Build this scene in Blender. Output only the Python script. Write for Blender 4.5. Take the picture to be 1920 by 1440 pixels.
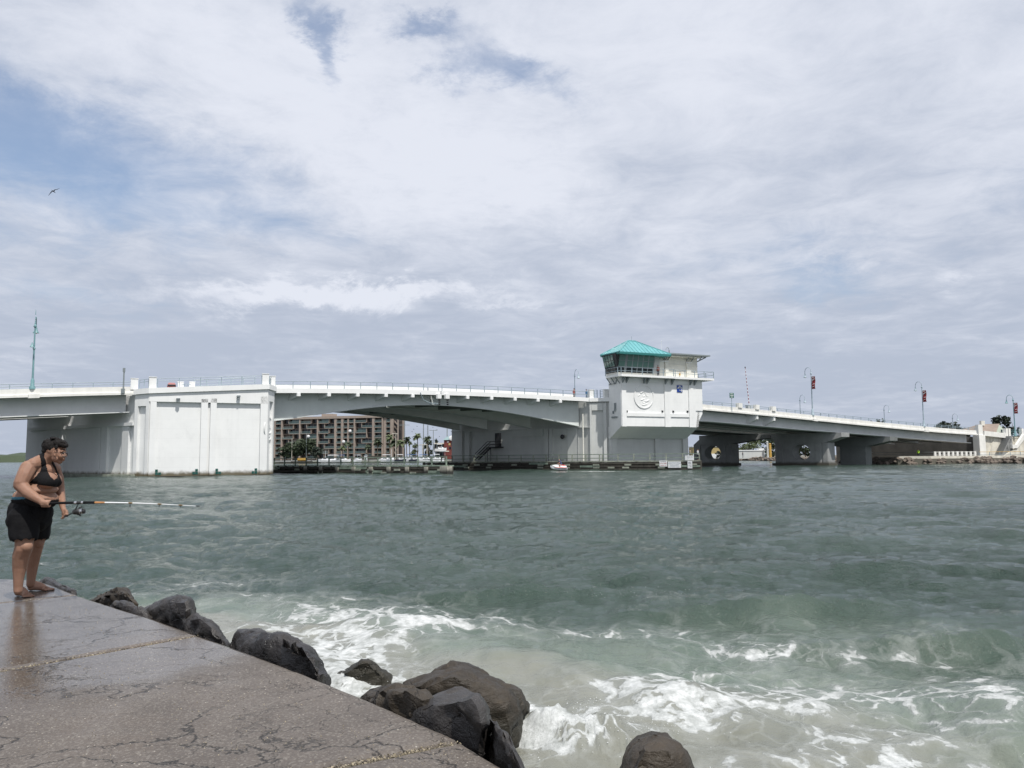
import bpy, bmesh, math, random
import numpy as np
from mathutils import Vector, Matrix, noise as mn

for _o in list(bpy.data.objects):
    bpy.data.objects.remove(_o)
scene = bpy.context.scene
COL = scene.collection
random.seed(7)

# ------------------------------------------------------------------ camera
CAM_H = 2.1                      # lens above the water
FPX = 1500.0                     # focal length in pixels of a 1920 wide picture
PITCH = math.atan(137.4 / FPX)
ROLL = 0.0079
Z0 = CAM_H
SLAB_Z = CAM_H - 1.45
_F = Vector((0, math.cos(PITCH), math.sin(PITCH)))
_R0 = Vector((1, 0, 0))
_U0 = Vector((0, -math.sin(PITCH), math.cos(PITCH)))
_R = math.cos(ROLL) * _R0 - math.sin(ROLL) * _U0
_U = math.sin(ROLL) * _R0 + math.cos(ROLL) * _U0
cam_d = bpy.data.cameras.new("camera")
cam = bpy.data.objects.new("camera", cam_d)
COL.objects.link(cam)
cam.matrix_world = Matrix((
    (_R.x, _U.x, -_F.x, 0), (_R.y, _U.y, -_F.y, 0), (_R.z, _U.z, -_F.z, CAM_H), (0, 0, 0, 1)))
cam_d.sensor_fit = 'HORIZONTAL'
cam_d.sensor_width = 36
cam_d.lens = 36 * FPX / 1920
cam_d.clip_start = 0.1
cam_d.clip_end = 20000
scene.camera = cam
scene.render.resolution_x, scene.render.resolution_y = 1024, 768

# ------------------------------------------------------------------ sun and sky
SUN_EL = math.radians(62)
SUN_H = Vector((0.50, -0.866))           # towards the sun, on plan: behind the camera, to the right
sun_d = bpy.data.lights.new("sun", 'SUN')
sun_d.energy = 4.8
sun_d.angle = math.radians(0.6)
sun_d.color = (1.0, 0.965, 0.91)
sun = bpy.data.objects.new("sun", sun_d)
COL.objects.link(sun)
_sd = Vector((SUN_H.x * math.cos(SUN_EL), SUN_H.y * math.cos(SUN_EL), math.sin(SUN_EL)))
sun.rotation_euler = _sd.to_track_quat('Z', 'Y').to_euler()
sun.location = (20, -30, 60)


class NT:
    """small helper round a node tree"""
    def __init__(s, tree):
        s.t = tree; s.n = tree.nodes; s.l = tree.links

    def node(s, typ, **kw):
        nd = s.n.new(typ)
        for k, v in kw.items():
            setattr(nd, k, v)
        return nd

    def put(s, sock, v):
        if hasattr(v, 'is_output') or hasattr(v, 'links'):
            s.l.new(v, sock)
        else:
            sock.default_value = v

    def math(s, op, a, b=0.0, c=None, clamp=False):
        nd = s.node('ShaderNodeMath', operation=op, use_clamp=clamp)
        s.put(nd.inputs[0], a); s.put(nd.inputs[1], b)
        if c is not None: s.put(nd.inputs[2], c)
        return nd.outputs[0]

    def vmath(s, op, a, b=None):
        nd = s.node('ShaderNodeVectorMath', operation=op)
        s.put(nd.inputs[0], a)
        if b is not None: s.put(nd.inputs[1], b)
        return nd.outputs[0]

    def scale(s, a, f):
        nd = s.node('ShaderNodeVectorMath', operation='SCALE')
        s.put(nd.inputs[0], a); s.put(nd.inputs['Scale'], f)
        return nd.outputs[0]

    def mapping(s, vec, scale=(1, 1, 1), rot=(0, 0, 0), loc=(0, 0, 0)):
        nd = s.node('ShaderNodeMapping')
        s.put(nd.inputs['Vector'], vec)
        nd.inputs['Scale'].default_value = scale
        nd.inputs['Rotation'].default_value = rot
        nd.inputs['Location'].default_value = loc
        return nd.outputs[0]

    def noise(s, vec, scale, detail=4.0, rough=0.5, dist=0.0, color=False, dim='3D'):
        nd = s.node('ShaderNodeTexNoise', noise_dimensions=dim)
        s.put(nd.inputs['Vector'], vec)
        s.put(nd.inputs['Scale'], scale)
        nd.inputs['Detail'].default_value = detail
        nd.inputs['Roughness'].default_value = rough
        nd.inputs['Distortion'].default_value = dist
        return nd.outputs[1 if color else 0]

    def voronoi(s, vec, scale, feature='F1', rnd=1.0, out='Distance'):
        nd = s.node('ShaderNodeTexVoronoi', feature=feature)
        s.put(nd.inputs['Vector'], vec)
        nd.inputs['Scale'].default_value = scale
        nd.inputs['Randomness'].default_value = rnd
        return nd.outputs[out]

    def smooth(s, v, a, b, lo=0.0, hi=1.0):
        nd = s.node('ShaderNodeMapRange', interpolation_type='SMOOTHSTEP')
        s.put(nd.inputs['Value'], v)
        s.put(nd.inputs['From Min'], a); s.put(nd.inputs['From Max'], b)
        s.put(nd.inputs['To Min'], lo); s.put(nd.inputs['To Max'], hi)
        return nd.outputs[0]

    def mix(s, f, a, b, blend='MIX'):
        nd = s.node('ShaderNodeMix', data_type='RGBA', blend_type=blend)
        s.put(nd.inputs[0], f); s.put(nd.inputs[6], a); s.put(nd.inputs[7], b)
        return nd.outputs[2]

    def sep(s, vec):
        nd = s.node('ShaderNodeSeparateXYZ'); s.put(nd.inputs[0], vec)
        return nd.outputs

    def comb(s, x, y, z):
        nd = s.node('ShaderNodeCombineXYZ')
        s.put(nd.inputs[0], x); s.put(nd.inputs[1], y); s.put(nd.inputs[2], z)
        return nd.outputs[0]

    def bump(s, h, strength=0.3, dist=0.02, normal=None):
        nd = s.node('ShaderNodeBump')
        s.put(nd.inputs['Height'], h)
        s.put(nd.inputs['Strength'], strength)
        nd.inputs['Distance'].default_value = dist
        if normal is not None: s.put(nd.inputs['Normal'], normal)
        return nd.outputs[0]


def rgb(*c):
    return (c[0], c[1], c[2], 1.0)


world = bpy.data.worlds.new("World")
scene.world = world
world.use_nodes = True
w = NT(world.node_tree)
w.n.clear()
sky = w.node('ShaderNodeTexSky', sky_type='NISHITA')
sky.sun_disc = False
sky.sun_elevation = SUN_EL
sky.sun_rotation = math.atan2(SUN_H.x, SUN_H.y)
sky.air_density = 1.0
sky.dust_density = 1.6
sky.ozone_density = 1.6
bg_sky = w.node('ShaderNodeBackground')
w.l.new(sky.outputs[0], bg_sky.inputs['Color'])
bg_sky.inputs['Strength'].default_value = 0.15
tc = w.node('ShaderNodeTexCoord')
D = w.vmath('NORMALIZE', tc.outputs['Generated'])
dx, dy, dz = w.sep(D)
el = w.math('ARCSINE', dz)                     # elevation, radians
az = w.math('ARCTAN2', dx, dy)                 # azimuth from +Y, radians
zc = w.math('ADD', w.math('MAXIMUM', dz, 0.0), 0.10)
px_ = w.math('DIVIDE', dx, zc)
py_ = w.math('DIVIDE', dy, zc)
layer = w.comb(px_, py_, 0.0)                  # the cloud sheet seen from below
big = w.noise(w.mapping(layer, loc=(3.1, 1.7, 0.3)), 0.55, 8.0, 0.55, 0.35)
mid = w.noise(w.mapping(layer, scale=(1.0, 0.8, 1), loc=(7.3, 2.2, 5.0)), 1.5, 9.0, 0.56, 0.5)
fine = w.noise(w.mapping(layer, loc=(1.3, 9.2, 2.0)), 4.5, 10.0, 0.66, 0.5)
warp = w.noise(w.comb(az, w.math('MULTIPLY', el, 1.7), 4.0), 6.0, 9.0, 0.68, 0.3, color=True)
wr = w.sep(warp)
az2 = w.math('ADD', az, w.math('MULTIPLY', w.math('SUBTRACT', wr[0], 0.5), 0.26))
el2 = w.math('ADD', el, w.math('MULTIPLY', w.math('SUBTRACT', wr[1], 0.5), 0.15))


def patch(px, py, rx, ry, tilt=0.0):
    """soft blob in the sky, centred where a picture position points"""
    v = _F + _R * ((px - 960) / FPX) + _U * ((720 - py) / FPX)
    v.normalize()
    a0, e0 = math.atan2(v.x, v.y), math.asin(v.z)
    ca, sa = math.cos(tilt), math.sin(tilt)
    u = w.math('SUBTRACT', az2, a0)
    q = w.math('SUBTRACT', el2, e0)
    u2 = w.math('ADD', w.math('MULTIPLY', u, ca), w.math('MULTIPLY', q, sa))
    q2 = w.math('SUBTRACT', w.math('MULTIPLY', q, ca), w.math('MULTIPLY', u, sa))
    u2 = w.math('MULTIPLY', u2, FPX / rx)
    q2 = w.math('MULTIPLY', q2, FPX / ry)
    r2 = w.math('ADD', w.math('MULTIPLY', u2, u2), w.math('MULTIPLY', q2, q2))
    return w.math('POWER', 2.718, w.math('MULTIPLY', r2, -1.0))


def total(items):
    out = None
    for it, k in items:
        t_ = w.math('MULTIPLY', it, k)
        out = t_ if out is None else w.math('ADD', out, t_)
    return out


# thin places where the blue shows through
holes = total([
    (patch(150, 300, 420, 105, -0.05), 0.50), (patch(60, 215, 190, 60), 0.20),
    (patch(605, 70, 45, 95, 0.5), 0.60), (patch(790, 40, 90, 30), 0.55),
    (patch(985, 145, 115, 42, -0.3), 0.55), (patch(860, 150, 60, 40), 0.36),
    (patch(400, 45, 40, 26), 0.22), (patch(1370, 470, 190, 60), 0.20), (patch(1500, 520, 220, 40), 0.16),
    (patch(520, 440, 260, 40), 0.16), (patch(80, 545, 160, 30), 0.20), (patch(1900, 340, 130, 60), 0.10)])
# bright bodies of cloud
lights = total([
    (patch(700, 250, 330, 150, -0.35), 0.50), (patch(880, 330, 240, 80), 0.45), (patch(330, 110, 260, 90), 0.25),
    (patch(540, 556, 170, 20), 1.5), (patch(760, 545, 150, 15), 1.0), (patch(940, 572, 120, 10), 0.42),
    (patch(1250, 60, 420, 160), 0.30), (patch(1530, 470, 110, 22, 0.18), 0.30), (patch(1790, 510, 26, 14), 0.40),
    (patch(1580, 570, 150, 14), 0.12), (patch(1000, 385, 190, 50), 0.25), (patch(80, 688, 90, 7), 0.25)])
cover = w.math('ADD', w.math('MULTIPLY', w.math('SUBTRACT', big, 0.5), 0.85),
               w.math('MULTIPLY', w.math('SUBTRACT', mid, 0.5), 0.55))
cover = w.math('ADD', cover, w.math('MULTIPLY', w.math('SUBTRACT', fine, 0.5), 0.55))
cover = w.math('ADD', cover, 0.66)
cover = w.math('SUBTRACT', cover, w.math('MULTIPLY', holes, 1.16))
cover = w.math('ADD', cover, w.math('MULTIPLY', lights, 0.45))
# near the horizon the sheet is seen edge on and closes up
cover = w.math('ADD', cover, w.smooth(el, 0.26, 0.02, 0.0, 0.16))
mask = w.smooth(cover, -0.14, 0.64, 0.20, 0.98)
# light and grey in the cloud
band = w.noise(w.comb(w.math('MULTIPLY', az, 1.6), w.math('MULTIPLY', el, 14.0), 1.0), 1.7, 6.0, 0.6, 0.3)
crisp = w.noise(w.comb(w.math('MULTIPLY', az, 9.0), w.math('MULTIPLY', el, 26.0), 3.0), 2.2, 8.0, 0.65, 0.4)
tone = w.math('ADD', w.math('MULTIPLY', w.math('SUBTRACT', mid, 0.5), 0.95),
              w.math('MULTIPLY', w.math('SUBTRACT', band, 0.5), w.smooth(el, 0.34, 0.12, 0.18, 0.75)))
tone = w.math('ADD', tone, w.math('MULTIPLY', w.math('SUBTRACT', fine, 0.5), 0.95))
tone = w.math('ADD', tone, w.math('MULTIPLY', lights, w.math('ADD', 0.12, w.math('MULTIPLY', crisp, 1.2))))
tone = w.math('ADD', tone, w.smooth(el, 0.06, 0.40, 0.15, 0.62))
tone = w.smooth(tone, 0.0, 1.05)
ccol = w.mix(tone, rgb(0.515, 0.575, 0.70), rgb(0.855, 0.89, 0.985))
bg_cl = w.node('ShaderNodeBackground')
w.l.new(ccol, bg_cl.inputs['Color'])
bg_cl.inputs['Strength'].default_value = 0.92
mx = w.node('ShaderNodeMixShader')
w.l.new(mask, mx.inputs[0]); w.l.new(bg_sky.outputs[0], mx.inputs[1]); w.l.new(bg_cl.outputs[0], mx.inputs[2])
wo = w.node('ShaderNodeOutputWorld')
w.l.new(mx.outputs[0], wo.inputs['Surface'])

scene.view_settings.view_transform = 'Standard'
scene.view_settings.look = 'None'
scene.view_settings.exposure = 0.0
scene.view_settings.gamma = 1.0
scene.view_settings.use_curve_mapping = False
scene.render.engine = 'CYCLES'
scene.cycles.use_denoising = True
scene.cycles.max_bounces = 6
scene.cycles.diffuse_bounces = 3
scene.cycles.glossy_bounces = 3
scene.cycles.transparent_max_bounces = 6

# ------------------------------------------------------------------ from the picture to the place
def ray(px, py):
    return _F + _R * ((px - 960) / FPX) + _U * ((720 - py) / FPX)


def at(px, py, Y):
    v = ray(px, py); k = Y / v.y
    return Vector((v.x * k, Y, CAM_H + v.z * k))


def at_z(px, py, z):
    v = ray(px, py); k = (z - CAM_H) / v.z
    return Vector((v.x * k, v.y * k, z))


BA, BB = 124.0, 0.5              # the near edge of the bridge stands over Y = BA + BB * X
_th = math.atan(BB)
E = Vector((math.cos(_th), math.sin(_th), 0))          # along the bridge
NB = Vector((-E.y, E.x, 0))                            # across it, away from the camera
CH = Vector((-math.sin(math.radians(55)), math.cos(math.radians(55)), 0))  # along the channel
MS = CH / CH.dot(NB)                                   # one metre across, following the skew


def on_bridge(px, py, wv=0.0):
    """picture position on the vertical plane wv metres behind the near edge"""
    v = ray(px, py)
    k = (BA + wv / E.x) / (v.y - BB * v.x)
    return Vector((v.x * k, v.y * k, CAM_H + v.z * k))


def s_of(px, py, wv=0.0):
    p = on_bridge(px, py, wv) - Vector((0, BA, 0)) - MS * wv
    return p.x * E.x + p.y * E.y


def BP(s, wv, z):
    p = Vector((0, BA, 0)) + E * s + MS * wv
    return Vector((p.x, p.y, z))


# ------------------------------------------------------------------ objects
def link(o, parent=None):
    COL.objects.link(o)
    if parent is not None:
        o.parent = parent
    return o


def tag(o, label=None, cat=None, group=None, kind=None):
    if label: o['label'] = label
    if cat: o['category'] = cat
    if group: o['group'] = group
    if kind: o['kind'] = kind
    return o


def thing(name, loc, label, cat, group=None):
    o = bpy.data.objects.new(name, None)
    o.location = loc
    o.empty_display_size = 0.3
    link(o)
    return tag(o, label, cat, group)


def world_of(o):
    p = Vector((0, 0, 0))
    while o is not None:
        p += Vector(o.location); o = o.parent
    return p


def kids(o):
    return [c for c in bpy.data.objects if c.parent is o]


def copy_tree(o, parent=None, table=None):
    if table is None:
        table = {}
        for c in bpy.data.objects:
            if c.parent is not None:
                table.setdefault(c.parent.name, []).append(c)
    c = o.copy(); link(c)
    if parent is not None:
        c.parent = parent
    for ch in table.get(o.name, []):
        copy_tree(ch, c, table)
    return c


class MB:
    """collects shapes in world coordinates, then links them as ONE mesh object"""
    def __init__(s):
        s.v = []; s.f = []; s.m = []; s.mi = 0

    def add(s, vs, fs):
        b = len(s.v)
        s.v += [Vector(p) for p in vs]
        s.f += [tuple(b + i for i in f) for f in fs]
        s.m += [s.mi] * len(fs)
        return s

    def hexa(s, p):
        """8 corners: bottom ring 0-3, top ring 4-7"""
        return s.add(p, [(3, 2, 1, 0), (4, 5, 6, 7), (0, 1, 5, 4), (1, 2, 6, 5), (2, 3, 7, 6), (3, 0, 4, 7)])

    def box(s, c, size, ax=None):
        c = Vector(c); a = Vector((1, 0, 0)) if ax is None else Vector((ax[0], ax[1], 0)).normalized()
        b = Vector((-a.y, a.x, 0)); u = Vector((0, 0, 1))
        x, y, z = size[0] / 2, size[1] / 2, size[2] / 2
        return s.hexa([c + a * i * x + b * j * y + u * k * z
                       for k in (-1, 1) for (i, j) in ((-1, -1), (1, -1), (1, 1), (-1, 1))])

    def prism(s, poly, z0, z1):
        n = len(poly)
        zz0 = z0 if isinstance(z0, (list, tuple)) else [z0] * n
        zz1 = z1 if isinstance(z1, (list, tuple)) else [z1] * n
        vs = [(p[0], p[1], zz0[i]) for i, p in enumerate(poly)] + [(p[0], p[1], zz1[i]) for i, p in enumerate(poly)]
        fs = [tuple(range(n))[::-1], tuple(range(n, 2 * n))]
        fs += [(i, (i + 1) % n, n + (i + 1) % n, n + i) for i in range(n)]
        return s.add(vs, fs)

    def loft(s, rings, cap=True):
        n = len(rings[0]); vs = [p for r in rings for p in r]; fs = []
        for k in range(len(rings) - 1):
            for i in range(n):
                j = (i + 1) % n
                fs.append((k * n + i, k * n + j, (k + 1) * n + j, (k + 1) * n + i))
        if cap:
            fs.append(tuple(range(n))[::-1])
            fs.append(tuple((len(rings) - 1) * n + i for i in range(n)))
        return s.add(vs, fs)

    def tube(s, pts, r, n=8, cap=True):
        pts = [Vector(p) for p in pts]
        rr = r if isinstance(r, (list, tuple)) else [r] * len(pts)
        rings = []
        for i, p in enumerate(pts):
            d = (pts[min(i + 1, len(pts) - 1)] - pts[max(i - 1, 0)])
            d = d.normalized() if d.length > 1e-9 else Vector((0, 0, 1))
            ref = Vector((0, 0, 1)) if abs(d.z) < 0.9 else Vector((0, 1, 0))
            a = d.cross(ref).normalized(); b = d.cross(a)
            rings.append([p + (a * math.cos(2 * math.pi * k / n) + b * math.sin(2 * math.pi * k / n)) * rr[i] for k in range(n)])
        return s.loft(rings, cap)

    def lathe(s, c, prof, n=12):
        """prof: (radius, height) pairs about a vertical axis at c"""
        c = Vector(c)
        return s.loft([[c + Vector((r * math.cos(2 * math.pi * k / n), r * math.sin(2 * math.pi * k / n), h)) for k in range(n)]
                       for r, h in prof])

    def ball(s, c, r, n=10, m=7):
        c = Vector(c); R = Vector(r) if hasattr(r, '__len__') else Vector((r, r, r))
        rings = []
        for j in range(m + 1):
            t = math.pi * j / m
            st = max(math.sin(t), 0.02)
            rings.append([c + Vector((R.x * st * math.cos(2 * math.pi * k / n), R.y * st * math.sin(2 * math.pi * k / n),
                                      -R.z * math.cos(t))) for k in range(n)])
        return s.loft(rings)

    def mesh(s, name, mats, org=Vector((0, 0, 0)), smooth=False):
        me = bpy.data.meshes.new(name)
        me.from_pydata([tuple(p - org) for p in s.v], [], s.f)
        for m_ in (mats if isinstance(mats, (list, tuple)) else [mats]):
            me.materials.append(m_)
        if s.m and max(s.m) > 0:
            me.polygons.foreach_set('material_index', s.m)
        bm = bmesh.new(); bm.from_mesh(me)
        bmesh.ops.recalc_face_normals(bm, faces=bm.faces)
        bm.to_mesh(me); bm.free()
        if smooth:
            me.polygons.foreach_set('use_smooth', [True] * len(me.polygons))
            try: me.set_sharp_from_angle(angle=math.radians(40))
            except Exception: pass
        me.update()
        return me

    def build(s, name, mats, parent=None, smooth=False, label=None):
        me = s.mesh(name, mats, world_of(parent) if parent is not None else Vector((0, 0, 0)), smooth)
        o = bpy.data.objects.new(name, me)
        link(o, parent)
        if label: o['label'] = label
        return o


def inst(name, me, loc, parent=None, rz=0.0):
    """another object with shared mesh data; loc is a world position"""
    o = bpy.data.objects.new(name, me)
    o.location = Vector(loc) - (world_of(parent) if parent is not None else Vector((0, 0, 0)))
    o.rotation_euler.z = rz
    return link(o, parent)


class Wall:
    """a vertical face from p0 to p1 (left to right as seen from outside)"""
    def __init__(s, p0, p1):
        s.p0 = Vector((p0[0], p0[1], 0)); d = Vector((p1[0] - p0[0], p1[1] - p0[1], 0))
        s.L = d.length; s.a = d.normalized(); s.o = Vector((s.a.y, -s.a.x, 0))

    def hit(s, px, py):
        v = ray(px, py)
        k = (s.p0 - Vector((0, 0, 0))).dot(s.o) / v.dot(s.o)
        p = Vector((0, 0, CAM_H)) + v * k
        return (p - s.p0).dot(s.a), p.z

    def pt(s, l, o, z):
        p = s.p0 + s.a * l + s.o * o
        return Vector((p.x, p.y, z))

    def box(s, mb, l0, l1, z0, z1, o0, o1):
        return mb.hexa([s.pt(l, o, z) for z in (z0, z1) for (l, o) in ((l0, o1), (l1, o1), (l1, o0), (l0, o0))])

    def quad(s, mb, q, o0, o1):
        """q: four (l, z) going round; a slab of that outline from depth o0 to o1"""
        n = len(q)
        vs = [s.pt(l, o1, z) for l, z in q] + [s.pt(l, o0, z) for l, z in q]
        fs = [tuple(range(n)), tuple(range(2 * n - 1, n - 1, -1))] + [(i, (i + 1) % n, n + (i + 1) % n, n + i) for i in range(n)]
        return mb.add(vs, fs)


# ------------------------------------------------------------------ materials
def new_mat(name):
    m = bpy.data.materials.new(name); m.use_nodes = True
    t = NT(m.node_tree)
    bs = t.n.get('Principled BSDF')
    return m, t, bs


def mat(name, col, rough=0.6, var=0.12, scale=3.0, bump=0.0, bscale=30.0, metal=0.0, spec=0.5, streak=0.0, stain=None, lifts=0.0):
    """procedural paint, stone, cloth or metal: base colour with mottling, streaks and fine relief"""
    m, t, bs = new_mat(name)
    co = t.node('ShaderNodeTexCoord').outputs['Object']
    geo = t.node('ShaderNodeNewGeometry').outputs['Position']
    n1 = t.noise(geo, scale, 6.0, 0.6)
    f = t.smooth(n1, 0.3, 0.72, 1.0 - var, 1.0 + var)
    if streak:
        st = t.noise(t.mapping(geo, scale=(0.55, 0.55, 0.05)), 2.0, 6.0, 0.68)
        f = t.math('MULTIPLY', f, t.smooth(st, 0.42, 0.75, 1.0, 1.0 - streak))
    if lifts:
        zz_ = t.math('ADD', t.sep(geo)[2], t.math('MULTIPLY', t.noise(geo, .2, 2.0), .15))
        fr = t.math('FRACT', t.math('MULTIPLY', zz_, .82))
        f = t.math('MULTIPLY', f, t.smooth(fr, 0.0, .045, 1.0 - lifts, 1.0))
        blot = t.noise(t.mapping(geo, scale=(1, 1, .55)), .9, 7.0, .68)
        f = t.math('MULTIPLY', f, t.smooth(blot, .55, .74, 1.0, 1.0 - lifts * 1.1))
    col_s = t.mix(1.0, rgb(*col), (0, 0, 0, 1), 'MULTIPLY')
    nd = col_s.node
    cb = t.comb(f, f, f)
    t.l.new(cb, nd.inputs[7])
    out = col_s
    if stain:
        z = t.sep(geo)[2]
        zz = t.math('ADD', z, t.math('MULTIPLY', t.math('SUBTRACT', t.noise(geo, 1.3, 5.0, 0.6), 0.5), stain[2]))
        out = t.mix(t.smooth(zz, stain[0], stain[1], 1.0, 0.0), out, rgb(*stain[3]))
    t.l.new(out, bs.inputs['Base Color'])
    t.put(bs.inputs['Roughness'], t.smooth(n1, 0.25, 0.75, max(0.02, rough - 0.08), min(1, rough + 0.08)))
    bs.inputs['Metallic'].default_value = metal
    bs.inputs['Specular IOR Level'].default_value = spec
    if bump:
        t.l.new(t.bump(t.noise(geo, bscale, 5.0, 0.6), bump, 0.02), bs.inputs['Normal'])
    return m


M = {}
TIDE = (0.22, 0.85, 0.8, (0.13, 0.11, 0.07))
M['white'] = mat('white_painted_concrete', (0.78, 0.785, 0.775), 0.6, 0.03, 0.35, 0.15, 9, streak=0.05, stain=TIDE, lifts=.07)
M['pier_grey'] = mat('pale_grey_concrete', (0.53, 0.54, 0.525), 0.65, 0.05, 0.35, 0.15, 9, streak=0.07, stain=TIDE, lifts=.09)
M['girder'] = mat('grey_painted_steel', (0.60, 0.63, 0.615), 0.5, 0.04, 0.6, 0.0, streak=0.04)
M['approach_steel'] = mat('pale_grey_painted_girder', (0.72, 0.73, 0.715), 0.55, 0.05, 0.5, streak=0.04)
M['under'] = mat('shade_darkened_underside', (0.16, 0.17, 0.165), 0.7, 0.1, 0.7)  # dark tone carries the shade under the decks in the colour itself
M['parapet'] = mat('sun_bleached_parapet', (0.76, 0.75, 0.71), 0.65, 0.06, 0.9, streak=0.12)
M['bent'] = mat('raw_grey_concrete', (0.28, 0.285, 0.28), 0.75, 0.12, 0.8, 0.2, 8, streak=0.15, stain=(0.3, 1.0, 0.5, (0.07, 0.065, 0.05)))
M['abut'] = mat('cream_abutment_concrete', (0.62, 0.59, 0.51), 0.75, 0.12, 0.8, 0.2, 8, streak=0.25)
M['asphalt'] = mat('road_asphalt', (0.06, 0.06, 0.062), 0.85, 0.1, 2)
M['rail'] = mat('blue_grey_rail_paint', (0.27, 0.34, 0.38), 0.5, 0.08, 2)
M['teal_metal'] = mat('teal_lamp_paint', (0.16, 0.30, 0.32), 0.45, 0.1, 2)
M['pale_metal'] = mat('pale_blue_lamp_paint', (0.34, 0.42, 0.47), 0.45, 0.1, 2)
M['roof_teal'] = mat('turquoise_metal_roof', (0.12, 0.345, 0.365), 0.5, 0.06, 0.8, streak=0.08)
M['roof_teal_dark'] = mat('turquoise_fascia', (0.05, 0.25, 0.24), 0.45, 0.06, 0.8)
M['cream'] = mat('cream_stucco', (0.70, 0.69, 0.62), 0.7, 0.05, 0.7, 0.1, 12, streak=0.06)
M['grey_trim'] = mat('grey_canopy_metal', (0.22, 0.25, 0.26), 0.5, 0.06, 1)
M['dark'] = mat('dark_opening', (0.025, 0.027, 0.03), 0.6, 0.2, 2)
M['black'] = mat('black_rubber', (0.012, 0.012, 0.013), 0.5, 0.2, 4)
M['wood'] = mat('dark_wet_timber', (0.055, 0.050, 0.040), 0.8, 0.35, 1.6, 0.3, 10)
M['wood_pale'] = mat('weathered_grey_timber', (0.30, 0.32, 0.26), 0.85, 0.25, 1.4, 0.3, 12, streak=0.3)
M['wood_green'] = mat('green_grey_timber', (0.20, 0.25, 0.20), 0.85, 0.25, 1.4, 0.3, 12)
M['pile_bleached'] = mat('bleached_timber_pile', (0.42, 0.40, 0.34), 0.85, 0.25, 2.0, 0.3, 12, stain=(0.2, 0.9, 0.5, (0.03, 0.03, 0.025)))
M['tile'] = mat('dark_green_glazed_tile', (0.02, 0.09, 0.075), 0.25, 0.2, 3)
M['sign_white'] = mat('white_sign_sheet', (0.74, 0.75, 0.75), 0.5, 0.03, 2)
M['sign_blue'] = mat('blue_sign_sheet', (0.012, 0.05, 0.27), 0.4, 0.05, 2)
M['sign_green'] = mat('green_sign_sheet', (0.012, 0.11, 0.075), 0.4, 0.05, 2)
M['sign_red'] = mat('red_sign_ink', (0.42, 0.03, 0.03), 0.5, 0.05, 2)
M['ink'] = mat('dark_sign_ink', (0.05, 0.055, 0.07), 0.5, 0.05, 2)
M['ink_blue'] = mat('grey_blue_sign_ink', (0.28, 0.33, 0.40), 0.5, 0.05, 2)
M['banner'] = mat('red_banner_cloth', (0.24, 0.022, 0.026), 0.7, 0.2, 3)
M['gold'] = mat('ochre_paint', (0.50, 0.30, 0.06), 0.6, 0.1, 2)
M['steel'] = mat('bright_steel', (0.60, 0.61, 0.62), 0.25, 0.05, 6, metal=1.0)

mg, tg, bg_ = new_mat('green_tinted_window_glass')
bg_.inputs['Base Color'].default_value = rgb(0.09, 0.17, 0.15)
bg_.inputs['Roughness'].default_value = 0.06
bg_.inputs['Specular IOR Level'].default_value = 0.9
M['glass'] = mg
mg, tg, bg_ = new_mat('dark_window_glass')
bg_.inputs['Base Color'].default_value = rgb(0.015, 0.02, 0.024)
bg_.inputs['Roughness'].default_value = 0.08
M['glass_dark'] = mg
M['asphalt_lot'] = M['asphalt']

# ------------------------------------------------------------------ water
# foam attribute: where spray and spent breakers lie; milk: churned sand near the rocks
EDGE = [(-0.02 + 3.0, 3.73 - 3.4), (-0.02, 3.73), (-0.87, 4.83), (-2.2, 6.23), (-3.6, 7.6), (-4.9, 8.9), (-5.6, 9.6)]


def edge_dist(x, y):
    """metres seaward of the slab's edge"""
    best = np.full(x.shape, 1e9)
    for (x0, y0), (x1, y1) in zip(EDGE[:-1], EDGE[1:]):
        vx, vy = x1 - x0, y1 - y0
        L2 = vx * vx + vy * vy
        tt = np.clip(((x - x0) * vx + (y - y0) * vy) / L2, 0, 1)
        d = np.hypot(x - x0 - tt * vx, y - y0 - tt * vy)
        best = np.minimum(best, d)
    return best


def ocean_tile(N, L, wind, wdir, cut, seed, spread=2.0):
    rng = np.random.default_rng(seed)
    k1 = 2 * np.pi * np.fft.fftfreq(N, L / N)
    kx, ky = np.meshgrid(k1, k1, indexing='ij')
    k = np.hypot(kx, ky); k[0, 0] = 1e-6
    Lw = wind * wind / 9.81
    c = (kx * wdir[0] + ky * wdir[1]) / k
    P = np.exp(-1 / (k * Lw) ** 2) / k ** 4 * np.abs(c) ** spread * np.exp(-(k * cut) ** 2)
    P[c < 0] *= 0.25
    P[0, 0] = 0
    h0 = (rng.normal(size=(N, N)) + 1j * rng.normal(size=(N, N))) * np.sqrt(P)
    h = np.fft.ifft2(h0).real
    sc = 1 / h.std()
    dxx = np.fft.ifft2(-1j * kx / k * h0).real * sc
    dyy = np.fft.ifft2(-1j * ky / k * h0).real * sc
    return h * sc, dxx, dyy


def tile_at(tile, L, x, y):
    N = tile.shape[0]
    u = (x / L) % 1.0 * N; v = (y / L) % 1.0 * N
    i = np.floor(u).astype(int); j = np.floor(v).astype(int)
    fu = u - i; fv = v - j
    i %= N; j %= N; i1 = (i + 1) % N; j1 = (j + 1) % N
    return (tile[i, j] * (1 - fu) * (1 - fv) + tile[i1, j] * fu * (1 - fv) + tile[i, j1] * (1 - fu) * fv + tile[i1, j1] * fu * fv)


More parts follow.
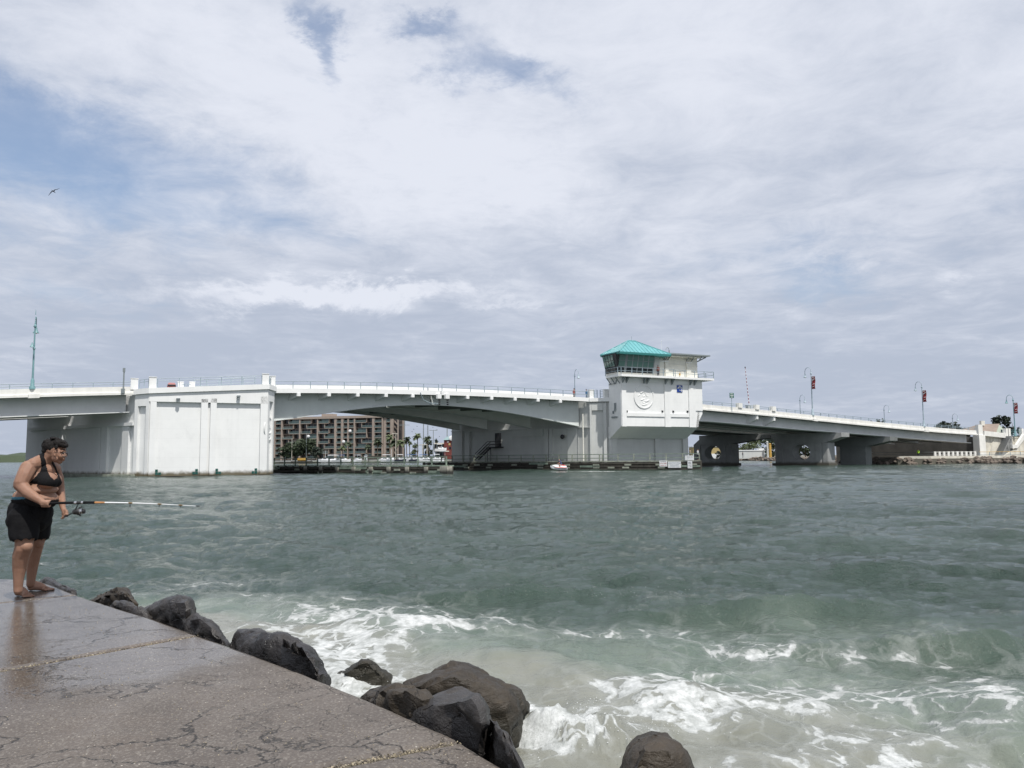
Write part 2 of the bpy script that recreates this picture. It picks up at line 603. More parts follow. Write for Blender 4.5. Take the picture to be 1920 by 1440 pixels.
def value_noise(x, y, seed, octaves=4, rough=0.55):
    rng = np.random.default_rng(seed)
    out = np.zeros_like(x); a = 1.0; tot = 0
    for o_ in range(octaves):
        g = rng.random((64, 64))
        xx = x * 2 ** o_ + 17.3 * o_; yy = y * 2 ** o_ + 9.1 * o_
        i = np.floor(xx).astype(int); j = np.floor(yy).astype(int)
        fu = xx - i; fv = yy - j
        fu = fu * fu * (3 - 2 * fu); fv = fv * fv * (3 - 2 * fv)
        i0, j0, i1, j1 = i % 64, j % 64, (i + 1) % 64, (j + 1) % 64
        out += a * (g[i0, j0] * (1 - fu) * (1 - fv) + g[i1, j0] * fu * (1 - fv) + g[i0, j1] * (1 - fu) * fv + g[i1, j1] * fu * fv)
        tot += a; a *= rough
    return out / tot


def build_water():
    dense = np.radians(np.linspace(-37, 37, 880))
    sl = np.radians(np.linspace(-110, -37.2, 70)); sr = -sl[::-1]
    ang = np.concatenate([sl, dense, sr])
    rad = 2.3 * (6500 / 2.3) ** np.linspace(0, 1, 680)
    A, Rr = np.meshgrid(ang, rad)
    x = Rr * np.sin(A); y = Rr * np.cos(A)
    step = Rr * math.log(6500 / 2.3) / 680
    wd = np.array([-0.42, -0.907])
    z = np.zeros_like(x); ox = np.zeros_like(x); oy = np.zeros_like(x)
    for N, L, wind, cut, amp, lam, seed, sp in (
            (256, 3.7, 0.95, 0.008, 0.0085, 1.0, 13, 0.6),
            (256, 97.0, 5.2, 0.30, 0.055, 0.9, 3, 2.0),
            (512, 31.0, 2.9, 0.06, 0.052, 1.2, 5, 1.6),
            (512, 9.7, 1.7, 0.02, 0.028, 1.2, 8, 0.8)):
        hh, dxx, dyy = ocean_tile(N, L, wind, wd, cut, seed, sp)
        typ = wind * wind / 9.81 * 1.6
        fade = np.clip(1.6 - step / typ, 0.0, 1.0)
        ca, sa = math.cos(seed * 0.07 - 0.3), math.sin(seed * 0.07 - 0.3)
        xr, yr = x * ca - y * sa, x * sa + y * ca
        g = tile_at(hh, L, xr, yr) * fade * amp
        gx = tile_at(dxx, L, xr, yr) * fade * amp * lam
        gy = tile_at(dyy, L, xr, yr) * fade * amp * lam
        ox += gx * ca + gy * sa; oy += -gx * sa + gy * ca
        z += g
    d = edge_dist(x, y)
    near = np.exp(-(d / 7.0) ** 2) * (np.hypot(x, y) < 40)
    calm = 1 - 0.45 * np.exp(-(d / 3.4) ** 2)
    z *= calm; ox *= calm; oy *= calm
    # churned water near the rocks
    wob = value_noise(x * 0.30 + 5, y * 0.30, 21, 4) - 0.5
    wob2 = value_noise(x * 1.1 + 5, y * 1.1, 22, 4) - 0.5
    reach = 3.0 + 2.3 * np.clip((x + 5.0) / 8.0, 0, 1.4)
    q = (d + wob * 3.6 + wob2 * 1.3) / reach
    milk = 1 / (1 + np.exp((q - 1.0) * 6.5))
    foam = np.zeros_like(x)

    def blob(px, py, rx, ry, k, zz=0.0):
        p = at_z(px, py, zz)
        pr = at_z(px + rx, py, zz); pu = at_z(px, py - ry, zz); pd = at_z(px, py + ry, zz)
        a = abs(pr.x - p.x); b = abs(pu.y - pd.y) / 2
        return k * np.exp(-(((x - p.x) / a) ** 2 + ((y - p.y) / b) ** 2))
    for bl in ((640, 1150, 230, 36, 0.60), (760, 1200, 120, 60, 0.45), (560, 1205, 110, 40, 0.55), (650, 1215, 80, 50, 0.5),
               (660, 1285, 60, 30, 0.8), (900, 1165, 180, 26, 0.5), (1080, 1185, 170, 14, 0.42),
               (1120, 1385, 115, 44, 1.0), (1010, 1385, 80, 50, 0.72), (1240, 1312, 120, 20, 0.62), (1310, 1345, 150, 22, 0.58), (700, 1290, 70, 12, .55), (1000, 1335, 40, 20, .6), (1310, 1440, 60, 24, .45), (780, 1262, 40, 12, .3), (1180, 1290, 130, 24, 0.5),
               (1480, 1300, 190, 30, 0.66), (1560, 1400, 150, 50, 0.66), (1740, 1310, 150, 26, 0.68), (1790, 1390, 170, 36, 0.66),
               (1700, 1440, 160, 26, 0.7), (1340, 1255, 150, 16, 0.45), (1460, 1210, 110, 12, 0.35), (1650, 1220, 200, 14, 0.50), (1850, 1265, 120, 14, 0.50),
               (180, 1115, 60, 12, 0.75), (330, 1095, 150, 16, 0.40), (120, 1080, 90, 8, 0.5), (60, 1053, 80, 6, 0.42), (430, 1085, 130, 10, 0.4),
               (1250, 1122, 55, 9, 0.40), (1420, 1130, 60, 9, 0.34), (1880, 1230, 90, 20, 0.3), (1900, 1350, 90, 30, 0.55), (1450, 1440, 120, 30, 0.5)):
        foam += blob(*bl)
    foam += 0.42 * milk * np.clip(value_noise(x * 0.55, y * 0.55, 31, 3) * 2.4 - 0.75, 0, 1)
    foam = 1.25 * np.tanh(foam / 1.25)
    foam += 0.40 * np.exp(-((q - 1.05) / .22) ** 2) * np.clip(value_noise(x * 1.1, y * 1.1, 33, 3) * 2.2 - .7, 0, 1) * (np.hypot(x, y) < 40)
    foam *= 0.75 + 0.4 * value_noise(x * 0.8, y * 0.8, 41, 3)
    # the breaker that has just hit the round rock, and the low ridges behind it
    lump = blob(1115, 1392, 95, 36, 1.0) + 0.55 * blob(1010, 1378, 60, 26, 1.0) + 0.5 * blob(1265, 1318, 90, 14, 1.0) + 0.35 * blob(660, 1285, 40, 14, 1.0)
    nz = value_noise(x * 4.5, y * 4.5, 51, 5, 0.62)
    rid = 1 - np.abs(2 * value_noise(x * 7.0, y * 7.0, 52, 4, 0.6) - 1)
    fz = value_noise(x * 14, y * 9, 53, 4, 0.65)
    z += lump * (0.05 + 0.15 * nz + 0.03 * rid ** 2 + 0.08 * fz)
    ridge = blob(700, 1180, 260, 9, 0.08) + blob(1300, 1262, 320, 8, 0.06) + blob(1450, 1146, 260, 5, 0.20) + blob(1000, 1116, 240, 5, 0.15) + blob(1780, 1203, 220, 6, 0.18) + blob(1700, 1075, 200, 3, 0.14) + blob(1250, 1090, 180, 3, 0.10)
    z += ridge
    wet = np.clip(foam, 0, 1.5)
    z += 0.018 * wet * (value_noise(x * 9, y * 9, 61, 4, 0.6) - 0.4) * (np.hypot(x, y) < 30)
    # wakes and broken crests further out
    foam += blob(1120, 884, 75, 1.6, 1.0) + blob(400, 1062, 120, 4, 0.35) + blob(1250, 1000, 60, 3, 0.0)
    foam += blob(40, 892, 40, 3, 0.25)

    nr, na = x.shape
    co = np.stack([x + ox, y + oy, z], -1).reshape(-1, 3)
    idx = np.arange(nr * na).reshape(nr, na)
    quads = np.stack([idx[:-1, :-1], idx[:-1, 1:], idx[1:, 1:], idx[1:, :-1]], -1).reshape(-1, 4)
    me = bpy.data.meshes.new('water')
    me.vertices.add(len(co)); me.vertices.foreach_set('co', co.ravel())
    me.loops.add(quads.size); me.loops.foreach_set('vertex_index', quads.ravel()[::1])
    me.polygons.add(len(quads))
    me.polygons.foreach_set('loop_start', np.arange(0, quads.size, 4))
    me.polygons.foreach_set('loop_total', np.full(len(quads), 4))
    me.polygons.foreach_set('use_smooth', np.ones(len(quads), bool))
    for nm, arr in (('foam', np.clip(foam, 0, 2)), ('milk', np.clip(milk, 0, 1))):
        at_ = me.attributes.new(nm, 'FLOAT', 'POINT')
        at_.data.foreach_set('value', arr.ravel().astype(np.float32))
    me.update(); me.validate()
    # which way is up
    o = bpy.data.objects.new('water', me)
    if me.polygons[0].normal.z < 0:
        me.flip_normals()
    me.materials.append(M['water'])
    link(o); tag(o, 'green choppy water of the inlet, pale and foamy along the rocks', kind='structure')
    return o


m, t, bs = new_mat('inlet_water')
pos = t.node('ShaderNodeNewGeometry').outputs['Position']
fo = t.node('ShaderNodeAttribute', attribute_name='foam').outputs['Fac']
mi = t.node('ShaderNodeAttribute', attribute_name='milk').outputs['Fac']
flat = t.vmath('MULTIPLY', pos, (1, 1, 0.0))
wv = t.noise(flat, 0.9, 4.0, 0.55, color=True)
wv = t.scale(t.vmath('SUBTRACT', wv, (0.5, 0.5, 0.5)), 0.9)
wc = t.vmath('ADD', flat, wv)
wv2 = t.scale(t.vmath('SUBTRACT', t.noise(flat, 4.0, 3.0, 0.6, color=True), (0.5, 0.5, 0.5)), 0.16)
wc2 = t.vmath('ADD', wc, wv2)
st = t.mapping(wc2, scale=(1.0, 0.75, 1), rot=(0, 0, 0.5))
net1 = t.voronoi(st, 1.5, 'DISTANCE_TO_EDGE')
net2 = t.voronoi(st, 4.2, 'DISTANCE_TO_EDGE')
lace = t.math('MAXIMUM', t.smooth(net1, 0.0, 0.17, 1.0, 0.0), t.math('MULTIPLY', t.smooth(net2, 0.0, 0.16, 1.0, 0.0), 0.75))
fb = t.noise(st, 2.3, 8.0, 0.66, 0.6)
fb2 = t.noise(t.mapping(wc2, scale=(1.0, 0.4, 1), rot=(0, 0, 0.4)), 7.0, 6.0, 0.65, 0.3)
fpat = t.math('ADD', t.math('MULTIPLY', lace, 0.34), t.math('ADD', t.math('MULTIPLY', fb, 0.8), t.math('MULTIPLY', fb2, 0.42)))
thr = t.math('SUBTRACT', 1.20, t.math('MULTIPLY', fo, 0.52))
dense = t.smooth(t.math('SUBTRACT', fpat, thr), -0.02, 0.09)
veil = t.math('MULTIPLY', t.smooth(t.math('SUBTRACT', fpat, thr), -0.34, 0.05), 0.30)
gate = t.smooth(fo, 0.06, 0.24)
foam_f = t.math('MULTIPLY', t.math('MAXIMUM', dense, veil), gate)
# whitecaps flecks out on the chop
deep_var = t.noise(flat, 0.12, 4.0, 0.6)
deep_col = t.mix(t.smooth(deep_var, 0.3, 0.7), rgb(0.029, 0.050, 0.039), rgb(0.039, 0.063, 0.050))
milk_var = t.noise(wc, 0.8, 5.0, 0.6)
milk_col = t.mix(t.smooth(milk_var, 0.3, 0.7), rgb(0.105, 0.138, 0.111), rgb(0.150, 0.178, 0.148))
wcol = t.mix(t.smooth(mi, 0.0, 0.65), deep_col, milk_col)
wcol = t.mix(t.smooth(mi, 0.72, 1.0), wcol, t.mix(t.smooth(milk_var, 0.3, 0.7), rgb(0.150, 0.153, 0.126), rgb(0.198, 0.198, 0.166)))
ftone = t.smooth(t.math('ADD', t.math('MULTIPLY', t.noise(pos, 11.0, 7.0, 0.72), 0.75), t.math('MULTIPLY', t.math('SUBTRACT', fpat, thr), 0.5)), 0.30, 0.72)
wcol = t.mix(foam_f, wcol, t.mix(ftone, rgb(0.29, 0.305, 0.295), rgb(0.64, 0.655, 0.655)))
t.l.new(wcol, bs.inputs['Base Color'])
t.put(bs.inputs['Roughness'], t.math('ADD', 0.10, t.math('MULTIPLY', foam_f, 0.55)))
bs.inputs['IOR'].default_value = 1.33
bs.inputs['Specular IOR Level'].default_value = 0.42
rip1 = t.noise(t.mapping(flat, scale=(1.0, 1.6, 1), rot=(0, 0, 0.43)), 3.2, 7.0, 0.68, 0.2)
rip2 = t.noise(t.mapping(flat, scale=(1.0, 1.5, 1), rot=(0, 0, 0.30)), 0.95, 7.0, 0.66, 0.2)
b1 = t.bump(rip2, t.math('SUBTRACT', 0.9, t.math('MULTIPLY', mi, 0.6)), 0.36)
b2 = t.bump(rip1, t.math('SUBTRACT', 0.78, t.math('MULTIPLY', mi, 0.58)), 0.11, b1)
slick = t.smooth(t.noise(t.mapping(flat, scale=(0.35, 1.0, 1), rot=(0, 0, 0.2)), 0.055, 5.0, 0.6), .36, .62, .62, 1.2)
for nd_ in (b1.node, b2.node):
    lk = nd_.inputs['Strength'].links
    src_ = lk[0].from_socket if lk else None
    t.l.new(t.math('MULTIPLY', src_, slick), nd_.inputs['Strength'])
b3 = t.bump(t.math('ADD', foam_f, t.math('MULTIPLY', t.noise(flat, 26.0, 4.0, 0.7), foam_f)), 0.45, 0.02, b2)
t.l.new(b3, bs.inputs['Normal'])
M['water'] = m
water = build_water()

sb = MB(); sb.add([(-6500, -6500, -4.0), (6500, -6500, -4.0), (6500, 6500, -4.0), (-6500, 6500, -4.0)], [(0, 1, 2, 3)])
M['sand'] = mat('pale_seabed_sand', (0.35, 0.32, 0.25), 0.9, 0.1, 0.5)
tag(sb.build('seabed', M['sand']), 'sandy bottom under the inlet water', kind='structure')

# ------------------------------------------------------------------ the bridge
_prof = [(s_of(x, y), on_bridge(x, y).z) for x, y in
         ((2, 747), (120, 743), (250, 739), (515, 737), (820, 741), (960, 746), (1090, 751), (1320, 769), (1460, 782), (1600, 796), (1835, 816))]
_pc = np.polyfit([p[0] for p in _prof], [p[1] for p in _prof], 4)
S_LO, S_HI = _prof[0][0], _prof[-1][0]
_dlo = np.polyval(np.polyder(_pc), S_LO); _dhi = np.polyval(np.polyder(_pc), S_HI)


def zf(s):
    """underside of the deck's outer edge"""
    if s < S_LO: return float(np.polyval(_pc, S_LO) + (s - S_LO) * max(_dlo, 0.035))
    if s > S_HI: return float(np.polyval(_pc, S_HI) + (s - S_HI) * -0.05)
    return float(np.polyval(_pc, s))


_gb = [(s_of(x, y, 1.8), on_bridge(x, y, 1.8).z) for x, y in
       ((515, 788), (565, 781), (617, 773.5), (679, 764.5), (721, 761), (771, 759), (825, 759.3), (890, 764), (940, 771), (990, 780), (1040, 789), (1085, 799))]
_gc = np.polyfit([p[0] for p in _gb], [p[1] for p in _gb], 5)
S_LP = s_of(515, 740)            # left pier, channel side
S_JT = s_of(827, 745)            # where the leaves meet
S_RP = s_of(1085, 775, 1.8)      # right pier, channel side
S_RA = s_of(1300, 770)           # right approach begins
S_AB = s_of(1832, 818)           # abutment
S_LA = s_of(253, 742)            # left approach ends
S_FAR = S_LA - 75


def gz_leaf(s):
    return float(np.polyval(_gc, s))


def steps(a, b, n):
    return [a + (b - a) * i / n for i in range(n + 1)]


def strip(mb, ss, sec):
    """sec(s) -> closed outline [(across, height)] at station s"""
    mb.loft([[BP(s, q[0], q[1]) for q in sec(s)] for s in ss])


def plate(mb, ss, w0, w1, z0, z1):
    f0 = z0 if callable(z0) else (lambda s: zf(s) + z0)
    f1 = z1 if callable(z1) else (lambda s: zf(s) + z1)
    strip(mb, ss, lambda s: [(w0, f0(s)), (w1, f0(s)), (w1, f1(s)), (w0, f1(s))])


post_me = MB().box((0, 0, 0.5), (0.085, 0.085, 1.0)).mesh('rail_post', M['rail'])


def railing(root, s0, s1, wv, base, top, gap=2.3, rails=(1.0, 0.52), mt='rail', r=0.042):
    """tube rails on single posts; base and top are heights over zf"""
    n = max(2, int((s1 - s0) / 3))
    ss = steps(s0, s1, n)
    for f in rails:
        mb = MB(); mb.tube([BP(s, wv, zf(s) + base + (top - base) * f) for s in ss], r, 6)
        mb.build('rail', M[mt], root)
    k = max(1, round((s1 - s0) / gap))
    for s in steps(s0, s1, k):
        o = inst('rail_post', post_me, BP(s, wv, zf(s) + base), root, math.atan(BB))
        o.scale.z = top - base


def bracket(mb, s, w_edge, w_web, d0, d1, th=0.28):
    """cantilever under the deck edge, deepening towards the girder"""
    h = th / 2
    vs = []
    for ss_ in (s - h, s + h):
        z = zf(ss_)
        vs += [BP(ss_, w_edge, z - d0), BP(ss_, w_web, z - d1), BP(ss_, w_web, z - 0.004), BP(ss_, w_edge, z - 0.004)]
    mb.add(vs, [(0, 1, 2, 3), (7, 6, 5, 4), (0, 4, 5, 1), (1, 5, 6, 2), (2, 6, 7, 3), (3, 7, 4, 0)])


WIDS = {0.0: 12.2, 13.5: 12.3}
NEAR, FARW = 0.0, 13.5


def leaf(s0, s1, wo, label, brks):
    WID = WIDS[wo]
    c = BP((s0 + s1) / 2, wo + WID / 2, 0)
    t_ = thing('bascule_leaf', (c.x, c.y, zf((s0 + s1) / 2)), label, 'bridge leaf', 'bascule leaves over the channel')
    ss = steps(s0, s1, 14)
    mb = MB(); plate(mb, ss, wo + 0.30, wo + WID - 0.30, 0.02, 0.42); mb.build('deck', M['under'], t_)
    mb = MB(); plate(mb, ss, wo + 2.6, wo + WID - 2.6, 0.424, 0.46); mb.build('road_surface', M['asphalt'], t_)
    for w0 in (wo, wo + WID - 0.3):
        mb = MB(); plate(mb, ss, w0, w0 + 0.296, 0.0, 0.62); mb.build('fascia', M['white'], t_)
    for w0 in (wo + 2.2, wo + WID - 2.55):
        mb = MB(); strip(mb, ss, lambda s: [(w0, zf(s) + .424), (w0 + .36, zf(s) + .424), (w0 + .26, zf(s) + 1.25), (w0 + .1, zf(s) + 1.25)])
        mb.build('traffic_barrier', M['white'], t_)
    for w0 in (wo + (1.8 if wo == 0 else 4.8), wo + WID - 2.0):
        mb = MB()
        plate(mb, ss, w0, w0 + 0.16, gz_leaf, 0.016)
        strip(mb, ss, lambda s: [(w0 - .22, gz_leaf(s) - .09), (w0 + .38, gz_leaf(s) - .09), (w0 + .38, gz_leaf(s) - .004), (w0 - .22, gz_leaf(s) - .004)])
        mb.build('girder', M['girder'], t_)
    # cross beams between the girders
    for s in steps(s0 + 1.2, s1 - 1.2, 6):
        mb = MB(); dep = min(1.6, zf(s) - gz_leaf(s) - 0.25)
        plate(mb, [s - 0.12, s + 0.12], wo + (1.97 if wo == 0 else 4.97), wo + WID - 2.01, lambda q: zf(q) - dep, 0.012)
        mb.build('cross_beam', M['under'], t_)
    for px, py in brks:
        s = s_of(px, py)
        mb = MB(); bracket(mb, s, wo + 0.12, wo + 1.8, 0.42, 0.95); b = mb.build('bracket', M['girder'], t_)
        mb = MB(); plate(mb, [s - .22, s + .22], wo - 0.05, wo + .11, -0.44, -0.006); mb.build('bracket_cap', M['white'], b)
    railing(t_, s0 + 0.15, s1 - 0.15, wo + 0.13, 0.62, 1.62)
    railing(t_, s0 + 0.15, s1 - 0.15, wo + WID - 0.13, 0.62, 1.62, 4.6)
    return t_


bl = ((560, 742), (617, 741.5), (671, 741.5), (724, 741.5), (774, 742))
br = ((877, 745), (922, 746), (966, 747), (1009, 749), (1051, 751))
l1 = leaf(S_LP, S_JT - 0.12, NEAR, 'left half of the near drawbridge span, from the big white pier to the joint', bl)
l2 = leaf(S_JT + 0.12, S_RP, NEAR, 'right half of the near drawbridge span, from the joint to the tower pier', br)
leaf(S_LP, S_JT - 0.12, FARW, 'left half of the drawbridge span behind, seen under the near one above the brown hotel', ())
leaf(S_JT + 0.12, S_RP, FARW, 'right half of the drawbridge span behind, ending at the sunlit strip of wall', ())
# the lock boxes and navigation lamps at the joint
for s, root in ((S_JT - 0.55, l1), (S_JT + 0.75, l2)):
    mb = MB(); plate(mb, [s - .3, s + .3], -0.35, -0.06, -0.55, 0.12); b = mb.build('lock_box', M['white'], root)
    mb = MB()
    for k in range(3):
        p = BP(s + 0.1, -0.2, zf(s) - 0.62 - 0.32 * k)
        mb.lathe((p.x, p.y, p.z - .26), [(0.02, 0), (0.15, 0.02), (0.15, 0.2), (0.04, 0.24)], 8)
    mb.build('channel_lamp', M['black'], b)
mb = MB(); mb.tube([BP(S_JT - 3.3, -0.05, zf(S_JT) + .3), BP(S_JT - 2.9, -0.12, zf(S_JT) - .8), BP(S_JT - 1.9, -0.12, zf(S_JT) - 1.25), BP(S_JT - .6, -0.15, zf(S_JT) - 1.3)], 0.05, 6)
mb.build('hanging_cable', M['rail'], l1)


def approach(s0, s1, wo, gz, label, brks=(), rail=True, n=14):
    WID = WIDS[wo]
    c = BP((s0 + s1) / 2, wo + WID / 2, 0)
    t_ = thing('approach_span', (c.x, c.y, zf((s0 + s1) / 2)), label, 'bridge span', 'approach spans')
    ss = steps(s0, s1, n)
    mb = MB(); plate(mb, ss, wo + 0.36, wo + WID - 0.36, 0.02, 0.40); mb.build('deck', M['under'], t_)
    mb = MB(); plate(mb, ss, wo + 2.6, wo + WID - 2.6, 0.404, 0.44); mb.build('road_surface', M['asphalt'], t_)
    for k, w0 in enumerate((wo, wo + WID - 0.34)):
        mb = MB()
        strip(mb, ss, lambda s: [(w0 - .10, zf(s)), (w0 + .34, zf(s)), (w0 + .34, zf(s) + 1.02), (w0 + .06, zf(s) + 1.02), (w0 + .06, zf(s) + .34), (w0 - .10, zf(s) + .30)])
        mb.build('parapet', M['parapet'], t_)
    for w0 in (wo + 1.8, wo + WID - 2.0):
        mb = MB()
        plate(mb, ss, w0, w0 + .2, gz, 0.016)
        strip(mb, ss, lambda s: [(w0 - .78, gz(s) - .13), (w0 + .8, gz(s) - .13), (w0 + .8, gz(s) - .004), (w0 - .78, gz(s) - .004)])
        mb.build('girder', M['approach_steel'], t_)
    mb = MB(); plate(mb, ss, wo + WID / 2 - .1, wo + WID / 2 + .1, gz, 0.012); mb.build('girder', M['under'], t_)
    for s in brks:
        mb = MB(); bracket(mb, s, wo + 0.05, wo + 1.8, 0.75, 1.7, .42); mb.build('bracket', M['approach_steel'], t_)
    if rail:
        railing(t_, s0 + .2, s1 - .2, wo + .2, 1.02, 1.62, 2.2)
        railing(t_, s0 + .2, s1 - .2, wo + WID - .17, 1.02, 1.62, 4.4)
    return t_


_gl = [on_bridge(x, y, 1.8).z for x, y in ((2, 781), (250, 771.3))]
_sl = [s_of(x, y, 1.8) for x, y in ((2, 781), (250, 771.3))]
gzl = lambda s: _gl[0] + (_gl[1] - _gl[0]) * (s - _sl[0]) / (_sl[1] - _sl[0])
_gr = [(s_of(x, y, 1.8), on_bridge(x, y, 1.8).z) for x, y in ((1308, 788), (1397, 796), (1488, 804.5), (1597, 812.5), (1717, 823), (1832, 831.5))]
gzr = lambda s: float(np.interp(s, [g[0] for g in _gr], [g[1] for g in _gr]))
a1 = approach(S_FAR, S_LA, NEAR, gzl, 'left approach span carrying the road off the picture past the teal lamp')
a2 = approach(S_FAR, S_LA, FARW, gzl, 'left approach span of the bridge behind, only its dark underside showing', rail=False)
a3 = approach(S_RA, S_AB, NEAR, gzr, 'long right approach span sloping down from the tower to the cream abutment',
              (s_of(1421, 785), s_of(1453, 788)))
for px_ in (1388, 1420, 1451):
    s = s_of(px_, 775)
    mb = MB(); plate(mb, [s - .42, s + .42], -.12, .42, 1.0, 1.86); mb.build('parapet_pillar', M['parapet'], a3)
a4 = approach(S_RA, S_AB, FARW, gzr, 'right approach span of the bridge behind, seen under the near one as a grey girder', rail=True)

# ---- left pier
LA, LB, LC, LD = (on_bridge(253, 740), at(280, 737, 99.6), at(503, 729, 105.6), on_bridge(515, 737))
BACK = 26.2


def plan(p): return (p.x, p.y)


pc = (LA + LD) / 2
lp = thing('bascule_pier', (pc.x, pc.y + 8, 0), 'huge white octagonal drawbridge pier behind the angler, with two tall panels', 'bridge pier', 'bascule piers')
zA, zB, zC, zD = zf(S_LA) + .02, at(280, 737, 99.6).z, at(503, 729, 105.6).z, zf(S_LP) + .25
poly = [plan(LA), plan(LB), plan(LC), plan(LD), plan(LD + MS * BACK), plan(LA + MS * BACK)]


def inset(p, d):
    """polygon moved inwards by d"""
    n = len(p); out = []
    for i in range(n):
        a, b, c = Vector(p[i - 1]), Vector(p[i]), Vector(p[(i + 1) % n])
        d1 = (b - a).normalized(); d2 = (c - b).normalized()
        n1 = Vector((-d1.y, d1.x)); n2 = Vector((-d2.y, d2.x))
        m_ = (n1 + n2) / (1 + n1.dot(n2))
        out.append(tuple(b + m_ * d))
    return out


mb = MB(); mb.prism(inset(poly, 0.35), -3.8, [zA - .06, zB - .06, zC - .06, zD - .06, zD - .6, zA - .06]); mb.build('pier_body', M['white'], lp)
wL = Wall(LB, LC)
lv = lambda x, y: wL.hit(x, y)
ZB = 0.12


def wtop(l): return zB + (zC - zB) * l / wL.L


def pilaster(root, wall, l0, l1, z0, z1a, z1b, o0=-0.352, o1=0.0, m_='white', name='pilaster'):
    mb = MB(); wall.quad(mb, [(l0, z0), (l1, z0), (l1, z1b), (l0, z1a)], o0, o1); return mb.build(name, M[m_], root)


cuts = [lv(280, 800)[0], lv(292.5, 800)[0], lv(376.5, 800)[0], lv(389, 800)[0], lv(394, 800)[0], lv(405.5, 800)[0], lv(488, 800)[0], wL.L]
pt = [(lv(293, 752)[1]), (lv(376, 749)[1]), (lv(406, 747.5)[1]), (lv(487, 743.5)[1])]
bandz = lambda l: pt[0] + (pt[3] - pt[0]) * (l - cuts[1]) / (cuts[6] - cuts[1])
for i, (a_, b_) in enumerate(((0, 1), (2, 3), (4, 5), (6, 7))):
    pilaster(lp, wL, cuts[a_] + (0.04 if a_ == 0 else 0), cuts[b_] - (.04 if b_ == 7 else 0), ZB, bandz(cuts[a_]), bandz(cuts[b_]))
pilaster(lp, wL, 0.02, wL.L - 0.02, bandz(0) + .002, wtop(0) - .06, wtop(wL.L) - .06, name='top_band')
mb = MB(); wL.quad(mb, [(cuts[3], bandz(cuts[3]) - 0.0), (cuts[4], bandz(cuts[4])), (cuts[4], bandz(cuts[4]) + .02), (cuts[3], bandz(cuts[3]) + .02)], -.5, -.3)
# cornice all along the chamfers and face
mb = MB()
cor = [(LA, zA), (LB, zB), (LC, zC), (LD, zD)]
outp = inset([plan(LA - MS * 0.0), plan(LB), plan(LC), plan(LD), plan(LD + MS * 4), plan(LA + MS * 4)], -0.22)
inp = inset([plan(LA), plan(LB), plan(LC), plan(LD), plan(LD + MS * 4), plan(LA + MS * 4)], 0.45)
rings = []
for i, (p, z) in enumerate(cor):
    rings.append([(outp[i][0], outp[i][1], z - .05), (inp[i][0], inp[i][1], z - .05), (inp[i][0], inp[i][1], z + .62), (outp[i][0], outp[i][1], z + .62)])
mb.loft([[Vector(q) for q in r_] for r_ in rings]); mb.build('cornice', M['white'], lp)
# end chamfers
wLc = Wall(LA, LB); wRc = Wall(LC, LD)
for w_, za, zb, m_ in ((wLc, zA, zB, 'white'), (wRc, zC, zD, 'white')):
    L_ = w_.L
    pilaster(lp, w_, 0.03, L_ * .24, ZB, za - .07, za - .07 + (zb - za) * .24, m_=m_)
    pilaster(lp, w_, L_ * .80, L_ - .03, ZB, zb - .07 - (zb - za) * .2, zb - .07, m_=m_)
    pilaster(lp, w_, L_ * .24 + .002, L_ * .80 - .002, min(za, zb) - 1.5, za - .07 + (zb - za) * .24, zb - .07 - (zb - za) * .2, m_=m_, name='top_band')
l0, z0 = wLc.hit(262, 757)
mb = MB(); wLc.box(mb, l0 - .1, l0 + .62, z0 - .35, z0 + .3, -.34, -.20); mb.build('vent', M['pier_grey'], lp)
# round seal on the channel chamfer
def medallion(root, wall, lc, zc, r, mats, o=-0.33):
    c = wall.pt(lc, o, zc); a, n_ = wall.a, wall.o
    up = Vector((0, 0, 1))
    def disk(mb, r0, r1, o0, o1, n=40):
        vs = []; fs = []
        for k in range(n):
            t_ = 2 * math.pi * k / n; d = a * math.cos(t_) + up * math.sin(t_)
            vs += [c + d * r0 + n_ * o0, c + d * r0 + n_ * o1, c + d * r1 + n_ * o1, c + d * r1 + n_ * o0]
        for k in range(n):
            j = (k + 1) % n
            for q in range(4):
                fs.append((k * 4 + q, j * 4 + q, j * 4 + (q + 1) % 4, k * 4 + (q + 1) % 4))
        mb.add(vs, fs)
    mb = MB(); disk(mb, 0.01, r, 0.0, 0.04); med = mb.build('medallion', mats, root, True)
    mb = MB(); disk(mb, r * .92, r, .042, .11); mb.build('rim', mats, med, True)
    rnd = random.Random(4)
    def worm(pts, rad):
        mb = MB(); mb.tube([c + a * (u * r) + up * (q * r) + n_ * (.05 - rad * r * .42) for u, q in pts], [rad * r * .72 * k_ for k_ in (.35, 1, 1, .3)][:len(pts)], 8)
        mb.build('relief', mats, med, True)
    worm(((-.55, .38), (-.3, .3), (-.05, .42), (.12, .40)), .16)       # a bird's wing
    worm(((.05, .62), (.12, .3), (.28, .05), (.62, -.02)), .13)        # a neck
    worm(((-.5, -.22), (-.25, -.3), (-.02, -.2), (.1, -.1)), .12)
    worm(((-.1, -.32), (.18, -.42), (.45, -.3), (.65, -.18)), .15)
    worm(((-.45, -.62), (-.1, -.7), (.22, -.64), (.5, -.58)), .11)
    worm(((.35, .5), (.5, .42), (.62, .35), (.7, .2)), .10)
    worm(((-.7, .1), (-.55, .05), (-.4, .12), (-.3, .1)), .09)
    worm(((-.2, .08), (-.05, -.02), (.1, .1), (.2, .2)), .08)
    worm(((-.3, -.45), (-.1, -.52), (.1, -.55), (.3, -.48)), .07)
    worm(((-.2, .68), (-.05, .74), (.1, .75), (.2, .7)), .07)
    return med


lm, zm = wRc.hit(508.5, 804)
medallion(lp, wRc, wRc.L * .5, zm, 1.55, M['white'])
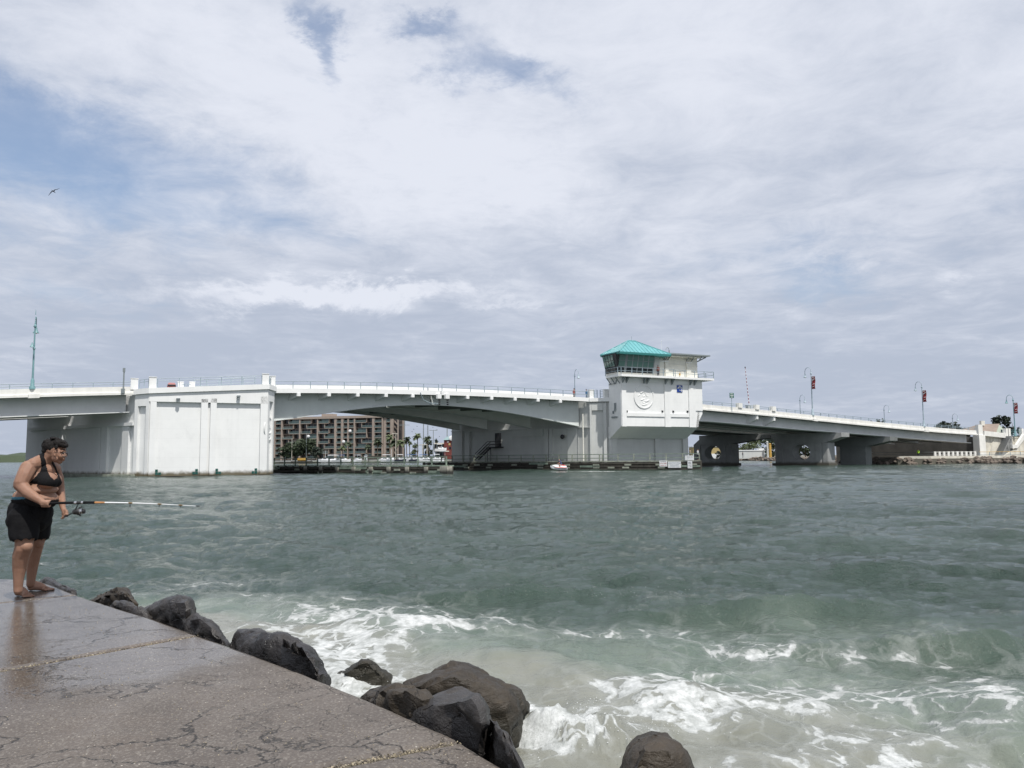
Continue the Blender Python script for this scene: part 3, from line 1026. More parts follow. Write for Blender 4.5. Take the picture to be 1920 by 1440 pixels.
# green glazed squares low on the face
tile_me = None
sq = [lv(326 / 6.4 + 240 - 0, 1235 / 6.4 + 690), lv(358 / 6.4 + 240, 1265 / 6.4 + 690)]
tw = abs(sq[1][0] - sq[0][0])
for cx, cy in ((342, 1250), (342, 1285), (379, 1285), (824, 1243), (789, 1278), (824, 1278), (1067, 1240), (1067, 1274), (1102, 1274), (1538, 1235), (1503, 1269), (1538, 1269)):
    l_, z_ = lv(cx / 6.4 + 240, cy / 6.4 + 690 - 2.6)
    if tile_me is None:
        q = MB(); q.box((0, 0, 0), (tw, .06, tw), wL.a); tile_me = q.mesh('tile', M['tile'])
    inst('tile', tile_me, wL.pt(l_, -.325, z_), lp)
# flood lamps at the heads of the panels
for x, y in ((334, 749), (447, 744)):
    l_, z_ = lv(x, y)
    mb = MB(); wL.box(mb, l_ - .10, l_ + .10, z_ - .3, z_ - .02, -.0, .35); wL.box(mb, l_ - .22, l_ + .22, z_ - .02, z_ + .16, .0, .42)
    mb.build('flood_lamp', M['grey_trim'], lp)
l_, z_ = lv(391.5, 750)
mb = MB(); wL.box(mb, l_ - .25, l_ + .25, z_ - .45, z_ + .1, -.36, -.26); mb.build('slot_vent', M['under'], lp)
# the shaded channel wall under the left approach
wS = Wall(LA + MS * 25.5, LA)
lS = lambda x, y: wS.hit(x, y)
lg, zl = lS(245, 791.9)
pilaster(lp, wS, 1.0, wS.L - .1, zl - .42, zl, zl, -.36, .12, name='ledge')
for xa, xb in ((178, 187.5), (188.5, 200), (106, 116), (228, 240)):
    a_, b_ = lS(xa, 830)[0], lS(xb, 830)[0]
    pilaster(lp, wS, a_, b_, ZB, zl - .43, zl - .43, -.36, -.02)
mb = MB(); wS.box(mb, .4, wS.L + .4, -0.2, .34, -.3, .45); mb.build('footing', M['wood_pale'], lp)
mb = MB(); wL.box(mb, -.1, wL.L + .1, -.6, .10, -.3, .12); mb.build('footing', M['pile_bleached'], lp)
# posts and railing on top
ppost = MB().box((0, 0, .68), (.85, .5, 1.36), E); ppost.box((0, 0, 1.40), (.95, .6, .08), E)
ppost_me = ppost.mesh('rail_pier', M['white'])
walk = lambda l: wtop(l) + .62
for l_ in (0.35, wL.L - .35):
    inst('rail_pier', ppost_me, wL.pt(l_, -.35, walk(l_)), lp)
inst('rail_pier', ppost_me, BP(S_LA, .2, zA + .62), lp)
inst('rail_pier', ppost_me, wRc.pt(wRc.L - .3, -.3, zD + .6), lp)


def wall_rail(root, wall, l0, l1, o, z0, z1, top, n, fr=(1.0, .62), m_='rail'):
    for f in fr:
        mb = MB(); mb.tube([wall.pt(l0, o, z0 + top * f), wall.pt(l1, o, z1 + top * f)], .035, 6); mb.build('rail', M[m_], root)
    for k in range(n + 1):
        f = k / n
        ob = inst('rail_post', post_me, wall.pt(l0 + (l1 - l0) * f, o, z0 + (z1 - z0) * f), root, math.atan(BB)); ob.scale.z = top


wall_rail(lp, wL, .9, wL.L - .8, -.3, walk(.9), walk(wL.L - .8), 1.2, 5, (1.0, .75))
wall_rail(lp, wLc, .4, wLc.L - .4, -.3, zA + .62, zB + .62, 1.2, 2, (1.0, .75))
wall_rail(lp, wRc, .4, wRc.L - .4, -.3, zC + .62, zD + .62, 1.2, 2, (1.0, .8, .6, .4, .2))
# pier deck between the cornices
mb = MB(); mb.prism(inset([plan(LA), plan(LB), plan(LC), plan(LD), plan(LD + MS * 25.5), plan(LA + MS * 25.5)], .5),
                    [zA - .055, zB - .055, zC - .055, zD - .055, zD - .3, zA - .055], [zA + .45, zB + .45, zC + .45, zD + .4, zD + .2, zA + .42])
mb.build('pier_deck', M['parapet'], lp)
# inner balustrade of the pier walk: two posts, a gate and railing
wI = Wall(BP(S_LA + 1.5, 1.6, 0), BP(S_LP, 1.6, 0))
for px in (338.5, 360):
    l_, z_ = wI.hit(px, 728)
    o = inst('rail_pier', ppost_me, wI.pt(l_, 0, z_ - 0.5), lp); o.scale = (.8, .8, .95)
l_, z_ = wI.hit(364, 726)
wall_rail(lp, wI, l_, wI.L - 1.5, 0, z_ - .6, wI.hit(490, 722)[1] - .4, 1.5, 5, (1, .75, .5, .25))
l_, z_ = wI.hit(349, 725)
mb = MB()
for q in (-.6, -.2, .2, .6): wI.box(mb, l_ + q - .03, l_ + q + .03, z_ - .6, z_ + .3, .1, .16)
for q in (-.6, .3): wI.box(mb, l_ - .63, l_ + .63, z_ + q - .03, z_ + q + .03, .163, .22)
mb.build('gate', M['rail'], lp)

# ---- right pier
RA_ = BP(S_RP, 0, 0)
OFF_Y = -2.3                       # the pier's face stands proud of the deck edge


def on_line(px, py, yo):
    v = ray(px, py); k = (BA + yo) / (v.y - BB * v.x)
    return Vector((v.x * k, v.y * k, CAM_H + v.z * k))


RB_ = on_line(1146, 760, OFF_Y)
RC_ = on_line(1296, 800, OFF_Y)
pc = (RA_ + RC_) / 2
rp = thing('bascule_pier', (pc.x, pc.y + 8, 0), 'long grey drawbridge pier under the control tower, with door and stair in its side', 'bridge pier', 'bascule piers')
zr = zf(S_RP)
poly = [plan(RA_), plan(RB_), plan(RC_), plan(RC_ + MS * BACK), plan(RA_ + MS * BACK)]
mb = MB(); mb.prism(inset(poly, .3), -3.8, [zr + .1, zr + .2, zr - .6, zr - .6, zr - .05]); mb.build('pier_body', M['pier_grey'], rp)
wR = Wall(RA_ + MS * 25.7, RA_)         # channel side
wC = Wall(RA_, RB_); wF = Wall(RB_, RC_)
hr = lambda x, y: wR.hit(x, y)
zl1 = hr(1040, 802.5)[1]; zl2 = hr(1060, 816)[1]
pilaster(rp, wR, .1, wR.L - .1, zl1 - .10, zl1, zl1, -.31, .06, 'pier_grey', 'ledge')
for xa, xb in ((1019, 1027.5), (1029, 1035.5), (1064, 1083), (856, 866), (872, 880)):
    a_, b_ = hr(xa, 840)[0], hr(xb, 840)[0]
    pilaster(rp, wR, a_, b_, .3, zl1 - .11, zl1 - .11, -.31, -.02, 'pier_grey')
pilaster(rp, wR, hr(960, 840)[0], hr(1018, 840)[0], zl2 - .02, zl1 - .11, zl1 - .11, -.31, -.06, 'pier_grey', 'top_band')
pilaster(rp, wR, hr(1036, 840)[0], hr(1063.5, 840)[0], zl2 - .02, zl1 - .11, zl1 - .11, -.31, -.06, 'pier_grey', 'top_band')
for (xa, xb) in ((.0, .1), (.62, .78), (.86, 1.0)):
    pilaster(rp, wC, wC.L * xa + .02, wC.L * xb - .02, .3, zr - .3, zr - .3, -.31, .0, 'pier_grey')
pilaster(rp, wC, wC.L * .1, wC.L * .62 - .022, zr - 1.45, zr - .3, zr - .3, -.31, .0, 'pier_grey', 'top_band')
mb = MB()
c0, c1 = RA_, RB_
mb.loft([[c0 + wC.o * .2 + Vector((0, 0, 0)), c0 - wC.o * 2.5, c0 - wC.o * 2.5, c0 + wC.o * .2],
         [c1 + wC.o * .2, c1 - wC.o * 2.5, c1 - wC.o * 2.5, c1 + wC.o * .2]])
for i, p in enumerate(mb.v): p.z = zr + (-.02 if i % 4 < 2 else .55)
mb.build('cornice', M['white'], rp)
l_, z_ = wC.hit(1093, 800)
mb = MB(); mb.tube([wC.pt(l_, .07, .6), wC.pt(l_, .07, zr - 2)], .12, 8); mb.build('drain_pipe', M['cream'], rp)
for px in (1108, 1136):
    l_, z_ = wC.hit(px, 748); inst('rail_pier', ppost_me, wC.pt(l_, -.3, zr + .54), rp)
wall_rail(rp, wC, .3, wC.L * .36, -.3, zr + .54, zr + .54, 1.35, 2, (1, .8, .6, .4, .2))
wall_rail(rp, wC, wC.L * .5, wC.L * .86, -.3, zr + .54, zr + .54, 1.35, 2, (1, .8, .6, .4, .2))
# door and steel stair on the channel side
l_, z_ = hr(933, 824)
mb = MB(); wR.box(mb, l_ - .55, l_ + .55, z_ - 1.3, z_ + 1.1, -.28, .02); door = mb.build('door', M['dark'], rp)
mb = MB(); wR.box(mb, l_ - 1.3, l_ + 1.1, z_ - 1.45, z_ - 1.3, -.28, 1.3)
la, za = hr(899, 862)
na = 14
for k in range(na):
    f = k / na
    ll = l_ - 1.3 + (la - l_ + 1.3) * f; zz = z_ - 1.45 + (za - z_ + 1.45) * f
    wR.box(mb, ll - .25, ll + .05, zz - .06, zz, .3, 1.25)
stair = mb.build('stair', M['dark'], rp)
for o_ in (.28, 1.27):
    mb = MB()
    for q in (0.0, .55, 1.05):
        mb.tube([wR.pt(l_ + 1.0, o_, z_ - 1.4 + q), wR.pt(l_ - 1.3, o_, z_ - 1.4 + q), wR.pt(la, o_, za + q)], .055 if q else .13, 6)
    mb.tube([wR.pt(l_ - 1.3, o_, z_ - 1.4), wR.pt(l_ - 1.3, o_, .9)], .06, 6)
    mb.build('handrail', M['dark'], stair)
l_, z_ = hr(1056, 819)
mb = MB(); mb.ball(wR.pt(l_, .25, z_), .38); mb.build('wall_lamp', M['dark'], rp)
# lower wall below the tower
for xa, xb in ((1143.5, 1157), (1229, 1241), (1281, 1290.5)):
    a_, b_ = wF.hit(xa, 840)[0], wF.hit(xb, 840)[0]
    pilaster(rp, wF, max(a_, .02), b_, .3, 5.3, 5.3, -.31, 0, 'pier_grey')

# ---- control tower
OFF_T = -6.0
T0 = on_line(1165, 790, OFF_T); T1 = on_line(1304, 790, OFF_T)
wT = Wall(T0, T1)
hT = lambda x, y: wT.hit(x, y)
ct = thing('control_tower', (T0.x + 6, T0.y + 6, 5), 'cream bridge tender tower with turquoise hipped roof and wraparound balcony', 'control tower')
zb_ = hT(1235, 799.5)[1]
zbal = hT(1200, 708.5)[1]
LT = wT.L
LR = hT(1316, 740)[0]
DEP = 9.0
n_in = -wT.o
def tp(l, o, z): return wT.pt(l, o, z)
# body: an overhanging box with a chamfered back corner, slanted underneath
zs1 = zb_ - 1.9
DB = 3.4
sl_ = (-OFF_T + OFF_Y) * E.x
mb = MB()
mb.prism([plan(tp(l, o, 0)) for l, o in ((0, 0), (LR - .9, 0), (LR - .9, -DEP), (DEP - DB, -DEP), (0, -DB))], zb_, zbal)
prof = [(-.003, zb_ + .002), (-sl_, zs1), (-sl_ - .5, zs1), (-sl_ - .5, zb_ + .002)]
mb.loft([[tp(0.003, o, z) for o, z in prof], [tp(LR - .9, o, z) for o, z in prof]])
mb.build('tower_body', M['white'], ct)
mb = MB()
zq = hT(1316, 776)[1]
wT.quad(mb, [(LR - .9, zb_), (LT + .1, zb_), (LR, zq), (LR, zbal), (LR - .9, zbal)], -DEP, 0.0); mb.build('tower_side', M['white'], ct)
# proud piers and panels on its face
wz = lambda x, y: hT(x, y)[1]
for xa, xb in ((1165, 1173.5), (1245.5, 1256), (1291, 1303)):
    a_, b_ = hT(xa, 760)[0], hT(xb, 760)[0]
    pilaster(ct, wT, a_ + .0, b_, zb_ - .08, zbal - .05, zbal - .05, -.2, .18)
pilaster(ct, wT, hT(1303, 760)[0] + .01, LR - .01, zq + .5, zbal - .05, zbal - .05, -.2, .12)
for (xa, xb), yb in (((1173.6, 1245.4), 716.5), ((1256.1, 1290.9), 718)):
    a_, b_ = hT(xa, 760)[0], hT(xb, 760)[0]
    pilaster(ct, wT, a_, b_, wz(1210, yb), zbal - .05, zbal - .05, -.2, .10, name='top_band')
    z0_, z1_ = wz(1210, 781), wz(1210, 774.5)
    mb = MB(); wT.quad(mb, [(a_ + .03, z0_), (b_ - .03, z0_), (b_ - .03, z1_), (a_ + .03, z1_)], -.1, .16); mb.build('ledge', M['white'], ct)
    mb = MB(); wT.quad(mb, [(a_ + .03, zb_ - .02), (b_ - .03, zb_ - .02), (b_ - .03, z0_ - .03), (a_ + .03, z0_ - .03)], -.1, .03); mb.build('lower_panel', M['white'], ct)
for x, y in ((1175, 772), (1241.8, 772), (1262, 772.3), (1288.7, 772.3)):
    l_, z_ = hT(x, y - .5); mb = MB(); wT.box(mb, l_ - .16, l_ + .16, z_ - .16, z_ + .16, -.05, .09); mb.build('square_vent', M['dark'], ct)
for x in (1207, 1276):
    l_, z_ = hT(x, 803); mb = MB(); p = tp(l_, -1.15, zs1 + 1.52); mb.box(p + Vector((0, 0, 0)), (.6, .5, .22), wT.a); mb.build('soffit_lamp', M['sign_white'], ct)
lm, zm = hT(1207, 743.5)
medallion(ct, wT, lm, zm, hT(1225.5, 743.5)[0] - lm, M['white'], .0)
# blue plaque with a bridge and waves
l_, z_ = hT(1274, 729)
pq = MB(); wT.box(pq, l_ - .56, l_ + .56, z_ - .58, z_ + .58, -.02, .08); pq = pq.build('plaque', M['sign_blue'], ct)
mb = MB(); arc = [tp(l_ + .40 * math.cos(a_), .10, z_ + .02 + .30 * math.sin(a_)) for a_ in [math.pi * k / 10 for k in range(11)]]
mb.tube(arc, .06, 6); mb.tube([tp(l_ - .48, .10, z_ + .12), tp(l_ + .48, .10, z_ + .12)], .045, 6)
for u in (-.25, 0, .25): mb.tube([tp(l_ + u, .10, z_ + .1), tp(l_ + u, .10, z_ + .30)], .03, 6)
mb.box(tp(l_, .10, z_ + .45), (.22, .04, .10), wT.a)
mb.tube([tp(l_ - .05, .10, z_ - .15), tp(l_ + .02, .10, z_ - .35), tp(l_ + .10, .10, z_ - .25)], .06, 6)
mb.ball(tp(l_ + .36, .10, z_ - .25), (.12, .05, .13)); mb.ball(tp(l_ + .36, .10, z_ - .45), (.10, .05, .06))
mb.build('emblem', M['sign_white'], pq)
# left side: dark bracket pipes, vent and small fittings
wTs = Wall(tp(0, -3.3, 0), tp(0, 0, 0))
hs = lambda x, y: wTs.hit(x, y)
for x, y, a_, b_ in ((1154, 763, .22, .65), (1150.5, 773, .16, .22), (1153, 782, .8, .12)):
    l_, z_ = hs(x, y); l_ = min(max(l_, .9), wTs.L - .9); mb = MB(); wTs.box(mb, l_ - a_, l_ + a_, z_ - b_, z_ + b_, -.02, .14); mb.build('wall_fitting', M['grey_trim'], ct)
# balcony
B0 = hT(1156, 707)[0] - .25; B1 = hT(1257, 707)[0]; B2 = hT(1332, 709)[0]
OB = 1.3
zb0, zb1 = zbal, zbal + .34
bp = [(B0, OB), (B1 - .3, OB), (B1 + .35, OB - .55), (B2, OB - .55), (B2, -DEP), (B0 - 1.2, -DEP), (B0 - 1.2, .9)]
bp = [(B0 + .3, OB), (B1 - .3, OB), (B1 + .35, OB - .4), (B2, OB - .4), (B2, -DEP), (B0 + 5.2, -DEP), (B0, -2.7), (B0, OB - .5)]
mb = MB(); mb.prism([plan(tp(l, o, 0)) for l, o in bp], zb0 + .002, zb1); mb.build('balcony', M['white'], ct)
ring = bp[:5]
ring = [bp[5], bp[6], bp[7]] + bp[:5]
for fr_ in (1.0, .5):
    mb = MB(); mb.tube([tp(l, o - .08, zb1 + 1.12 * fr_) if True else 0 for l, o in ring], .035, 6); mb.build('balcony_rail', M['rail'], ct)
for (la_, oa), (lb_, ob) in zip(ring[:-1], ring[1:]):
    k = max(1, int(math.hypot(lb_ - la_, ob - oa) / 1.9))
    for j in range(k):
        f = j / k; o = inst('rail_post', post_me, tp(la_ + (lb_ - la_) * f, oa + (ob - oa) * f - .08, zb1), ct, math.atan(BB)); o.scale.z = 1.12
o = inst('rail_post', post_me, tp(ring[-1][0], ring[-1][1] - .08, zb1), ct); o.scale.z = 1.12
for x in (1166, 1173, 1206, 1212, 1246, 1258, 1292, 1300):
    l_ = hT(x, 712)[0]
    mb = MB(); mb.add([tp(l_ - .12, .18, zb0 - .9), tp(l_ + .12, .18, zb0 - .9), tp(l_ + .12, .18, zb0), tp(l_ - .12, .18, zb0), tp(l_ - .12, 1.0, zb0), tp(l_ + .12, 1.0, zb0)],
                      [(0, 1, 2, 3), (3, 2, 5, 4), (0, 4, 5, 1), (0, 3, 4), (1, 5, 2)]); mb.build('corbel', M['grey_trim'], ct)
mb = MB()
for q in (-.2, -1.5, -2.7):
    mb.tube([tp(B0 + .15, q, zb0), tp(-.02, q, zb0 - 1.0)], .08, 6)
mb.tube([tp(-.12, -3.2, zb0 - 1.0), tp(-.14, -1.2, zb0 - .9), tp(-.14, -.9, zb0 - .3)], .07, 6)
mb.build('balcony_strut', M['grey_trim'], ct)
# operator room: cream base wall, then glass leaning outwards
zw0 = wz(1200, 700.5); zw1 = wz(1200, 668); zroof = wz(1200, 663.5)
ra, rb = hT(1150, 690)[0] + .5, hT(1224.5, 690)[0]
rc = hT(1238, 690)[0]
mb = MB(); wT.box(mb, ra + .35, rc, zb1, zw0 + .1, -3.4, -.15); mb.build('base_wall', M['cream'], ct)
LEAN = .75
def frustum(mb, l0, l1, o0, o1, z0, z1, g0, g1):
    vs = [tp(l0 - g0, o1 + g0, z0), tp(l1, o1 + g0, z0), tp(l1, o0, z0), tp(l0 - g0, o0, z0),
          tp(l0 - g1, o1 + g1, z1), tp(l1, o1 + g1, z1), tp(l1, o0, z1), tp(l0 - g1, o0, z1)]
    mb.hexa(vs)
mb = MB(); frustum(mb, ra + .35, rb, -3.4, -.15, zw0 + .1, zw1 + .2, 0, LEAN); mb.build('lantern_core', M['dark'], ct)
# panes: lower dark, two upper rows greenish, mullions between
ft = [ra + .35 + .2, ] + [hT(x, 690)[0] for x in (1170.5,)]
xs_ = [(1158.5, 1170), (1174.5, 1183.5), (1184.8, 1193.2), (1194.5, 1203), (1204.2, 1213), (1214.4, 1223.5)]
def lean_pane(l0, l1, z0, z1, mt, name):
    g = lambda z: LEAN * (z - zw0 - .1) / (zw1 + .1 - zw0)
    mb = MB(); e0, e1 = -.15 + g(z0) + .03, -.15 + g(z1) + .03
    mb.hexa([tp(l0, e0 + .04, z0), tp(l1, e0 + .04, z0), tp(l1, e0, z0), tp(l0, e0, z0), tp(l0, e1 + .04, z1), tp(l1, e1 + .04, z1), tp(l1, e1, z1), tp(l0, e1, z1)])
    mb.build(name, M[mt], ct)
hz = zw1 + .1 - zw0
rows = ((zw0 + .12, zw0 + .33 * hz, 'glass_dark'), (zw0 + .36 * hz, zw0 + .66 * hz, 'glass'), (zw0 + .69 * hz, zw1, 'glass'))
for xa, xb in xs_:
    a_, b_ = hT(xa, 690)[0], hT(xb, 690)[0]
    for z0_, z1_, mt in rows: lean_pane(a_, b_, z0_, z1_, mt, 'pane')
for x in (1171, 1173.2, 1184.1, 1193.8, 1203.6, 1213.7, 1224):
    a_ = hT(x, 690)[0]; lean_pane(a_ - .09, a_ + .09, zw0 + .11, zw1 + .1, 'grey_trim', 'mullion')
a_, b_ = hT(1157, 690)[0], hT(1224.4, 690)[0]
for z0_ in (zw0 + .335 * hz, zw0 + .665 * hz): lean_pane(a_, b_, z0_, z0_ + .02 * hz, 'grey_trim', 'transom')
gs = lambda z: LEAN * (z - zw0 - .1) / (zw1 + .1 - zw0)
for k in range(4):
    o0_, o1_ = -.40 - k * .75, -1.02 - k * .75
    for z0_, z1_, mt in rows:
        mb = MB(); i0, i1 = ra + .35 - gs(z0_) - .03, ra + .35 - gs(z1_) - .03
        mb.hexa([tp(i0 - .04, o0_, z0_), tp(i0, o0_, z0_), tp(i0, o1_, z0_), tp(i0 - .04, o1_, z0_), tp(i1 - .04, o0_, z1_), tp(i1, o0_, z1_), tp(i1, o1_, z1_), tp(i1 - .04, o1_, z1_)])
        mb.build('pane', M[mt], ct)
mb = MB(); wT.box(mb, rb + .01, rc, zw0 + .101, zroof - .1, -3.4, -.15); mb.build('side_wall', M['pier_grey'], ct)
# roof
f0 = hT(1151, 663.5)[0]; f1 = hT(1248, 664)[0]
zr0 = zroof; RD = 5.6; OE = 1.55
zr1 = at(1184, 640, tp(4, OE - RD / 2, 0).y).z
rl0 = f0 + 3.7; rl1 = rl0 + 1.3
rc4 = [tp(f0, OE, zr0), tp(f1, OE, zr0), tp(f1, OE - RD, zr0), tp(f0, OE - RD, zr0)]
rg = [tp(rl0, OE - RD / 2, zr1), tp(rl1, OE - RD / 2, zr1)]
mb = MB(); mb.add(rc4 + rg + [p - Vector((0, 0, .05)) for p in rc4],
                  [(0, 1, 5, 4), (1, 2, 5), (2, 3, 4, 5), (3, 0, 4), (6, 7, 1, 0), (7, 8, 2, 1), (8, 9, 3, 2), (9, 6, 0, 3), (9, 8, 7, 6)])
roof = mb.build('roof', M['roof_teal'], ct)
mb = MB(); a_, b_, c_, d_ = rc4
mb.add([p - Vector((0, 0, .055)) for p in rc4] + [p - Vector((0, 0, .34)) + (sum(rc4, Vector()) / 4 - p).normalized() * .12 for p in rc4],
       [(0, 1, 5, 4), (1, 2, 6, 5), (2, 3, 7, 6), (3, 0, 4, 7), (4, 5, 6, 7)]); mb.build('fascia', M['roof_teal_dark'], ct)
def seam(p, q, r=.055):
    mb = MB(); mb.tube([p, q], r, 5); mb.build('seam', M['roof_teal'], roof)
nse = 14
for k in range(1, nse):
    l_ = f0 + (f1 - f0) * k / nse
    if l_ < rl0: f = (l_ - f0) / (rl0 - f0); q = rc4[0].lerp(rg[0], f)
    elif l_ > rl1: f = (f1 - l_) / (f1 - rl1); q = rc4[1].lerp(rg[1], f)
    else: q = rg[0].lerp(rg[1], (l_ - rl0) / (rl1 - rl0))
    seam(tp(l_, OE, zr0 + .03), q + Vector((0, 0, .03)))
for k in range(1, 8):
    f = k / 8; p = rc4[0].lerp(rc4[3], f)
    q = rc4[0].lerp(rg[0], f * 2) if f < .5 else rc4[3].lerp(rg[0], (1 - f) * 2)
    seam(p + Vector((0, 0, .03)), q + Vector((0, 0, .03)))
for a_, b_ in ((rc4[0], rg[0]), (rc4[1], rg[1]), (rc4[3], rg[0]), (rg[0], rg[1])): seam(a_ + Vector((0, 0, .03)), b_ + Vector((0, 0, .05)), .09)
mb = MB(); mb.tube([rg[0].lerp(rg[1], .5), rg[0].lerp(rg[1], .5) + Vector((0, 0, .75))], .03, 6); mb.build('finial', M['rail'], ct)
# right wing with a flat canopy
wa, wb_ = hT(1238, 690)[0] + .01, LR - .35
zc0 = wz(1290, 671)
mb = MB(); wT.box(mb, wa, wb_, zb1, zc0 + .2, -7, -.55); mb.build('wing_wall', M['cream'], ct)
for xa, xb in ((1238.5, 1248), (1249.5, 1256), (1290, 1298)):
    a_, b_ = hT(xa, 690)[0], hT(xb, 690)[0]
    mb = MB(); wT.box(mb, a_ + .02, b_, zb1 + .01, wz(1270, 679.5), -.56, -.32); mb.build('pilaster', M['cream'], ct)
    mb = MB(); wT.box(mb, a_ - .05, b_ + .05, wz(1270, 679.3), wz(1270, 677.8), -.56, -.22); mb.build('pilaster_cap', M['white'], ct)
mb = MB(); wT.box(mb, wa + .3, wb_ - .02, wz(1270, 684.5), wz(1270, 683), -.56, -.47); mb.build('string_course', M['cream'], ct)
c1_ = hT(1333, 667)[0] - .9; c0_ = hT(1246, 667)[0]
zc1 = wz(1290, 667.5)
mb = MB(); mb.prism([plan(tp(l, o, 0)) for l, o in ((c0_, .9), (c1_, .9), (c1_, -7), (c0_, -7))], zc1, zc1 + .22)
mb.build('canopy', M['grey_trim'], ct)
mb = MB(); mb.prism([plan(tp(l, o, 0)) for l, o in ((c0_ + .5, .5), (c1_ - 1.7, .5), (c1_ - 1.7, -6.6), (c0_ + .5, -6.6))], zc1 - .25, zc1 - .003)
mb.build('canopy_soffit', M['cream'], ct)
for x in (1239, 1248, 1251, 1256, 1291, 1300, 1313):
    l_ = hT(x, 674)[0]; mb = MB(); mb.tube([tp(l_, -.5, zc0 - .45), tp(l_ + .05, .35, zc1 - .02)], .09, 6); mb.build('canopy_strut', M['grey_trim'], ct)
mb = MB(); mb.tube([tp(c1_ - .2, 0, zc1 - .05), tp(wb_ - .02, -.6, zc0 - .5)], .10, 6); mb.build('canopy_strut', M['grey_trim'], ct)
l_, z_ = hT(1254.5, 668)
mb = MB(); mb.tube([tp(l_, -2, zc1 + .2), tp(l_, -2, wz(1254, 637))], .025, 5); mb.ball(tp(l_, -2, wz(1254, 637)), .08, 6, 5); mb.build('antenna', M['sign_white'], ct)
l_, z_ = hT(1266, 668); p = tp(l_, -2, zc1 + .2)
mb = MB(); mb.tube([p + wT.a * .35, p + wT.a * .35 + Vector((0, 0, .9))], .10, 8)
mb.tube([p + wT.a * (.30 + .32 * (math.cos(q) - 1)) + Vector((0, 0, .9 + .45 * math.sin(q))) for q in [math.pi * k / 8 for k in range(9)]], .04, 6)
mb.build('vent_pipe', M['grey_trim'], ct)
l_, z_ = hT(1278, 701); mb = MB(); wT.box(mb, l_ - .1, l_ + .1, z_ - .2, z_ + .2, -.56, -.40); mb.build('wall_lamp', M['gold'], ct)

# ---- bents of the right approaches
def bent(wo, s, label, hole=True, z_bot=-3.8, w0=2.6, w1=None, cm='bent'):
    WID = WIDS[wo]; w1 = w1 or WID - .5
    c = BP(s, wo + WID / 2, 0)
    t_ = thing('bridge_bent', (c.x, c.y, 0), label, 'bridge support', 'bridge bents under the right approach')
    zt = gzr(s) - .13
    th = .9
    def q(wv, ds, z): return BP(s + ds, wo + wv, z)
    zcol = zt - 1.9
    def ring_wall(z0, z1):
        mb = MB(); N = 32; wc, zc, r = (w0 + w1) / 2 - .1, CAM_H + .55, 1.55
        hw, hh0, hh1 = (w1 - w0) / 2, zc - z0, z1 - zc
        vs = []; fs = []
        angs = sorted([2 * math.pi * k / N for k in range(N)] + [math.atan2(hh1, hw), math.atan2(hh1, -hw), math.atan2(-hh0, -hw) + 2 * math.pi, math.atan2(-hh0, hw) + 2 * math.pi])
        n = len(angs)
        for a_ in angs:
            ca, sa = math.cos(a_), math.sin(a_)
            k_ = min(hw / abs(ca) if abs(ca) > 1e-6 else 1e9, (hh1 if sa > 0 else hh0) / abs(sa) if abs(sa) > 1e-6 else 1e9)
            for ds in (-th, th):
                vs += [q(wc + r * ca, ds, zc + r * sa), q(wc + k_ * ca, ds, zc + k_ * sa)]
        for k in range(n):
            j = (k + 1) % n; a4, b4 = k * 4, j * 4
            fs += [(a4, a4 + 1, b4 + 1, b4), (a4 + 3, a4 + 2, b4 + 2, b4 + 3), (a4, b4, b4 + 2, a4 + 2), (a4 + 1, a4 + 3, b4 + 3, b4 + 1)]
        mb.add(vs, fs); return mb
    if hole:
        ring_wall(.5, zcol).build('wall', M['bent'], t_)
        mb = MB(); mb.hexa([q(a_, b_, z) for z in (z_bot, .52) for a_, b_ in ((w0 - .3, -th - .3), (w0 - .3, th + .3), (w1 + .3, th + .3), (w1 + .3, -th - .3))]); mb.build('footing', M['bent'], t_)
        for a_, b_ in ((w0 - .05, w0 + .7), (w0 + 1.1, w0 + 2.0), (w1 - 1.5, w1 - .3)):
            mb = MB(); mb.hexa([q(x_, y_, z) for z in (.53, zcol - .01) for x_, y_ in ((a_, -th - .12), (a_, th + .12), (b_, th + .12), (b_, -th - .12))]); mb.build('column', M['bent'], t_)
    else:
        mb = MB(); mb.hexa([q(a_, b_, z) for z in (z_bot, zcol + .3) for a_, b_ in ((w0 + .8, -th), (w0 + .8, th), (w1 - .8, th), (w1 - .8, -th))]); mb.build('wall', M[cm], t_)
    mb = MB()
    oc = [(0.1, zt), (0.1, zt - .85), (w0 + .3, zcol), (w1 - .3, zcol), (WID - .1, zt - .85), (WID - .1, zt)]
    mb.loft([[q(a_, ds, z) for a_, z in oc] for ds in (-th - .2, th + .2)]); mb.build('cap', M[cm], t_)
    for a_ in (1.9, WID / 2, WID - 1.9):
        pass
    return t_


SB2 = s_of(1558, 850, 2.6)
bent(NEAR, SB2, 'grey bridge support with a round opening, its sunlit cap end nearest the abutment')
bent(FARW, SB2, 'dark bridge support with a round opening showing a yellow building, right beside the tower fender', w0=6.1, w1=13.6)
SB3 = s_of(1672, 838, .5)
bent(NEAR, SB3, 'low solid bridge support on the rocky bank in deep shade', False, 0.0, 3.6, 9.6, 'under')  # takes the dark underside tone, so its shade is painted in

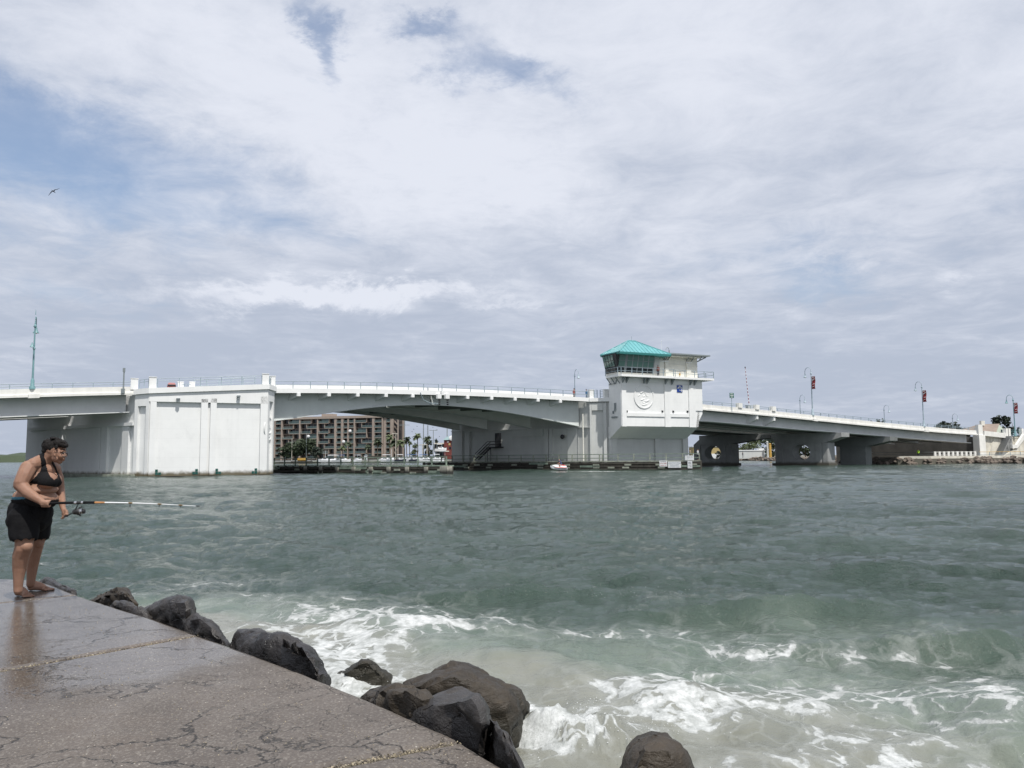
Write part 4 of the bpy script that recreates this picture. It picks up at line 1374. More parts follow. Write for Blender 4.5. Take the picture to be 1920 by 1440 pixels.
# ---- abutment with stair, right
ab = BP(S_AB + 2, 4, 0)
M['shade_dark'] = mat('shade_darkened_abutment_face', (0.085, 0.082, 0.075), 0.85, 0.25, 0.5, 0.3, 5, streak=0.2)  # concrete darkened: the deep shade under the bridge is put into its colour
abt = thing('bridge_abutment', (ab.x, ab.y, 1), 'cream concrete abutment with a sloping stair at the right end of the bridge', 'abutment')
wA = Wall(BP(S_AB, 0, 0), BP(S_AB + 24, 0, 0))
hA = lambda x, y: wA.hit(x, y)
GZ = 1.3
zt = lambda l: zf(S_AB + l)
mb = MB(); wA.quad(mb, [(1.0, GZ - 1.2), (24, GZ - 1.2), (24, zt(24)), (1.0, zt(1))], -1.6, -.6); mb.build('wing_wall', M['abut'], abt)
mb = MB(); mb.prism([plan(BP(S_AB + 2, 1.7, 0)), plan(BP(S_AB + 24, 1.7, 0)), plan(BP(S_AB + 24, 27, 0)), plan(BP(S_AB + 2, 27, 0))], GZ - 1.2, [zt(2) - .2, zt(24) - .2, zt(24) - .2, zt(2) - .2]); mb.build('abutment_face', M['shade_dark'], abt)
la_, lb_ = hA(1834.5, 830)[0], hA(1846, 830)[0]
mb = MB(); wA.box(mb, la_, lb_, GZ - 1, zt(0) + .02, -1.2, .25); wA.box(mb, la_ + .3, lb_ - .35, zt(0) + .02, zt(0) + 2.3, -.7, .0); mb.build('end_pillar', M['parapet'], abt)
lc_ = hA(1886, 820)[0]
mb = MB(); wA.quad(mb, [(lb_ + .01, zt(lb_)), (lc_, zt(lc_) - .1), (lc_, zt(lc_) + 1.0), (lb_ + .01, zt(lb_) + 1.05)], -.5, .12); mb.build('parapet', M['parapet'], abt)
mb = MB(); wA.quad(mb, [(lb_ + 1, GZ - .5), (lb_ + 3.2, GZ - .5), (lc_ - .5, zt(lc_) - .5), (lc_ - 3.5, zt(lc_ - 3) - .3)], -.62, -.45); mb.build('sloping_wall', M['abut'], abt)
# terrace and stair
l3, z3 = hA(1906, 815); l4, z4 = hA(1890, 836)
ztr = hA(1912, 818)[1]
mb = MB(); wA.box(mb, lc_ + .2, l3 + 14, GZ - 1, ztr, -14, -.62); mb.build('terrace', M['abut'], abt)
mb = MB()
ns = 14
for k in range(ns):
    f = k / ns
    ll = lc_ + .3 + (hA(1868, 848)[0] - lc_ - .3) * f
    zz = ztr + (GZ - ztr) * f
    wA.box(mb, ll - .55, ll, GZ - .5, zz, -.45, 1.2)
mb.build('steps', M['bent'], abt)
mb = MB()
wA.quad(mb, [(l4 - 1.2, z4 - .55), (l4 + .6, z4 - .55), (l3 + .5, ztr - .3), (l3 + 1.6, ztr - .3), (l3 + 1.6, ztr + .55), (l3, ztr + .55), (l4 + .4, z4 + .25), (l4 - 1.2, z4 + .25)], 1.22, 1.75)
wA.box(mb, l3 + 1.61, l3 + 14, ztr - .3, ztr + .5, 1.22, 1.7)
mb.build('stair_balustrade', M['parapet'], abt)
mb = MB(); wA.quad(mb, [(l4 - 6, GZ - .5), (l3 + 14, GZ - .5), (l3 + 14, ztr - .32), (l3 + .5, ztr - .32), (l4 + .6, z4 - .6), (l4 - 2.5, z4 - 1.6)], 1.0, 1.55); mb.build('stair_wall', M['abut'], abt)
for px in (1887.5, 1892.5, 1917):
    l_, z_ = hA(px, 818); mb = MB(); wA.box(mb, l_ - .35, l_ + .35, ztr, ztr + 1.75, -.5, .15); mb.build('terrace_pillar', M['parapet'], abt)
la2, lb2 = hA(1894, 818)[0], hA(1916.5, 818)[0]
for q in (.3, .7, 1.1, 1.4):
    mb = MB(); mb.tube([wA.pt(la2, -.2, ztr + q), wA.pt(lb2 + 8, -.2, ztr + q)], .04, 6); mb.build('rail', M['teal_metal'], abt)

# ---- timber fenders along the channel
def fender(pts, zdeck, name_label, zrail, mats, npile, sign_side=True, gap=1.7, long_gap=False):
    """pts: plan polyline, water side to the left of travel seen from the channel"""
    t_ = thing('timber_fender', (pts[0][0], pts[0][1], 0), name_label, 'fender', 'timber channel fenders')
    pile_m, wale_m, deck_m, rail_m = mats
    P_ = [Vector((p[0], p[1], 0)) for p in pts]
    tot = [0]
    for a_, b_ in zip(P_[:-1], P_[1:]): tot.append(tot[-1] + (b_ - a_).length)
    def pos(d):
        for i in range(len(P_) - 1):
            if d <= tot[i + 1] or i == len(P_) - 2:
                dirv = (P_[i + 1] - P_[i]).normalized()
                return P_[i] + dirv * (d - tot[i]), dirv
    rnd = random.Random(len(name_label))
    return t_, P_, tot, pos, rnd


FR = [at_z(1313, 880, 0), None, None]
FR[0] = Vector((at(1313, 870, 121.5).x, 121.5, 0))
FR[1] = Vector((RA_.x, RA_.y, 0)) + wR.o * 2.2 - CH * 3.0
FR[2] = Vector((RA_.x, RA_.y, 0)) + wR.o * 2.2 + CH * 34.0
FL = [Vector((at(838, 870, 106).x, 106, 0))]
FL.append(FL[0] + CH * 50)


def build_fender(pts, label, zd, zr_, front, mat_rail, mat_post, mat_deck, pile_mat, gap, hcuts):
    P_ = pts
    t_ = thing('timber_fender', P_[0], label, 'fender', 'timber channel fenders')
    rnd = random.Random(11)
    pile_me = MB().tube([(0, 0, -3.5), (0, 0, zd - .02)], [.20, .19], 9).mesh('pile', M[pile_mat], smooth=True)
    cap_me = MB().box((0, 0, 0), (.62, .5, 1.02)).mesh('pile_block', M['pile_bleached'])
    post_ = MB().box((0, 0, (zr_ - zd) / 2), (.15, .15, zr_ - zd)).mesh('rail_post', M[mat_post])
    for a_, b_ in zip(P_[:-1], P_[1:]):
        d = (b_ - a_); L = d.length; u = d.normalized(); side = Vector((u.y, -u.x, 0)) * front
        ang = math.atan2(u.y, u.x)
        n = int(L / gap)
        mb = MB(); mb.hexa([a_ + u * l + side * o + Vector((0, 0, z)) for z in (-.6, zd - .2) for l, o in ((0, -1.2), (L, -1.2), (L, -1.35), (0, -1.35))]); mb.build('dark_backing', M['wood'], t_)  # added dark backing so the gaps between the timbers read black
        # deck walk, rails
        mb = MB(); mb.hexa([a_ + u * l + side * o + Vector((0, 0, z)) for z in (zd - .16, zd) for l, o in ((0, 0.05), (L, 0.05), (L, -1.5), (0, -1.5))]); mb.build('walkway', M[mat_deck], t_)
        for zz in (zr_, zd + (zr_ - zd) * .45):
            mb = MB(); mb.hexa([a_ + u * l + side * o + Vector((0, 0, z)) for z in (zz - .11, zz) for l, o in ((0, .06), (L, .06), (L, -.04), (0, -.04))]); mb.build('rail', M[mat_rail], t_)
        for k in range(int(L / 2.5) + 1):
            p = a_ + u * min(L, k * 2.5 + .1); inst('rail_post', post_, (p.x, p.y, zd + .004), t_, ang)
        # piles and the horizontal walers between them, in short unequal lengths
        for k in range(n + 1):
            p = a_ + u * (k * L / n) - side * .3
            inst('pile', pile_me, (p.x + rnd.uniform(-.05, .05), p.y + rnd.uniform(-.05, .05), 0), t_)
            if hcuts and (k % 2 == 0) and k < n * .62:
                p = a_ + u * (k * L / n) + side * .05; inst('pile_block', cap_me, (p.x, p.y, zd - .72), t_, ang)
        for zi, (z0, z1) in enumerate(((zd - .55, zd - .24), (zd - 1.02, zd - .70), (zd - 1.45, zd - 1.15))):
            l = 0.0
            while l < L - .2:
                ln = min(rnd.uniform(3.2, 6.5), L - l)
                o = rnd.uniform(.0, .10)
                mb = MB(); mb.hexa([a_ + u * q + side * w_ + Vector((0, 0, z)) for z in (z0, z1) for q, w_ in ((l + .03, .12 + o), (l + ln - .03, .12 + o), (l + ln - .03, -.1), (l + .03, -.1))])
                mb.build('waler', M[rnd.choice(['wood', 'wood', 'wood', 'wood', 'wood_green']) if zi < 2 else 'wood'], t_)
                l += ln
        # spacer blocks that catch the light
        blk = MB().box((0, 0, 0), (1.05, .2, .26)).mesh('spacer_block', M['wood_pale'])
        k = 0
        while k * 2.6 < L - 1:
            for zz in (zd - .66, zd - 1.10):
                if rnd.random() < .5:
                    p = a_ + u * (k * 2.6 + .8 + rnd.uniform(-.2, .2)) + side * .16
                    inst('spacer_block', blk, (p.x, p.y, zz + .05), t_, ang)
            k += 1
    return t_


fl = build_fender(FL, 'timber fender with pale green railing in front of the hotel', 1.12, 2.28, -1, 'wood_green', 'wood_green', 'wood_green', 'wood', 1.7, True)
_e = FL[0]; mb = MB(); mb.box((_e.x - .1, _e.y - .15, .35), (1.25, 1.1, 1.3), CH); mb.build('corner_post', M['pile_bleached'], fl)
mb = MB(); mb.box((_e.x - .1, _e.y - .15, -.9), (1.3, 1.15, 1.1), CH); mb.build('corner_foot', M['wood'], fl)
fr_ = build_fender(FR, 'long timber fender with brown railing along the tower pier, carrying white signs', 1.42, 2.5, -1, 'wood_green', 'wood_pale', 'wood_pale', 'wood', 1.9, False)
# white signs on the fender's end
wFd = Wall(FR[1], FR[0])
def board(x0, y0, x1, y1, label, rows_, ink, cat='sign', grp='signs on the tower fender', o=.32):
    la_, za_ = wFd.hit(x0, y1); lb_, zb2 = wFd.hit(x1, y0)
    c = wFd.pt((la_ + lb_) / 2, o, (za_ + zb2) / 2)
    t_ = thing('sign_board', c, label, cat, grp)
    mb = MB(); wFd.box(mb, la_, lb_, za_, zb2, o - .06, o); mb.build('panel', M['sign_white'], t_)
    rnd = random.Random(int(x0))
    W_, H_ = lb_ - la_, zb2 - za_
    for (fy, fh, x_in, mt) in rows_:
        mb = MB(); x = la_ + W_ * x_in; end = lb_ - W_ * x_in
        while x < end:
            ww = rnd.uniform(.05, .10)
            zc = za_ + H_ * fy
            # strokes of capital letters, too far off to read
            hh = H_ * fh
            wFd.box(mb, x, x + .03, zc - hh, zc + hh, o + .004, o + .012)
            if rnd.random() < .75: wFd.box(mb, x + .032, x + ww, zc + hh * .5, zc + hh, o + .004, o + .012)
            if rnd.random() < .6: wFd.box(mb, x + .032, x + ww, zc - hh, zc - hh * .55, o + .004, o + .012)
            x += ww + (.035 if rnd.random() < .82 else .11)
        mb.build('lettering', M[mt], t_)
    return t_
board(1237.2, 863.5, 1251.5, 874.7, 'white sign with red and black lettering, leftmost on the tower fender', ((.83, .07, .16, 'ink'), (.52, .08, .10, 'sign_red'), (.18, .05, .12, 'sign_red')), 'ink')
board(1253.3, 865.2, 1277, 877.2, 'wide white sign with five faint grey lines, low on the tower fender', ((.86, .045, .08, 'ink_blue'), (.70, .05, .03, 'ink_blue'), (.50, .045, .16, 'ink_blue'), (.32, .045, .2, 'ink_blue'), (.14, .045, .1, 'ink_blue')), 'ink_blue')
board(1285.5, 854, 1301.5, 863, 'white sign with two dark lines, highest at the fender end', ((.70, .07, .18, 'ink'), (.30, .05, .14, 'ink_blue')), 'ink', o=.34)
board(1290, 864, 1298.3, 878, 'narrow upright white clearance gauge board at the fender end', ((.80, .06, .2, 'ink'), (.66, .06, .2, 'ink'), (.42, .06, .25, 'ink'), (.2, .06, .25, 'ink')), 'ink', cat='gauge board')

# ------------------------------------------------------------------ land beyond the bridge
M['grass'] = mat('rough_grass', (0.085, 0.10, 0.045), 0.9, 0.3, 0.4, 0.3, 5)
M['soil'] = mat('sandy_lot', (0.13, 0.12, 0.095), 0.9, 0.2, 0.15)
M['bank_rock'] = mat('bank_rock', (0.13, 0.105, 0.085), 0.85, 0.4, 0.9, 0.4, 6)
M['leaf_dark'] = mat('dark_foliage', (0.040, 0.058, 0.028), 0.7, 0.45, 0.9)
M['leaf_mid'] = mat('mid_green_foliage', (0.075, 0.098, 0.040), 0.7, 0.45, 0.9)
M['leaf_black'] = mat('deep_green_foliage', (0.022, 0.034, 0.022), 0.7, 0.45, 0.9)
M['bark'] = mat('grey_brown_bark', (0.11, 0.09, 0.07), 0.9, 0.3, 2, 0.4, 14)
M['hotel'] = mat('tan_hotel_stucco', (0.32, 0.265, 0.225), 0.8, 0.06, 0.1, streak=0.1)
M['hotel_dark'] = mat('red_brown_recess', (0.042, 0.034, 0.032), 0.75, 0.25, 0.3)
M['hotel_rail'] = mat('pale_teal_balcony_rail', (0.20, 0.29, 0.29), 0.4, 0.1, 0.5)
M['boat_white'] = mat('white_gelcoat', (0.72, 0.73, 0.74), 0.3, 0.04, 0.8)
M['boat_blue'] = mat('blue_canvas', (0.05, 0.11, 0.26), 0.7, 0.15, 1)
M['boat_dark'] = mat('dark_hull_paint', (0.03, 0.035, 0.05), 0.4, 0.1, 1)
M['red_wall'] = mat('oxblood_clapboard', (0.15, 0.035, 0.028), 0.75, 0.15, 0.5)
M['yellow_wall'] = mat('yellow_stucco', (0.40, 0.31, 0.14), 0.75, 0.08, 0.5)
M['tan_roof'] = mat('tan_shingle_roof', (0.24, 0.19, 0.155), 0.85, 0.15, 0.6)
M['sage'] = mat('sage_siding', (0.30, 0.34, 0.28), 0.75, 0.1, 0.5)
M['skin'] = None


def ground_sheet(name, pts, label, mt, z):
    mb = MB(); mb.prism([(p[0], p[1]) for p in pts], -3.9, z)
    return tag(mb.build(name, mt), label, kind='structure')


# marina shore behind the spans and the near bank under the right approach, one outline
shore = [(-330, 640), (-230, 520), (-150, 430), (-95, 392), (-30, 378), (20, 372), (60, 360), (94, 335), (97, 290), (86, 225), (77.5, 184), (80, 167), (86, 165), (98.6, 167), (107.5, 168), (158, 165), (420, 160), (900, 150),
         (3000, 400), (3000, 2600), (-330, 2600)]
ground_sheet('land', shore, 'low sandy land behind the bridge and along the right bank', M['soil'], 1.15)
mb = MB(); mb.prism([(80.5, 170), (87, 167), (99, 169), (108, 170), (158, 167), (420, 162), (420, 200), (100, 200), (84, 190)], 1.0, 1.45); tag(mb.build('bank_ground', M['soil']), 'raised sandy ground of the right bank', kind='structure')
verge = [(99.5, 170.6), (108, 171.6), (158, 168.6), (420, 163.5), (420, 173), (106, 173)]
mb = MB(); mb.prism(verge, 1.2, 1.62); tag(mb.build('grass_verge', M['grass']), 'strip of rough grass behind the right bank', kind='structure')
# seawall cap on the right bank and the bank's stones
rnd = random.Random(5)
mb = MB()
line = shore[11:16]
capz = 1.5
for (x0, y0), (x1, y1) in zip(line[:-1], line[1:]):
    a_ = Vector((x0, y0, 0)); b_ = Vector((x1, y1, 0)); u = (b_ - a_).normalized(); nrm = Vector((-u.y, u.x, 0))
    mb.hexa([p + Vector((0, 0, z)) for z in (1.16, 1.68) for p in (a_ + nrm * .6, b_ + nrm * .6, b_ + nrm * 1.3, a_ + nrm * 1.3)])
tag(mb.build('seawall', M['abut']), 'pale seawall coping along the right bank', 'seawall')


def stone(mb, c, r, seed):
    """an irregular stone of about 40 faces"""
    rr = random.Random(seed); bm = bmesh.new()
    bmesh.ops.create_icosphere(bm, subdivisions=1, radius=1.0)
    vs = [Vector((v.co.x * r * rr.uniform(.75, 1.25), v.co.y * r * rr.uniform(.7, 1.2), v.co.z * r * rr.uniform(.5, .85))) + Vector(c) for v in bm.verts]
    fs = [tuple(v.index for v in f.verts) for f in bm.faces]; bm.free()
    mb.add(vs, fs)


mb = MB(); k = 0
for (x0, y0), (x1, y1) in zip(shore[5:16], shore[6:17]):
    L = math.hypot(x1 - x0, y1 - y0)
    for i in range(min(190, int(L / .36))):
        f = rnd.random(); k += 1
        d = rnd.uniform(-.9, 2.0)
        u = Vector((x1 - x0, y1 - y0, 0)) / L; nrm = Vector((u.y, -u.x, 0))
        p = Vector((x0, y0, 0)) + u * f * L + nrm * d
        stone(mb, (p.x, p.y, 1.25 - (d + .9) * .46 + rnd.uniform(-.15, .15)), rnd.uniform(.3, .8), k)
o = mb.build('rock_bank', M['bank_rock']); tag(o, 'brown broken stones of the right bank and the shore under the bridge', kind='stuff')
# low balustrade posts at the foot of the abutment
bp_me = MB().box((0, 0, .55), (.42, .42, 1.1)).mesh('baluster', M['parapet'])
bal = thing('shore_balustrade', at(1792, 850, 169), 'white post fence on the right bank in front of the dark underside', 'fence')
pa, pb = at(1753, 854, 167.6), at(1828, 854, 169.3)
for k in range(10):
    p = pa.lerp(pb, k / 9); inst('baluster', bp_me, (p.x, p.y, 1.5), bal)
for q in (.35, .98):
    mb = MB(); mb.tube([Vector((pa.x, pa.y, 1.5 + q)), Vector((pb.x, pb.y, 1.5 + q))], .05, 6); mb.build('rail', M['parapet'], bal)
pc2, pd2 = at(1600, 854, 186), at(1752, 853, 168)
for q in (.5, .98):
    mb = MB(); mb.tube([Vector((pc2.x, pc2.y, 1.5 + q)), Vector((pd2.x, pd2.y, 1.5 + q))], .045, 6); mb.build('rail', M['grey_trim'], bal)
grn = thing('handrail', at(1880, 851, 171), 'thin yellowish railing along the grass on the far right bank', 'railing')
for q in (.35, .95):
    mb = MB(); mb.tube([Vector((at(1836, 854, 170).x, 170, 1.5 + q)), Vector((at(2050, 854, 170.5).x, 170.5, 1.5 + q))], .05, 6); mb.build('rail', M['gold'] if q > .5 else M['grey_trim'], grn)
for k in range(12):
    f = k / 11; x = at(1836, 854, 170).x * (1 - f) + at(2050, 854, 170.5).x * f
    o = inst('rail_post', post_me, (x, 170 + .5 * f, 1.4), grn); o.scale = (1, 1, 1.1)

# far wooded shore, left
mb = MB()
rnd = random.Random(3)
Yf = 1500
xa, xb = at(-900, 860, Yf).x, at(75, 860, Yf).x
n = 60
top = []
for i in range(n + 1):
    x = xa + (xb - xa) * i / n
    top.append((x, 15 + 4 * mn.noise(Vector((x * .02, 0, 0))) + rnd.uniform(-1.2, 1.2)))
mb.loft([[Vector((x, Yf - 25, -1)), Vector((x, Yf - 12, h * .7)), Vector((x, Yf + 20, h)), Vector((x, Yf + 90, h * .9)), Vector((x, Yf + 120, -1))] for x, h in top])
tag(mb.build('far_wooded_shore', M['leaf_dark']), 'low wooded shore far off at the left edge under the bridge', kind='structure')


# ------------------------------------------------------------------ trees
def leaf_cloud(mb, clumps, n, size, rnd):
    for _ in range(n):
        c, r = rnd.choice(clumps)
        d = Vector((rnd.gauss(0, 1), rnd.gauss(0, 1), rnd.gauss(0, 1))).normalized()
        p = Vector(c) + Vector((d.x * r[0], d.y * r[1], d.z * r[2])) * (rnd.random() ** .45)
        a = Vector((rnd.gauss(0, 1), rnd.gauss(0, 1), rnd.gauss(0, .6))).normalized()
        b = a.cross(Vector((rnd.gauss(0, 1), rnd.gauss(0, 1), rnd.gauss(0, 1)))).normalized()
        s = size * rnd.uniform(.6, 1.4)
        mb.add([p - a * s, p - b * s * .6, p + a * s, p + b * s * .6], [(0, 1, 2, 3)])


def tree(px, pyb, pyt, wpx, Y, label, mt='leaf_mid', n=900, leaf=.45, name='tree', group=None, seed=1, zb=1.15, trunk=.35, spread=1.0):
    rnd = random.Random(seed)
    b = at(px, pyb, Y); b.z = zb
    h = at(px, pyt, Y).z - zb
    wd = wpx * Y / FPX / 2
    t_ = thing(name, b, label, 'tree' if name != 'bush' else 'bush', group)
    mb = MB()
    th = h * trunk
    mb.tube([b + Vector((0, 0, -.3)), b + Vector((.1, 0, th * .6)), b + Vector((-.05, .1, th)), b + Vector((.1, 0, h * .75))], [h * .035 + .05, h * .027 + .05, h * .022 + .03, .05], 7)
    for k in range(5):
        a = rnd.uniform(0, 6.28); r = wd * rnd.uniform(.4, .75)
        mb.tube([b + Vector((0, 0, th * rnd.uniform(.7, 1.2))), b + Vector((math.cos(a) * r * .5, math.sin(a) * r * .5, h * .55)), b + Vector((math.cos(a) * r, math.sin(a) * r, h * rnd.uniform(.6, .85)))], [h * .015 + .03, h * .01 + .02, .02], 5)
    mb.build('trunk', M['bark'], t_, True)
    cl = []
    for k in range(10):
        a = rnd.uniform(0, 6.28); r = wd * rnd.uniform(.0, .72)
        zz = h * rnd.uniform(trunk * .8, .88)
        cl.append((b + Vector((math.cos(a) * r, math.sin(a) * r * spread, zz)), (wd * rnd.uniform(.25, .5), wd * rnd.uniform(.25, .5), h * rnd.uniform(.10, .20))))
    cl.append((b + Vector((0, 0, h * .86)), (wd * .45, wd * .45, h * .14)))
    mb = MB(); leaf_cloud(mb, cl, n, leaf, rnd)
    mb.build('crown', M[mt], t_)
    return t_


def palm(px, pyb, pyt, Y, label, seed=1, fr=2.6, n=22, zb=1.15, lean=.3):
    rnd = random.Random(seed)
    b = at(px, pyb, Y); b.z = zb
    top = at(px, pyt, Y); hz = top.z - fr * .55
    t_ = thing('palm_tree', b, label, 'palm tree', 'palms by the marina')
    mb = MB(); c = Vector((b.x + rnd.uniform(-lean, lean), Y, hz))
    mb.tube([b + Vector((0, 0, -.3)), b.lerp(c, .5) + Vector((rnd.uniform(-.2, .2), 0, 0)), c], [.30, .22, .20], 7)
    mb.build('trunk', M['bark'], t_, True)
    mb = MB()
    for k in range(n):
        a = 2 * math.pi * k / n * 2.4 + rnd.uniform(-.2, .2); e0 = rnd.uniform(-.5, 1.35)
        L = fr * rnd.uniform(.8, 1.1)
        pts = []
        for j in range(5):
            f = j / 4; e = e0 - 1.5 * f * f
            r = L * f * max(.25, math.cos(e0 * .9)); z = L * (math.sin(e0) * f - .62 * f * f)
            pts.append(c + Vector((math.cos(a) * r, math.sin(a) * r, z)))
        side = Vector((-math.sin(a), math.cos(a), 0))
        # a fan of drooping leaflets either side of the stalk
        for j in range(4):
            p, q = pts[j], pts[j + 1]; wd = fr * (.08, .22, .28, .17)[j]; wd2 = fr * (.22, .28, .17, .02)[j]
            for sg in (-1, 1):
                mb.add([p, q, q + side * sg * wd2 - Vector((0, 0, wd2 * .5)), p + side * sg * wd - Vector((0, 0, wd * .5))], [(0, 1, 2, 3)])
    mb.build('crown', M['leaf_dark' if seed % 2 else 'leaf_mid'], t_)
    return t_


# ------------------------------------------------------------------ hotel across the marina
YH = 440
h0 = at(506, 790, YH + 20); h1 = at(735, 790, YH)
wH = Wall(h0, h1)
hh = lambda x, y: wH.hit(x, y)
ht = thing('hotel', h0, 'long tan hotel with staggered balconies seen under the left leaf of the bridge', 'hotel')
zt_ = hh(640, 781.5)[1]; nf = 8; gz_ = 1.15
fh = (zt_ - .5 - gz_ - 1.0) / nf
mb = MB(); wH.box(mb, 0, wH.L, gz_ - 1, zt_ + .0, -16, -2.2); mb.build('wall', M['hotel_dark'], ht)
mb = MB(); wH.box(mb, -.2, wH.L + .3, zt_ - .9, zt_ + .45, -16.5, .35); mb.build('roof_parapet', M['hotel'], ht)
l_ = hh(607, 780)[0]; mb = MB(); wH.box(mb, l_ - 3, l_ + 4, zt_ + .46, zt_ + 2.0, -8, -3); mb.build('roof_house', M['hotel'], ht)
bx = [515.5, 528.2, 562, 595.4, 629, 641.7, 652.7, 664.5, 700, 717]
lx = [hh(x, 800)[0] for x in bx]
for i, l_ in enumerate(lx):
    wdt = .75 if i in (4, 5, 8) else .42
    mb = MB(); wH.box(mb, l_ - wdt, l_ + wdt, gz_ - .5, zt_ - .91, -2.3, .1); mb.build('fin', M['hotel'], ht)
la_, lb_ = hh(717.4, 800)[0] + .5, hh(735, 800)[0]
lm_ = hh(724, 800)[0]
mb = MB(); wH.box(mb, la_, lm_, gz_ - .5, zt_ - .91, -2.3, -.3); mb.build('end_wall', M['hotel'], ht)
mb = MB(); wH.box(mb, lm_ + 2.4, lb_, gz_ - .5, zt_ - .91, -2.3, -.1); mb.build('end_wall', M['hotel'], ht)
bal_me = {}
M['hotel_glass'] = mat('smoky_balcony_panel', (.10, .145, .145), .3, .2, .6)
M['curtain'] = mat('drawn_pale_curtain', (.30, .28, .25), .8, .2, 1.5)
M['shade'] = mat('brown_window_shade', (.13, .10, .085), .8, .2, 1.5)


def balcony(l0, l1, z, kind):
    key = (round(l1 - l0, 1), kind)
    if key not in bal_me:
        L = key[0]; mb = MB()
        mb.mi = 0; mb.box((0, 0, -.12), (L, 2.3, .24), wH.a)
        mb.mi = 1; mb.box(tuple(wH.o * 1.12 + Vector((0, 0, .30))), (L, .07, .52), wH.a); mb.mi = 3; mb.box(tuple(wH.o * 1.12 + Vector((0, 0, 1.02))), (L, .12, .16), wH.a)
        mb.mi = 2; mb.box(tuple(wH.o * -1.02 + Vector((0, 0, 1.35))), (L * .82, .06, 2.2), wH.a)
        mb.mi = 0; mb.box(tuple(wH.o * -.98 + Vector((0, 0, 1.35))), (.16, .10, 2.2), wH.a)
        bal_me[key] = mb.mesh('balcony', [M['hotel'], M['hotel_glass'], M[('glass_dark', 'curtain', 'glass_dark', 'glass', 'shade')[kind % 5]], M['hotel_rail']])
    p = wH.pt((l0 + l1) / 2, -1.05, z)
    inst('balcony', bal_me[key], p, ht)


rnd = random.Random(12)
pan_me = {}
for b in range(len(lx) - 1):
    l0, l1 = lx[b] + .5, lx[b + 1] - .5
    if l1 - l0 < .8: continue
    wide = (l1 - l0) > 6
    for f in range(nf):
        z = gz_ + 1.0 + f * fh
        if wide:
            left = (f + (b // 2)) % 2 == 0 if b != 7 else (f % 3 != 0)
            cut = l0 + (l1 - l0) * (.64 if left else .36)
            a_, b__ = (l0, cut - .2) if left else (cut + .2, l1)
            balcony(a_, b__, z, rnd.choice((0, 0, 1, 2, 3, 4)))
            mb = MB(); wH.box(mb, cut - .16, cut + .16, z, z + fh - .02, -2.25, -.15); mb.build('fin', M['hotel'], ht)
            c_, d_ = (cut + .2, l1) if left else (l0, cut - .2)
            if d_ - c_ > 1.4:
                mb = MB(); wH.box(mb, c_ + .5, d_ - .5, z + .4, z + 2.3, -2.25, -2.12); mb.build('window', M['glass_dark'], ht)
                mb = MB(); wH.box(mb, c_, d_, z - .24, z, -2.25, -1.2); mb.build('floor_band', M['hotel'], ht)
        else:
            balcony(l0, l1, z, rnd.choice((0, 0, 1, 2, 3, 4)))
l0, l1 = lm_ + .05, lm_ + 2.35
for f in range(nf): balcony(l0, l1, gz_ + 1.0 + f * fh, 2)
# open stair at the right end, flights zigzag
l0, l1 = hh(735.6, 800)[0], hh(746, 800)[0]
mb = MB(); wH.box(mb, l1 - .8, l1, gz_ - .5, zt_ - .4, -9, -8); wH.box(mb, l1 - .6, l1, gz_ - .5, zt_ - .4, -1.2, -.6); mb.build('stair_post', M['hotel'], ht)
for f in range(nf):
    z = gz_ + 1.0 + f * fh
    mb = MB(); wH.quad(mb, [(l0, z + fh * .95), (l1 - .8, z + .2), (l1 - .8, z + 1.2), (l0, z + fh * .95 + 1.0)], -3.0, -2.8); mb.build('stair_flight', M['hotel'], ht)
    mb = MB(); wH.box(mb, l0, l1 - .8, z - .2, z, -9, -3.1); mb.build('stair_landing', M['hotel_dark'], ht)
# small round lamps and dishes that catch the light on the front
for x, y in ((657, 808), (645, 828), (579, 818)):
    l_, z_ = hh(x, y); mb = MB(); mb.ball(wH.pt(l_, .5, z_), (.9, .3, .8), 10, 6); mb.build('dish', M['boat_white'], ht)

# ------------------------------------------------------------------ greenery and palms by the marina
tree(572, 862, 822, 74, 402, 'wide dark spreading tree in front of the hotel, left under the bridge', 'leaf_dark', 2300, .62, seed=2, trunk=.2, group='trees by the marina')
tree(537, 862, 836, 40, 398, 'low dark tree against the left pier, in front of the hotel', 'leaf_dark', 1000, .55, seed=3, trunk=.2, group='trees by the marina')
tree(592, 862, 838, 30, 396, 'small rounded tree beside the first moored boat', 'leaf_black', 800, .5, seed=4, trunk=.2, group='trees by the marina')
for i, (x, yb, yt, Y, lb) in enumerate((
        (653, 858, 826, 410, 'palm in front of the hotel middle, over the white boats'),
        (641, 858, 834, 405, 'shortest palm, in front of the hotel middle'),
        (708, 860, 820, 415, 'full palm in front of the hotel right bays'),
        (731, 858, 812, 425, 'tall palm before the plain end wall of the hotel'),
        (738, 858, 822, 420, 'shaggy palm by the hotel stair'),
        (750, 858, 822, 418, 'leaning palm just right of the hotel'),
        (763, 858, 816, 425, 'palm beside the tall power pole'),
        (783, 858, 810, 428, 'tallest palm against the open sky'),
        (802, 858, 815, 424, 'broad palm behind the wooden gantry'),
        (768, 858, 826, 440, 'thin distant palm between two taller ones'),
        (689, 858, 832, 412, 'small palm by the hotel fin, half in front of a balcony'))):
    palm(x, yb, yt, Y, lb, seed=i + 1, fr=3.2 if i not in (0, 1, 9, 10) else 2.3, n=26)
tree(779, 862, 832, 26, 418, 'low green bush under the tallest palm', 'leaf_mid', 500, .45, 'bush', seed=9, trunk=.1)
tree(804, 862, 824, 20, 430, 'dark full tree under the broad palm', 'leaf_dark', 700, .5, seed=10, trunk=.2, group='trees by the marina')
tree(818, 858, 821, 14, 450, 'dark ragged tree beside the red building', 'leaf_black', 400, .5, seed=11, trunk=.25, group='trees by the marina')

